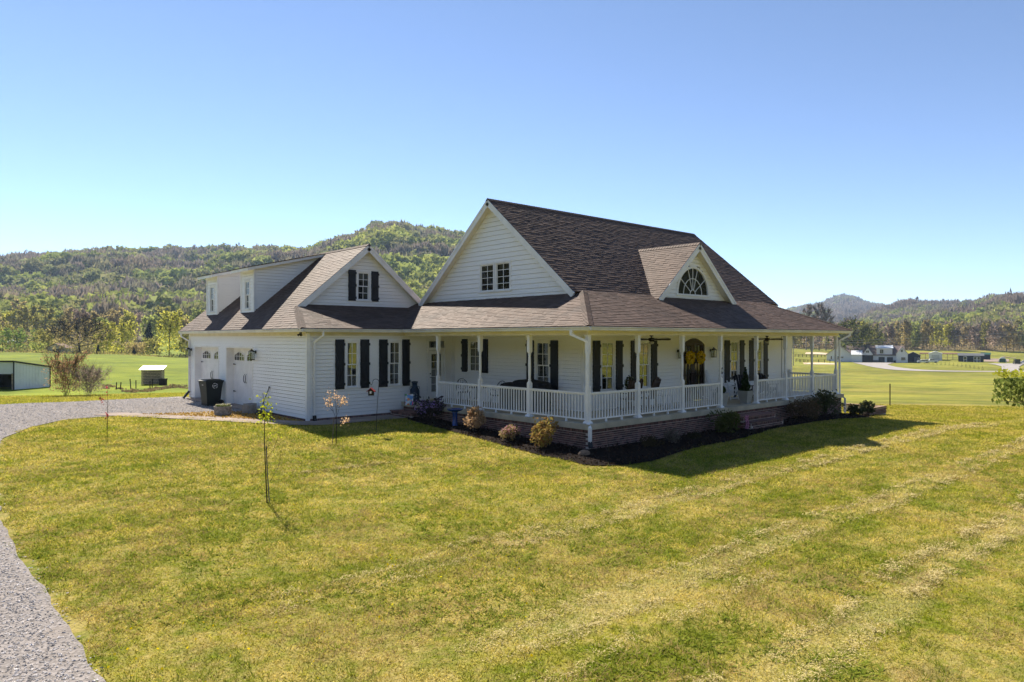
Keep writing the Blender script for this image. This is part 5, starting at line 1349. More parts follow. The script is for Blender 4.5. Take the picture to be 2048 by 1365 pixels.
lv = [rv(-.2 + .12 * rs.random(), 1.18 + .04 * rs.normal()) for _ in range(14)] + [rv(.02 * rs.normal(), .62 + .04 * rs.normal()) for _ in range(10)] + [rv(.02 * rs.normal(), 1.3 + .1 * rs.normal()) for _ in range(6)]
sapling('red_sapling', g(-10.9, 11.0, 0), [rv(0, -.05), rv(.02, .5), rv(.01, 1.0), rv(.03, 1.5)], b3, lv, ((.30, .03, .05), (.42, .08, .09)), .06, 'thin sapling with a few red leaves beside the gravel drive', None, 7, .010)
sapling('bare_sapling', g(-1.25, -1.9, 0), [rv(0, -.05), rv(.01, .3), rv(-.02, .62)], [[rv(0, .25), rv(.1, .42), rv(.12, .55)], [rv(0, .3), rv(-.1, .5)], [rv(0, .2), rv(.06, .3)]], [rv(.02, .5), rv(.1, .5)], ((.1, .09, .05), (.1, .08, .05)), .03, 'short bare twiggy sapling in the mulch at the porch corner', None, 8)

# ------------------------------------------------------------------ trees
def grow(rs, h, cr, form):
    """limb skeleton: list of (points, radii)"""
    L = []; r0 = h * {'vase': .007, 'spread': .021}.get(form, .0105); fork = h * {'spread': .22, 'round': .3, 'tall': .42, 'vase': .06}.get(form, .3)
    top = h * {'spread': .72, 'round': .85, 'tall': .92, 'vase': .5}.get(form, .85)
    lean = rs.normal(size=2) * .03 * h
    tr = [vec(0, 0, -.4), vec(lean[0] * .3, lean[1] * .3, fork), vec(lean[0], lean[1], top)]
    if form != 'vase': L.append((tr, [r0 * 1.25, r0, r0 * .25]))
    tips = []; n = {'spread': 11, 'round': 10, 'tall': 11, 'vase': 16}[form]
    for i in range(n):
        a = 2 * math.pi * (i * .382 + rs.random() * .12); t = i / (n - 1) if form != 'vase' else 0
        z0 = fork * .85 + (top - fork) * t * .9; base = tr[1].lerp(tr[2], max(0, (z0 - fork) / (top - fork))) if form != 'vase' else vec(rs.normal() * .12, rs.normal() * .12, -.1)
        up = {'spread': .35, 'round': .75, 'tall': 1.1, 'vase': 2.2}[form] * (.7 + .6 * rs.random())
        ln = cr * (1.05 - .55 * t) * (.8 + .35 * rs.random())
        d = vec(math.cos(a), math.sin(a), up); d.normalize()
        mid = base + d * ln * .5 + vec(0, 0, -.03 * ln); end = base + d * ln + vec(0, 0, .12 * ln)
        if form == 'vase': mid = base + vec(math.cos(a) * cr * .25, math.sin(a) * cr * .25, h * .45); end = base + vec(math.cos(a) * cr * (.4 + .6 * rs.random()), math.sin(a) * cr * (.4 + .6 * rs.random()), h * (.75 + .25 * rs.random()))
        rr = r0 * (.5 - .2 * t); L.append(([base, mid, end], [rr, rr * .6, rr * .15]))
        for j in range(5):
            s = mid.lerp(end, j / 5) if j else base.lerp(mid, .7); e = s + (d + vec(*(rs.normal(size=3) * .7))).normalized() * ln * (.38 - .03 * j) + vec(0, 0, .1 * ln)
            L.append(([s, s.lerp(e, .55) + vec(*(rs.normal(size=3) * .03 * ln)), e], [rr * .35, rr * .22, rr * .08])); tips.append((s, e))
        tips.append((mid, end))
    return L, tips
def tree(name, loc, h, cr, label, cols, seed, form='round', n=1300, leaf=.5, bark='bark', bare=0., group=None, cat='tree', twigs=500):
    rs = np.random.default_rng(seed); o = empty(name, loc, rs.random() * 6.28, label, cat, group)
    L, tips = grow(rs, h, cr, form); m = MB()
    for p, r in L: m.tube(p, r, 5, False)
    m.build('trunk', MATS[bark], o)
    S = np.array([t[0] for t in tips]); E = np.array([t[1] for t in tips])
    nl = int(n * (1 - bare))
    if nl:
        clump = .55 + .9 * rs.random(len(tips)) ** 2; pr = clump / clump.sum()
        i = rs.choice(len(tips), nl, p=pr); t = .35 + .75 * rs.random(nl); C = S[i] + (E[i] - S[i]) * t[:, None] + rs.normal(size=(nl, 3)) * cr * .085
        low = rs.random(nl) < .36; C[low, 2] *= .25 + .6 * rs.random(low.sum()); C[:, 2] = np.clip(C[:, 2], h * .04, h * 1.04)
        tri_mesh('crown', rand_quads(C, leaf, seed, 1.3), leafmat('leaf_%d_%d_%d' % tuple(int(x * 1000) for x in cols[0]), *cols, .58), o, nv=4)
    nt_ = int(twigs * (.4 + bare))
    i = rs.integers(0, len(tips), nt_); t = rs.random(nt_); A = S[i] + (E[i] - S[i]) * t[:, None]; d = (E[i] - S[i]); d /= np.linalg.norm(d, axis=1)[:, None] + 1e-6
    d = d + rs.normal(size=d.shape) * .5 + np.array([0, 0, .35]); ln = (cr * .3 * (.5 + rs.random(nt_)))[:, None]; w = np.cross(d, rs.normal(size=d.shape)); w /= np.linalg.norm(w, axis=1)[:, None] + 1e-6
    wd = h * .0035
    tri_mesh('twigs', np.stack([A - w * wd, A + w * wd, A + d * ln], 1).reshape(-1, 3), MATS[bark], o)
    return o
def cedar(name, loc, h, r, label, seed, n=1200, leaf=.5, group=None):
    o = empty(name, loc, 0, label, 'tree', group); rs = np.random.default_rng(seed)
    z = 1 - np.sqrt(rs.random(n)); a = rs.random(n) * 6.28; q = r * (1 - .92 * z) * (.5 + .5 * rs.random(n)) * (.8 + .25 * np.sin(a * 5 + z * 11)); C = np.stack([q * np.cos(a), q * np.sin(a), .06 * h + z * h * .94], 1)
    m = MB(); m.tube([(0, 0, -.3), (0, 0, h * .95)], [h * .02, .02], 6); m.build('trunk', MATS['bark_dark'], o)
    tri_mesh('crown', rand_quads(C, leaf, seed, 1.5), leafmat('leaf_cedar', (.012, .022, .012), (.035, .045, .02), .2), o, nv=4); return o
YG = ((.62, .57, .10), (.42, .43, .07)); OL = ((.42, .39, .10), (.28, .27, .075)); OLB = ((.50, .40, .16), (.34, .28, .12)); GR = ((.22, .30, .06), (.13, .19, .045)); BR = ((.46, .35, .27), (.32, .24, .19)); PG = ((.42, .46, .11), (.28, .32, .08))
LG = 'trees along the far edge of the left meadow'
def lt(px, d, h, w, lab, cols, seed, **k):
    p = on(px, d, -.2); return tree(k.pop('name', 'meadow_tree'), p, h, w / 2, lab, cols, seed, group=LG, **k)
lt(160, 222, 13.6, 17, 'big spreading oak with dark limbs and thin olive leaves on the left', OLB, 101, form='spread', n=2600, leaf=.36, bark='bark_dark', twigs=3200, bare=.2)
lt(207, 238, 13, 8, 'narrow yellow green tree just right of the big spreading oak', YG, 102, n=1700, leaf=.5)
lt(243, 226, 11.5, 11, 'yellow green tree with dark lower trunk left of the pale bush', YG, 103, form='round', n=1800, leaf=.42, bark='bark_dark', bare=.15, twigs=900)
lt(272, 216, 4.2, 7, 'wide pale olive bush at the left meadow edge', OLB, 104, form='vase', n=900, leaf=.35)
lt(338, 214, 13.8, 11, 'yellow green tree with bare forked trunk left of the garage roof', YG, 105, form='tall', n=1700, leaf=.45, bark='bark_dark', bare=.15, twigs=800)
lt(372, 214, 9, 5, 'half hidden olive tree at the garage corner', OL, 106, n=600, leaf=.45, twigs=700)
lt(86, 240, 9, 10, 'rounded olive tree above the old grey barn', OL, 107, n=900, leaf=.5)
lt(118, 255, 10, 10, 'olive tree left of the big spreading oak', OLB, 108, n=700, leaf=.5, bare=.3, twigs=900)
lt(75, 225, 4.2, 5, 'small light green bush left of the old grey barn', PG, 109, form='vase', n=500, leaf=.35)
lt(28, 245, 9, 12, 'dark rounded tree at the far left meadow edge', GR, 110, n=1000, leaf=.5)
lt(5, 262, 12, 13, 'olive tree at the left border of the picture', OL, 111, n=1000, leaf=.5)
lt(222, 265, 9, 9, 'dull olive tree behind the yellow green trees', OL, 112, n=700, leaf=.5, bare=.3, twigs=700)
lt(305, 240, 7, 8, 'olive bush under the dark cedar', OL, 113, form='round', n=700, leaf=.45)
cedar('cedar_tree', on(298, 262, -.2), 13, 3.4, 'dark pointed cedar on the left tree line', 120, 1500, .5, LG)
cedar('cedar_tree', on(196, 214, -.2), 3.4, .8, 'small dark cedar right of the big spreading oak', 121, 300, .35, LG)
cedar('cedar_tree', on(268, 213, -.2), 2.8, .9, 'small dark cedar in front of the pale olive bush', 122, 300, .35, LG)
ORD = ['first', 'second', 'third', 'fourth', 'fifth', 'sixth', 'seventh', 'eighth', 'ninth', 'tenth', 'eleventh', 'twelfth', 'thirteenth', 'fourteenth', 'fifteenth', 'sixteenth', 'seventeenth', 'eighteenth', 'nineteenth', 'twentieth', 'twenty first', 'twenty second', 'twenty third', 'twenty fourth', 'twenty fifth', 'twenty sixth', 'twenty seventh', 'twenty eighth', 'twenty ninth', 'thirtieth']
def wname(c): return {id(YG): 'yellow green', id(OL): 'olive', id(OLB): 'tan olive', id(GR): 'green', id(BR): 'bare brown', id(PG): 'pale green'}[id(c)]
# back row on the left, at the foot of the hill
rs = np.random.default_rng(77)
for i, px in enumerate(np.linspace(-30, 470, 22)):
    c = (OL, YG, OLB, BR, PG, OLB, OL)[rs.integers(0, 7)]; d = 325 + 60 * rs.random(); tallk = 1.35 if 20 < px < 95 else 1.
    tree('hillfoot_tree', on(px + rs.normal() * 5, d, -.2), (14 + 4 * rs.random()) * tallk, 5.2 + 1.5 * rs.random(), '%s tree, %s from left in the back row under the left hill' % (wname(c), ORD[i]), c, 200 + i, form=('tall', 'round')[i % 2], n=1700, leaf=.7, bare=.4 if c is BR else .05, group='trees in the back row below the left hill', twigs=500, bark='bark_grey')
# row beyond the far white house on the right
RG = 'trees in the row beyond the far white house'
rs = np.random.default_rng(78); k = 0
SEQ = [BR, OL, OLB, BR, PG, BR, BR, OLB, YG, OL, BR, OLB, OLB, PG, OLB, YG, YG, BR, OLB, BR, OL, BR, OLB, OLB, PG, YG, OL]
for i, px in enumerate(np.linspace(1570, 2090, 27)):
    c = SEQ[i]; d = 440 + 30 * rs.random()
    tree('row_tree', on(px + rs.normal() * 4, d, -.2), 15 + 6 * rs.random(), 4.6 + 1.5 * rs.random(), '%s tree, %s from left in the row beyond the far house' % (wname(c), ORD[i]), c, 300 + i, form=('tall', 'round')[i % 2], n=1500, leaf=.72, bare=.5 if c is BR else .05, group=RG, bark='bark_grey', twigs=1500)
rs = np.random.default_rng(79)
for i, px in enumerate(np.linspace(1560, 2080, 24)):
    c = (OLB, BR, OL, BR, PG)[rs.integers(0, 5)]
    tree('rear_tree', on(px + rs.normal() * 6, 500 + 60 * rs.random(), -.2), 16 + 5 * rs.random(), 5.5 + rs.random(), '%s tree, %s from left in the rear row at right' % (wname(c), ORD[i]), c, 340 + i, form='round', n=1100, leaf=.85, bare=.45 if c is BR else .05, group='rear row of trees at the right hill foot', twigs=400, bark='bark_grey')
tree('field_tree', on(1708, 330, -.2), 23.5, 10.5, 'large round green tree right of the porch roof end', ((.16, .18, .045), (.08, .10, .03)), 401, 'spread', 1900, .65, 'bark_dark', twigs=1600)
for px, h, s in ((1612, 30, 402), (1638, 31, 403), (1652, 28, 404)):
    tree('bare_tree', on(px, 425, -.2), h, 5.6, 'tall bare brown tree, %s from the left above the right porch roof' % ORD[s - 402], BR, s, 'tall', 900, .5, 'bark_grey', bare=.5, group='tall bare trees above the porch roof', twigs=1500)
shrub('dark_evergreen', on(1700, 345), 5, 5, 'dark evergreen clump under the large round green tree', ((.012, .018, .012), (.03, .035, .02)), 700, .6, 410, group='bushes near the far house')
# vase-shaped yard bushes on the left
shrub_b = tree('bronze_bush', on(133, 46.1), 2.85, 1.35, 'tall bush with upright stems and rusty leaves by the drive', ((.42, .25, .13), (.28, .17, .10)), 501, 'vase', 2600, .07, 'bark', group=None, cat='bush', twigs=2200)
tree('grey_bush', on(180, 45.5), 1.95, 1.2, 'twiggy grey brown bush beside the taller rusty bush', ((.40, .31, .26), (.28, .21, .18)), 502, 'vase', 2400, .055, 'bark_grey', cat='bush', twigs=3200)
# leafy crown reaching in at the right edge
p = on(2086, 24); o = empty('edge_tree', p, 0, 'leafy green tree reaching in at the right edge of the picture', 'tree')
m = MB(); m.tube([(0, 0, -.2), (.05, 0, .7), (0, 0, 1.5), (0, .05, 2.3)], [.07, .055, .04, .015], 7)
rs = np.random.default_rng(9)
for a in np.linspace(0, 6.28, 12): m.tube([(0, 0, .9 + .1 * a % .5), (.5 * math.cos(a), .5 * math.sin(a), 1.25), (1.25 * math.cos(a), 1.25 * math.sin(a), 1.5 + .2 * math.sin(a * 3))], [.03, .02, .006], 5)
m.build('trunk', MATS['bark'], o)
n = 2000; a = rs.random(n) * 6.28; q = 1.4 * np.sqrt(rs.random(n)) * (.85 + .3 * fbm(np.cos(a) * 2, np.sin(a) * 2, 2)); tier = rs.integers(0, 3, n)
C = np.stack([q * np.cos(a), q * np.sin(a), np.array([1.62, 1.88, 2.1])[tier] + .22 * rs.normal(size=n) * .6 - .18 * (q / 1.5) ** 2 * (tier == 0)], 1)
up = C[:, 2] > 2.1
tri_mesh('crown', rand_quads(C[~up], .10, 4, 1.6, np.array([[0, 0, 1.]])), leafmat('edge_leaf', (.10, .14, .03), (.28, .32, .08), .5), o, nv=4)
tri_mesh('top_leaves', rand_quads(C[up] + np.array([0, 0, .08]), .10, 5, 1.6), leafmat('edge_leaf_top', (.30, .32, .03), (.42, .40, .05), .45), o, nv=4)  # topmost leaves yellower and paler than the crown below

# ------------------------------------------------------------------ woods on the hills
def forest(name, label, pxr, dr, n, size, seed, tris=64, zmin=14., green=.5, hz=9.):
    rs = np.random.default_rng(seed); px = pxr[0] + (pxr[1] - pxr[0]) * rs.random(n); d = np.sqrt(dr[0] ** 2 + (dr[1] ** 2 - dr[0] ** 2) * rs.random(n))
    P = CAMP[:2][None] + d[:, None] * (FWD[None] + RGT[None] * ((px - 1024) / FPX)[:, None]); z = terrain(P[:, 0], P[:, 1])
    ok = z > zmin; P = P[ok]; z = z[ok]; d = d[ok]; px = px[ok]; n = len(z)
    if not n: return
    f = fbm(P[:, 0] / 120 + seed, P[:, 1] / 70, 4); hgt = (z - z.min()) / (z.max() - z.min() + 1)
    wgt = 1 / (1 + np.exp(-((f - .14 * hgt + .10 * rs.normal(size=n) * .6) - (.50 - .22 * (green - .5))) / .035))
    bare = wgt < .4
    h = hz * (.8 + .5 * rs.random(n)); cr = size * (.5 + .95 * rs.random(n) ** 1.5); h = h * (.6 + .4 * cr / size)
    tone = (fbm(P[:, 0] / 45 + 7, P[:, 1] / 45, 3))[:, None]; jit = (.85 + .3 * rs.random((n, 1)))
    grn = (np.array([.30, .335, .085]) + np.array([.16, .11, .0]) * (tone - .4)) * jit; brn = (np.array([.235, .19, .155]) + np.array([.10, .05, .0]) * (tone - .4)) * jit
    base = grn * wgt[:, None] + brn * (1 - wgt[:, None])
    u = rs.normal(size=(n, tris, 3)); u /= np.linalg.norm(u, axis=2)[..., None]; u[..., 2] = u[..., 2] * .9 + .1
    q = (.55 + .45 * rs.random((n, tris, 1)))
    lump = 1 + .25 * np.sin(u[..., :1] * 5 + rs.random((n, 1, 1)) * 6) * np.sin(u[..., 1:2] * 4 + rs.random((n, 1, 1)) * 6)
    C = np.concatenate([P, z[:, None]], 1)[:, None] + np.concatenate([np.zeros((n, 1, 2)), (h * .62)[:, None, None]], 2) + u * q * lump * np.stack([cr, cr, h * .42], 1)[:, None]
    a = rs.normal(size=(n, tris, 3)); b = rs.normal(size=(n, tris, 3))
    bb = bare[:, None, None]
    a = np.where(bb, a * np.array([.25, .25, .3]) + np.array([0, 0, 1.]), a); a /= np.linalg.norm(a, axis=2)[..., None]; b -= (a * b).sum(2)[..., None] * a; b /= np.linalg.norm(b, axis=2)[..., None]
    s = (cr * .30)[:, None, None] * (.6 + .8 * rs.random((n, tris, 1)))
    la = np.where(bb, s * 1.25, s); lb = np.where(bb, s * .45, s * .87)
    T = np.stack([C + a * la, C - .5 * a * la + b * lb, C - .5 * a * la - b * lb], 2).reshape(-1, 3)
    # a trunk sliver for each tree
    w = np.array([RGT[0], RGT[1], 0]) * .22; B = np.concatenate([P, z[:, None]], 1); tip = B + np.stack([np.zeros(n), np.zeros(n), h * .95], 1)
    TT = np.stack([B - w, B + w, tip], 1).reshape(-1, 3)
    col = np.concatenate([np.repeat(base, tris, 0), np.tile(np.array([[.08, .065, .055]]), (n, 1))])
    o = tri_mesh(name, np.concatenate([T, TT]), leafmat('forest_leaf', None, None, .35, True), None, col)
    return tag(o, label, 'woods', kind='stuff')
forest('woods', 'spring woods covering the hill on the left', (-260, 990), (395, 1090), 5600, 6.4, 31, 100, 4., .80, 12)
forest('woods', 'brown and olive woods on the right hills', (1480, 2360), (470, 1380), 6000, 6.2, 32, 64, -6., .50, 11)
forest('woods', 'bluish woods on the distant mountain at the right', (1480, 1860), (1700, 2680), 2300, 11, 33, 36, 14., .12, 14)
forest('woods', 'bluish woods on the distant ridge at the far left', (-200, 240), (1650, 2680), 900, 11, 34, 34, 60., .12, 14)
def brush(name, label, px0, px1, d0, d1, n, seed, cols, hz, sz):
    rs = np.random.default_rng(seed); px = px0 + (px1 - px0) * rs.random(n); d = d0 + (d1 - d0) * rs.random(n); P = CAMP[:2] + d[:, None] * (FWD + RGT * ((px - 1024) / FPX)[:, None])
    k = fbm(P[:, 0] / 9, P[:, 1] / 9, 3); z = terrain(P[:, 0], P[:, 1]) + hz * rs.random(n) ** 1.6 * (.25 + 1.3 * ss(.3, .75, k))
    tag(tri_mesh(name, rand_quads(np.concatenate([P, z[:, None]], 1), sz, seed, 1.5), leafmat(name + str(seed), *cols, .4), nv=4), label, 'undergrowth', kind='stuff')
brush('undergrowth', 'brown undergrowth below the trees beyond the far house', 1540, 2110, 452, 475, 5200, 71, ((.46, .37, .21), (.30, .25, .13)), 5., .8)
brush('undergrowth', 'olive undergrowth along the left tree line', -60, 275, 268, 300, 4200, 72, ((.33, .30, .09), (.20, .17, .08)), 5.5, .75)
brush('undergrowth', 'low weeds at the far edge of the left meadow', -60, 400, 205, 214, 1800, 73, ((.40, .38, .10), (.28, .22, .10)), 1.0, .4)
# ------------------------------------------------------------------ buildings and things far off
def farm(name, px, d, label, cat, group=None, rz=0., dz=0.): return empty(name, on(px, d, dz), -YAW + rz - (math.atan((px - 1024) / FPX) if px > 1500 else 0), label, cat, group)
def gable_block(o, x0, x1, y0, y1, he, hp, wall, roofm, axis='y', ov=.4, base=-1.5):
    """walls with gables and a two-sided roof; axis = direction of the ridge"""
    m = MB()
    if axis == 'y':
        c = (x0 + x1) / 2; m.prism([(x0, y0, base), (x1, y0, base), (x1, y0, he), (c, y0, hp), (x0, y0, he)], (0, y1 - y0, 0)); m.build('wall', wall, o)
        sl = (hp - he) / (c - x0)
        for s in (-1, 1):
            e = c + s * (c - x0 + ov); k = MB(); k.prism([(c, y0 - ov, hp + .12), (e, y0 - ov, he - ov * sl + .12), (e, y0 - ov, he - ov * sl), (c, y0 - ov, hp)], (0, y1 - y0 + 2 * ov, 0)); k.build('roof', roofm, o)
    else:
        c = (y0 + y1) / 2; m.prism([(x0, y0, base), (x0, y1, base), (x0, y1, he), (x0, c, hp), (x0, y0, he)], (x1 - x0, 0, 0)); m.build('wall', wall, o)
        sl = (hp - he) / (c - y0)
        for s in (-1, 1):
            e = c + s * (c - y0 + ov); k = MB(); k.prism([(x0 - ov, c, hp + .12), (x0 - ov, e, he - ov * sl + .12), (x0 - ov, e, he - ov * sl), (x0 - ov, c, hp)], (x1 - x0 + 2 * ov, 0, 0)); k.build('roof', roofm, o)
def far_window(o, x0, x1, y, z0, z1, fm='far_white', gm='car_glass', cols=2, name='window'):
    m = MB(); m.box(x0 - .1, x1 + .1, y - .06, y + .05, z0 - .1, z1 + .1); w = m.build(name, MATS[fm], o)
    for i in range(cols): a = x0 + (x1 - x0) * i / cols; b = x0 + (x1 - x0) * (i + 1) / cols; k = MB(); k.box(a + .04, b - .04, y - .09, y - .05, z0, z1); k.build('pane', MATS[gm], w)
D = 318; S_ = D / FPX
o = farm('far_house', 1732, D, 'large white neighbouring house with brown roofs beyond the right field', 'house'); X = lambda p: (p - 1732) * S_ * .9
W = MATS['far_white']
gable_block(o, X(1652), X(1704), 0, 11, 3.5, 7.5, W, MATS['far_roof'], 'y', .8)
gable_block(o, X(1694), X(1806), 3, 15, 3.4, 7.4, W, MATS['far_roof_brown'], 'x', .5)
gable_block(o, X(1791), X(1813), 0, 8, 4.1, 7.0, W, MATS['far_roof_brown'], 'y', .4)
gable_block(o, X(1725), X(1746), 1.2, 6, 3.6, 6.6, W, MATS['far_roof_brown'], 'y', .4, base=3.2)
m = MB(); m.prism([(X(1703), -1.5, -1.5), (X(1703), 3.2, -1.5), (X(1703), 3.2, 5.0), (X(1703), -1.5, 3.3)], (X(1724) - X(1703), 0, 0)); m.build('wing_wall', W, o)
m = MB(); m.prism([(X(1702), -1.9, 3.3), (X(1702), 3.3, 5.15), (X(1702), 3.3, 5.3), (X(1702), -1.9, 3.45)], (X(1725) - X(1702), 0, 0)); m.build('metal_roof', MATS['metal_white'], o)
for p in (1725.5, 1732, 1739, 1745.5): m = MB(); m.box(X(p) - .12, X(p) + .12, 1.2, 1.45, -1, 3.25); m.build('porch_post', MATS['rocker_wood'], o)
m = MB(); m.box(X(1725), X(1746), 2.6, 2.9, -.5, 3.1); m.build('recess_shade', MATS['far_door'], o)  # dark slab whose colour stands in for the shade of the porch recess
for a, b in ((1757, 1769), (1773.5, 1785)): m = MB(); m.box(X(a), X(b), 2.85, 3.05, -.3, 2.35); m.build('garage_door', MATS['far_door'], o)
m = MB(); m.box(X(1746), X(1757), 2.8, 3.05, -.5, .9); m.build('stone_skirt', MATS['far_grey'], o)
m = MB(); m.box(X(1786), X(1791), 2.8, 3.05, -.5, .9); m.build('stone_skirt', MATS['far_grey'], o)
m = MB(); m.prism([(X(1753), 3.1, 3.5), (X(1753), 3.1, 6.3), (X(1753), 8.5, 7.3), (X(1753), 8.5, 3.5)], (X(1784) - X(1753), 0, 0)); dm = m.build('dormer', W, o)
m = MB(); m.prism([(X(1751), 2.3, 6.2), (X(1751), 9, 7.45), (X(1751), 9, 7.6), (X(1751), 2.3, 6.38)], (X(1786) - X(1751), 0, 0)); m.build('dormer_roof', MATS['metal_white'], o)
far_window(o, X(1759.5), X(1766.5), 3.05, 4.0, 5.7); far_window(o, X(1799.5), X(1803.5), -.02, 4.7, 5.8); far_window(o, X(1800.5), X(1808.5), -.02, 1.1, 2.4, cols=4)
far_window(o, X(1660.5), X(1663), -.02, 1.1, 2.6, cols=1); far_window(o, X(1674.5), X(1677), -.02, 1.1, 2.6, cols=1); far_window(o, X(1681), X(1686.5), -.02, 1.9, 2.4); far_window(o, X(1732), X(1738), 1.18, 4.3, 5.3)
o = farm('navy_outbuilding', 1826, 320, 'dark navy outbuilding at the right end of the far white house', 'shed'); gable_block(o, -2.8, 2.9, 0, 7, 3.0, 4.5, MATS['far_navy'], MATS['far_roof'], 'y', .3)
for x in (-2.3, -.6): m = MB(); m.box(x, x + 1.0, -.08, .0, -.5, 2.2); m.build('door', MATS['dark_trim'], o)
m = MB(); m.box(.5, 1.7, -.08, .0, -.5, 2.3); m.build('door', MATS['far_grey'], o); far_window(o, 2.0, 2.5, -.02, .8, 1.9, cols=1)
o = farm('white_garage', 1871, 335, 'small white metal garage left of the dark barn', 'shed'); gable_block(o, -2.7, 2.7, 0, 7, 3.3, 4.3, W, MATS['metal_white'], 'y', .2)
m = MB(); m.box(-1.6, 1.6, -.07, 0, -.5, 2.6); m.build('roll_door', MATS['metal_roof'], o)
o = farm('run_in_shelter', 1884, 342, 'long low open shelter with rusty roof behind the white garage', 'shelter')
m = MB(); m.prism([(-9.5, 0, 2.7), (-9.5, 5, 3.2), (-9.5, 5, 3.35), (-9.5, 0, 2.95)], (18.6, 0, 0)); m.build('roof', MATS['rust_roof'], o)
for i in range(9): m = MB(); m.box(-9.3 + i * 2.28, -9.1 + i * 2.28, .1, .3, -1, 2.75); m.build('post', MATS['old_wood'], o)
for z in (.4, 1.1): m = MB(); m.box(-9.3, 9.1, .05, .1, z, z + .16); m.build('rail', MATS['old_wood'], o)
o = farm('dark_barn', 1942, 322, 'long dark barn with white framed doors in the far yard', 'barn'); gable_block(o, -4.9, 4.8, 0, 4.5, 2.9, 3.9, MATS['far_navy'], MATS['far_grey'], 'x', .3)
def xdoor(a, b):
    m = MB(); y = -.06
    for q in ((a, a + .16, -.2, 2.5), (b - .16, b, -.2, 2.5), (a, b, 2.34, 2.5), (a, b, 1.05, 1.21), (a, b, -.2, -.04)): m.box(q[0], q[1], y - .05, y, q[2], q[3])
    m.bar((a, y - .02, 0), (b, y - .02, 1.1), .12, .04); m.bar((b, y - .02, 0), (a, y - .02, 1.1), .12, .04); d = m.build('barn_door', W, o); k = MB(); k.box(a + .1, b - .1, y - .01, y + .01, 1.2, 2.4); k.build('pane', MATS['car_glass'], d)
xdoor(-2.95, -1.55); xdoor(1.0, 2.25); xdoor(2.3, 3.55)
o = farm('green_shed', 1970, 345, 'small dark green shed behind the right end of the barn', 'shed'); gable_block(o, -1.6, 2.2, 0, 3, 2.6, 3.3, MATS['far_navy'], MATS['green_paint'], 'x', .2)
def dome(px, d, w, h, lab, mt):
    o = farm('carport_tent', px, d, lab, 'tent'); m = MB(); pts = [(w * math.cos(t), 0, h * math.sin(t)) for t in np.linspace(0, math.pi, 11)]; m.prism(pts, (0, 4, 0)); m.build('cover', MATS[mt], o); m = MB(); m.box(-w * .7, w * .7, -.05, -.01, 0, h * .7); m.build('flap', MATS['green_paint'], o)
dome(2005, 318, 1.6, 2.5, 'rounded green and white tent right of the dark barn', 'metal_white')
o = farm('lean_to', 2019, 330, 'low pale roofed lean-to right of the rounded tent', 'shelter'); m = MB(); m.prism([(-2.5, 0, 1.9), (2.5, 0, 1.5), (2.5, 0, 1.65), (-2.5, 0, 2.4)], (0, 3, 0)); m.build('roof', MATS['sand'], o)
for x in (-2.2, 2.2): m = MB(); m.box(x - .1, x + .1, .1, .3, -1, 1.7); m.build('post', MATS['old_wood'], o)
def car(px, d, label, rz, body='car_white', kind='suv', L=4.7):
    o = farm('parked_car', px, d, label, 'car', 'vehicles parked by the far house', rz); w = .92
    if kind == 'suv': lo = [(-.5, .35), (-.5, .75), (-.46, .95), (-.28, 1.03), (-.16, 1.55), (.36, 1.62), (.47, 1.1), (.5, .95), (.5, .4)]
    elif kind == 'truck': lo = [(-.5, .45), (-.5, .95), (-.47, 1.12), (-.26, 1.18), (-.17, 1.72), (.1, 1.75), (.14, 1.2), (.5, 1.18), (.5, .5)]
    else: lo = [(-.5, .4), (-.5, .9), (-.44, 1.1), (-.25, 1.15), (-.2, 2.2), (.5, 2.3), (.5, .4)]
    m = MB(); m.prism([(x * L, -w, z) for x, z in lo], (0, 2 * w, 0)); b = m.build('body', MATS[body], o)
    glass = {'suv': [(-.26, 1.08), (-.155, 1.48), (.34, 1.53), (.42, 1.1)], 'truck': [(-.24, 1.22), (-.16, 1.64), (.08, 1.66), (.11, 1.22)], 'van': [(-.23, 1.2), (-.19, 1.9), (.1, 1.95), (.1, 1.2)]}[kind]
    for s in (-1, 1): k = MB(); k.prism([(x * L, s * (w + .005), z) for x, z in glass], (0, s * .012, 0)); k.build('side_window', MATS['car_glass'], o)
    fx = {'suv': (-.28, 1.05, -.165, 1.5), 'truck': (-.26, 1.2, -.175, 1.66), 'van': (-.25, 1.2, -.205, 1.95)}[kind]
    k = MB(); k.add([(fx[0] * L - .02, -.78, fx[1]), (fx[0] * L - .02, .78, fx[1]), (fx[2] * L - .02, .72, fx[3]), (fx[2] * L - .02, -.72, fx[3])], [(0, 1, 2, 3)]); k.build('windscreen', MATS['car_glass'], o)
    for x in (-.31, .31):
        for s in (-1, 1): k = MB(); k.tube([(x * L, s * (w - .16), .36), (x * L, s * (w + .03), .36)], .36, 16); wl = k.build('wheel', MATS['rubber'], o); k = MB(); k.tube([(x * L, s * (w + .02), .36), (x * L, s * (w + .045), .36)], .2, 12); k.build('rim', MATS['silver'], wl)
    for s in (-1, 1): k = MB(); k.box(-.505 * L, -.49 * L, s * .6 - .17, s * .6 + .17, .72, .88); k.build('headlight', MATS['silver'], o)
car(1846, 306, 'white estate car parked left of the white pickup by the far house', math.radians(8)); car(1862, 311, 'white pickup truck parked beside the white estate car', math.radians(-172), kind='truck', L=5.6)
car(2033, 292, 'dark van with pale bumper on the far gravel at right', math.radians(-80), 'car_dark', 'van', 5.0); car(2050, 300, 'white car cut off by the right edge of the picture', math.radians(5))
rs = np.random.default_rng(5)
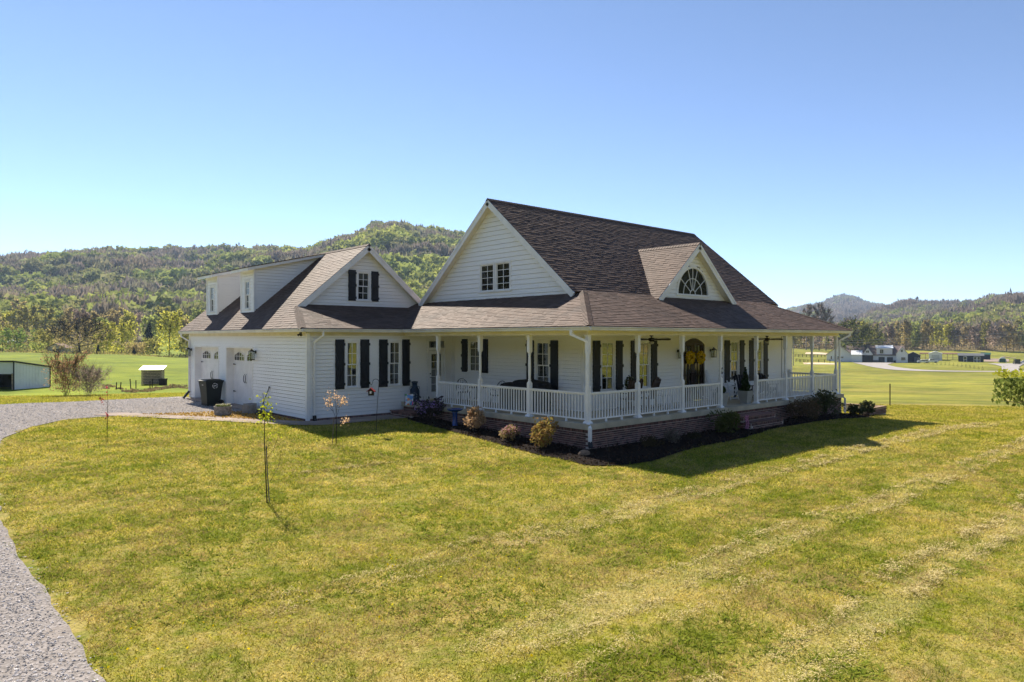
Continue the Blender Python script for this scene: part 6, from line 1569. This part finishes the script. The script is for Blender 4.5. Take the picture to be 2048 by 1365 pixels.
for i in range(15):
    t = i / 14; px = 1849 + (1965 - 1849) * t; d = 296 - 66 * t ** 1.3; h = 1.3 + .3 * rs.random()
    cone_conifer(on(px, d), h, .5, 'small round conifer, %s from the left in the row along the far lawn' % ORD[i], 160, 600 + i, .0)['group'] = 'row of small conifers on the far lawn'
for px, d, h, lab in ((1602, 292, 2.2, 'left of two small dark conifers seen under the porch roof'), (1611, 290, 1.6, 'right of two small dark conifers seen under the porch roof')): cone_conifer(on(px, d), h, 1.0, lab, 220, int(px), .0)
# far drives, sand ring, fences, poles and wires
def pxs(name, A_, B_, m, label, dz=.12, n=60, k=6): 
    f = lambda L: [tuple(at(p, d))[:2] for p, d in L]
    return sheet(name, f(A_), f(B_), m, dz, n, k, label, 'road')
pxs('far_drive', [(1706, 311), (1722, 285), (1745, 255), (1778, 232), (1825, 221), (1900, 215), (2000, 213), (2070, 214)], [(1790, 311), (1774, 286), (1785, 264), (1806, 246), (1842, 231), (1900, 222), (1985, 220), (2070, 224)], MATS['dirt_road'], 'pale drive looping in front of the far white house')
pxs('far_drive', [(1995, 219), (2002, 240), (2004, 262), (1990, 285), (1975, 300)], [(2045, 219), (2040, 240), (2038, 262), (2046, 290), (2060, 305)], MATS['dirt_road'], 'pale gravel turn at the right of the far yard', .16)
pxs('riding_ring', [(1608, 283), (1640, 281), (1674, 284)], [(1606, 300), (1640, 303), (1674, 300)], MATS['sand'], 'pale sandy riding ring seen under the porch roof')
pxs('bare_earth', [(1610, 378), (1640, 375), (1668, 380)], [(1612, 395), (1640, 398), (1668, 394)], MATS['sand'], 'strip of bare tan earth in the meadow beyond the ring')
pxs('bare_earth', [(1968, 326), (1990, 326), (2018, 326)], [(1968, 352), (1990, 356), (2018, 350)], mat('brown_earth', (.33, .24, .19), 1., .15, .5), 'brown bare paddock right of the dark barn')
def fence(pts, n, label, h=1.4):
    P = [on(p, d) for p, d in pts]; o = empty('paddock_fence', P[0], 0, label, 'fence', 'dark paddock fences by the far house'); pr = None
    for i in range(n):
        t = i / (n - 1) * (len(P) - 1); a = min(int(t), len(P) - 2); q = P[a].lerp(P[a + 1], t - a); q.z = zt(q.x, q.y); q = q - P[0]
        m = MB(); m.box(q.x - .09, q.x + .09, q.y - .09, q.y + .09, q.z - .3, q.z + h); m.build('post', MATS['bark_dark'], o)
        if pr is not None:
            for z in (.5, 1.0, 1.35):
                m = MB(); m.bar(pr + vec(0, 0, z), q + vec(0, 0, z), .05, .10); m.build('rail', MATS['bark_dark'], o)
        pr = q
fence([(1590, 348), (1650, 352)], 9, 'farther dark paddock fence seen under the porch roof'); fence([(1592, 306), (1620, 300), (1660, 306)], 8, 'nearer dark paddock fence seen under the porch roof')
def pole(px, d, h, lab):
    p = on(px, d); o = empty('utility_pole', p, -YAW, lab, 'pole', 'poles beyond the house'); m = MB(); m.tube([(0, 0, -.5), (0, 0, h)], [.16, .11], 8); m.build('shaft', MATS['grey_wood'], o); m = MB(); m.box(-.9, .9, -.06, .06, h - .8, h - .65); m.build('crossarm', MATS['grey_wood'], o); return p + vec(0, 0, h - .6)
pole(1587, 262, 9.5, 'thin utility pole at the end of the porch wall'); pole(1780, 352, 11, 'pale utility pole behind the far white house')
for k, (p, y0, y1, d) in enumerate((((1560, 2120), 686, 660, 300), ((1560, 2120), 690, 667, 302), ((1830, 2120), 701, 677, 290))):
    A_ = []
    for i in range(25):
        t = i / 24; y = y0 + (y1 - y0) * t + 3.0 * math.sin(math.pi * t); q = at(p[0] + (p[1] - p[0]) * t, d); q.z = CAMP[2] + (HORIZON - y) * d / FPX; A_.append(q)
    m = MB(); m.tube(A_, .028, 4); o = m.build('power_line', MATS['metal_roof']); tag(o, ('topmost power line across the right hand trees', 'middle power line across the right hand trees', 'lowest power line near the right edge of the picture')[k], 'cable', 'power lines on the right')
# --- left side: metal shed, wood store, old barn
P0, P1 = on(27, 56), on(100, 60.3); o = empty('metal_shed', P0, 0, 'white metal lean-to shed with dark trim at the left border', 'shed')
e = (P1 - P0); e.z = 0; L = e.length; e.normalize(); b = vec(-e.y, e.x, 0) if (vec(-e.y, e.x, 0)).dot(vec(FWD[0], FWD[1], 0)) > 0 else vec(e.y, -e.x, 0); lf = b * 4.2
h0, h1 = 2.2, 1.62
def pq(s, z, k=0): return e * (s * L) + b * k + vec(0, 0, z)
for i in range(12):
    s0, s1 = i / 12, (i + 1) / 12; m = MB(); m.prism([pq(s0 + .002, -.2), pq(s1 - .002, -.2), pq(s1 - .002, h0 + (h1 - h0) * s1), pq(s0 + .002, h0 + (h1 - h0) * s0)], b * .03 + b * 0); m.build('wall_panel', MATS['metal_white'], o)
m = MB(); m.prism([pq(-.05, h0 + .05, -.15), pq(1.04, h1 - .0, -.15), pq(1.04, h1 + .08, -.15), pq(-.05, h0 + .13, -.15)], b * 4.4); m.build('roof', MATS['dark_trim'], o)
for s in (0, 1): m = MB(); m.bar(pq(s, -.2, -.02), pq(s, h0 + (h1 - h0) * s, -.02), .1, .08); m.build('corner_trim', MATS['dark_trim'], o)
m = MB(); m.prism([pq(0, 1.25, .05), pq(0, h0, .05), pq(0, h0, 4.1), pq(0, 1.25, 4.1)], e * .03); m.build('front_panel', MATS['metal_white'], o)
for k in (.1, 1.3, 2.6, 4.0): m = MB(); m.bar(pq(0, -.2, k), pq(0, 1.3, k), .1, .1); m.build('post', MATS['old_wood'], o)
m = MB(); m.prism([pq(1, -.2, .05), pq(1, h1, .05), pq(1, h1, 4.1), pq(1, -.2, 4.1)], e * -.03); m.build('back_wall', MATS['far_grey'], o)
m = MB(); m.prism([pq(0, -.2, 4.1), pq(1, -.2, 4.1), pq(1, h1, 4.1), pq(0, h0, 4.1)], b * .04); m.build('end_wall', MATS['far_grey'], o)
o = farm('wood_store', 306, 64, 'small slatted wood store with a pale metal roof in the meadow', 'wood store', rz=.25)
for i in range(9): m = MB(); m.box(-.8, .8, -.5, -.45, .1 + i * .14, .19 + i * .14); m.build('slat', MATS['old_wood'], o)
for i in range(9): m = MB(); m.box(.78, .82, -.45, .5, .1 + i * .14, .19 + i * .14); m.build('slat', MATS['old_wood'], o)
for x in (-.8, .8):
    for y in (-.45, .45): m = MB(); m.box(x - .05, x + .05, y - .04, y + .06, -.3, 1.4 + .1 * (y > 0)); m.build('post', MATS['old_wood'], o)
m = MB(); m.prism([(-1.0, -.75, 1.36), (-1.0, .8, 1.68), (-1.0, .8, 1.71), (-1.0, -.75, 1.39)], (2.0, 0, 0)); m.build('roof', MATS['metal_roof'], o)
m = MB(); m.box(-.72, .72, -.4, .4, .05, 1.2); m.build('stacked_wood', MATS['bark_dark'], o)
o = farm('wooden_crate', 326, 63, 'small dark crate at the right side of the wood store', 'crate'); m = MB(); m.box(-.25, .25, -.25, .25, 0, .55); m.box(-.28, .28, -.28, .28, .5, .6); m.build('body', MATS['bark_dark'], o)
rs = np.random.default_rng(12)
for i, px in enumerate((232, 240, 262, 272, 300, 304)):
    p = on(px, 56 + 2 * rs.random()); m = MB(); m.bar((0, 0, -.2), (.05 * rs.normal(), .03, .5 + .35 * rs.random()), .07, .06); k = m.build('garden_stake', MATS['bark_dark']); k.location = p; tag(k, 'short dark stake, %s from the left in the old garden plot' % ORD[i], 'stake', 'stakes in the old garden plot')
o = farm('old_barn', 111, 232, 'small old grey barn with rust stains under the left trees', 'barn', rz=.2); gable_block(o, -2.9, 2.9, 0, 6, 2.5, 3.9, mat('old_paint', (.5, .5, .5), .8, .1, .8, col2=(.24, .14, .11)), MATS['rust_roof'], 'y', .3)
m = MB(); m.box(-.9, .9, -.06, 0, -.3, 2.0); m.build('door', MATS['bark_dark'], o)
o = farm('valley_house', 32, 330, 'house with a white metal roof showing among the left trees', 'house', dz=-.5); gable_block(o, -3.6, 3.6, 0, 6, 2.9, 4.3, MATS['far_grey'], MATS['metal_white'], 'x', .4)
far_window(o, -1.5, -.3, -.02, 1.0, 2.2)
# rough dead growth of the old garden plot
rs = np.random.default_rng(14); n = 1500; px = 205 + 185 * rs.random(n); d = 54 + 5 * rs.random(n) + 4 * np.sin(px / 25.); P = CAMP[:2] + d[:, None] * (FWD + RGT * ((px - 1024) / FPX)[:, None]); z = terrain(P[:, 0], P[:, 1])
C = np.concatenate([P, (z + .10 * rs.random(n))[:, None]], 1)[fbm(px / 14., d / 1.5, 2) > .48]; tag(tri_mesh('dead_growth', rand_quads(C, .13, 15, 2.), leafmat('dead_growth', (.36, .27, .15), (.22, .17, .09), .2), nv=4), 'brown dead growth over the old garden plot', 'weeds', kind='stuff')
# ------------------------------------------------------------------ grass, clippings, gravel
def inside(poly, x, y):
    poly = np.array(poly); r = np.zeros(len(x), bool); j = len(poly) - 1
    for i in range(len(poly)):
        xi, yi = poly[i]; xj, yj = poly[j]
        c = ((yi > y) != (yj > y)) & (x < (xj - xi) * (y - yi) / (yj - yi + 1e-12) + xi); r ^= c; j = i
    return r
BED = BED_O + BED_I[::-1]; DRIVE = DRIVE_IN + DRIVE_OUT[::-1]
WALKP = [(.3, 9.05), (-2.5, 9.0), (-4.4, 9.05), (-5.0, 9.6), (-6.2, 11.9), (-7.4, 14.2), (-9.6, 18.2), (-4.4, 18), (-4.4, 10.0), (.3, 10.1)]
def blocked(x, y, m=0.):
    b = inside(BED, x, y) | inside(WALKP, x, y) | inside(DRIVE, x - .06 + .45 * (fbm(x * 2.3, y * 2.3, 3) - .5), y)
    b |= (x > -.4) & (x < 18) & (y > -.4) | (x > -4.6) & (x < 3) & (y > 9.9) & (y < 25) | (x > STEP0 - .1) & (x < STEP1 + .1) & (y > -1.3) & (y < 0)
    return b
def scatter(n, d0, d1, pw, seed, p0=-120, p1=2170):
    rs = np.random.default_rng(seed); u = rs.random(n); e = 2 - pw; d = (d0 ** e + (d1 ** e - d0 ** e) * u) ** (1 / e); px = p0 + (p1 - p0) * rs.random(n)
    P = CAMP[:2] + d[:, None] * (FWD + RGT * ((px - 1024) / FPX)[:, None]); k = ~blocked(P[:, 0], P[:, 1]); return P[k], d[k], rs
def blades(n, d0, d1, pw, seed, hs=1., name='lawn_grass', label='short mown grass of the lawn'):
    P, d, rs = scatter(n, d0, d1, pw, seed); n = len(d); z = terrain(P[:, 0], P[:, 1]); tuft = .6 + .9 * fbm(P[:, 0] * 1.1, P[:, 1] * 1.1, 3)
    h = (.016 + .0013 * d) * tuft * (.5 + rs.random(n)) * hs; w = (.0022 + .00052 * d) * (.7 + .6 * rs.random(n))
    a = rs.random(n) * 6.28; q = np.stack([np.cos(a), np.sin(a), np.zeros(n)], 1) * w[:, None]; B = np.concatenate([P, (z - .004)[:, None]], 1)
    lean = rs.normal(size=(n, 2)) * .8; T = B + np.concatenate([lean * h[:, None], h[:, None]], 1)
    return tag(tri_mesh(name, np.stack([B - q, B + q, T], 1).reshape(-1, 3), MATS['blade']), label, 'grass', kind='stuff')
blades(800000, 5.6, 47, 1.42, 41)
# rank tufts and broad-leaved weeds that break the even nap
def tufts(n, d0, d1, seed, per, hh, ww, m, name, label, thr, leafy=False):
    P, d, rs = scatter(n, d0, d1, 1.3, seed); k = fbm(P[:, 0] * .8 + seed, P[:, 1] * .8, 3) > thr; P = P[k]; d = d[k]
    P = np.repeat(P, per, 0); d = np.repeat(d, per); n = len(d); off = rs.normal(size=(n, 2)) * (.028 + .0012 * d)[:, None]; P = P + off; z = terrain(P[:, 0], P[:, 1])
    h = hh * (.5 + rs.random(n)) * (1 + .03 * d); w = ww * (1 + .07 * d); a = rs.random(n) * 6.28; q = np.stack([np.cos(a), np.sin(a), np.zeros(n)], 1) * w[:, None]; B = np.concatenate([P, (z - .003)[:, None]], 1)
    lean = rs.normal(size=(n, 2)) * (1.6 if leafy else .45) + off / .05; T = B + np.concatenate([lean * h[:, None], h[:, None]], 1)
    tag(tri_mesh(name, np.stack([B - q, B + q, T], 1).reshape(-1, 3), m), label, 'grass', kind='stuff')
tufts(9000, 5.8, 26, 81, 9, .055, .0035, leafmat('tuft_leaf', (.15, .19, .018), (.27, .30, .035), .5), 'grass_tufts', 'darker green grass tufts standing out of the lawn', .52)
tufts(9000, 5.8, 22, 82, 8, .030, .010, leafmat('weed_leaf', (.15, .20, .025), (.30, .34, .05), .45), 'lawn_weeds', 'flat broad leaved weeds and clover in the lawn', .56, True)
tufts(16000, 5.8, 24, 83, 6, .040, .0035, leafmat('straw_leaf', (.50, .38, .16), (.36, .25, .11), .35), 'dry_thatch', 'dry straw thatch showing through the lawn', .54, True)
# clippings raked up in rows by the mower
rs = np.random.default_rng(44); X_ = []; 
for r, x0, x1, n in ((-5.6, -12.6, 20, 24000), (-8.65, -11.5, 16, 19000), (-11.05, -11, 9, 19000), (-9.3, -12, -6.5, 3500), (1.75, -9.3, -4.6, 2600)):
    x = x0 + (x1 - x0) * rs.random(n); y = r + rs.normal(size=n) * .09 + np.where(rs.random(n) < .5, .26, -.26) * (r < 0) + .5 * (fbm(x * .35, np.full(n, r), 3) - .5)
    if r > 0: y = y - .16 * (x + 7)
    k = fbm(x * 1.6, y * 1.6 + 31, 3) > .43; X_.append(np.stack([x[k], y[k]], 1))
P = np.concatenate(X_); P = P[~blocked(P[:, 0], P[:, 1])]; n = len(P); d = np.hypot(P[:, 0] - CAMP[0], P[:, 1] - CAMP[1])
z = terrain(P[:, 0], P[:, 1]) + .012 + .09 * rs.random(n) * ss(.45, .7, fbm(P[:, 0] * 3.2, P[:, 1] * 3.2, 2)); B = np.concatenate([P, z[:, None]], 1)
a = rs.random(n) * 6.28; dr = np.stack([np.cos(a), np.sin(a), .35 * rs.normal(size=n)], 1); w = np.stack([-np.sin(a), np.cos(a), np.zeros(n)], 1); ln = (.02 + .0018 * d) * (.6 + .8 * rs.random(n)); wd = .0022 + .00035 * d
tag(tri_mesh('grass_clippings', np.stack([B - w * wd[:, None], B + w * wd[:, None], B + dr * ln[:, None]], 1).reshape(-1, 3), MATS['clipping']), 'straw coloured clippings left in rows across the lawn', 'clippings', kind='stuff')
# dandelions near the drive
P, d, rs = scatter(700, 7, 22, 1.3, 47, 0, 1100); k = fbm(P[:, 0] * .5, P[:, 1] * .5 + 3, 2) > .56; P = P[k]; z = terrain(P[:, 0], P[:, 1]) + .05
tag(tri_mesh('dandelions', rand_quads(np.concatenate([P, z[:, None]], 1), .03, 3, 1.), leafmat('dandelion', (.8, .55, .01), (.7, .6, .02), .2), nv=4), 'tiny yellow dandelions dotted over the lawn', 'flowers', kind='stuff')
# loose stones of the drive
def stones(n, d0, d1, seed, size):
    rs = np.random.default_rng(seed); e = .7; d = (d0 ** e + (d1 ** e - d0 ** e) * rs.random(n)) ** (1 / e); px = -700 + 1500 * rs.random(n)
    P = CAMP[:2] + d[:, None] * (FWD + RGT * ((px - 1024) / FPX)[:, None]); k = inside(DRIVE, P[:, 0] + .1 * rs.normal(size=n) + .1 * np.sign(P[:, 0] + 16), P[:, 1]); P = P[k]; d = d[k]; n = len(P)
    C = np.concatenate([P, (terrain(P[:, 0], P[:, 1]) + .024)[:, None]], 1); s = size * (.5 + rs.random(n) ** 2) * (1 + .03 * d)
    ax = np.array([[1, 0, 0], [0, 1, 0], [-1, 0, 0], [0, -1, 0], [0, 0, 1]], float)
    a = rs.random(n) * 6.28; V = []
    for q in ax:
        x = q[0] * np.cos(a) - q[1] * np.sin(a); y = q[0] * np.sin(a) + q[1] * np.cos(a); V.append(C + np.stack([x, y, np.full(n, q[2] * .5)], 1) * s[:, None] * (.7 + .6 * rs.random((n, 1))))
    V = np.stack(V, 1).reshape(-1, 3); me = bpy.data.meshes.new('loose_gravel')
    F_ = (np.arange(n)[:, None, None] * 5 + np.array([[0, 1, 4], [1, 2, 4], [2, 3, 4], [3, 0, 4]])[None]).reshape(-1, 3)
    me.from_pydata(V.tolist(), [], F_.tolist()); me.materials.append(MATS['pebble']); me.update(); o = bpy.data.objects.new('loose_gravel', me); COL.objects.link(o)
    tag(o, 'loose grey stones on the gravel drive', 'gravel', kind='stuff')
stones(170000, 5.2, 40, 51, .013)
# fallen leaves on the strip by the walk, chips of bark on the bed
rs = np.random.default_rng(61); n = 3000; P = np.stack([-8.5 + 4 * rs.random(n), 10.3 + 7 * rs.random(n)], 1); k = inside([(-4.42, 10.25), (-4.42, 14.8), (-5.5, 15.6), (-8.4, 17.1), (-7.5, 15.2), (-6.6, 13.4), (-5.6, 11.6)], P[:, 0], P[:, 1]); P = P[k]; z = terrain(P[:, 0], P[:, 1]) + .045
tag(tri_mesh('fallen_leaves', rand_quads(np.concatenate([P, z[:, None]], 1), .055, 62, 1.3), leafmat('fallen', (.50, .33, .08), (.34, .20, .06), .3), nv=4), 'fallen yellow leaves strewn beside the garage', 'leaves', kind='stuff')
rs = np.random.default_rng(63); n = 14000; P = np.stack([-2.2 + 21 * rs.random(n), -2.7 + 12 * rs.random(n)], 1); k = inside(BED, P[:, 0], P[:, 1]); P = P[k]; z = terrain(P[:, 0], P[:, 1]) + .06 + .03 * rs.random(len(P))
tag(tri_mesh('bark_chips', rand_quads(np.concatenate([P, z[:, None]], 1), .05, 64, 2.), leafmat('bark_chip', (.030, .020, .015), (.075, .050, .036), .05), nv=4), 'dark bark chips of the mulch bed', 'mulch', kind='stuff')

# ------------------------------------------------------------------ haze
hb = MB(); hb.box(-4020, 4020, -4020, 4020, -40, 235); hz = hb.build('haze', None)
hm = bpy.data.materials.new('haze'); hm.use_nodes = True; t = hm.node_tree; t.nodes.clear(); ho = t.nodes.new('ShaderNodeOutputMaterial'); pv = t.nodes.new('ShaderNodeVolumePrincipled')
pv.inputs['Color'].default_value = (.55, .74, 1, 1); pv.inputs['Density'].default_value = .00012; pv.inputs['Anisotropy'].default_value = .2
t.links.new(pv.outputs[0], ho.inputs['Volume']); hz.data.materials.append(hm); tag(hz, 'thin blue spring haze over the valley', 'haze', kind='stuff')
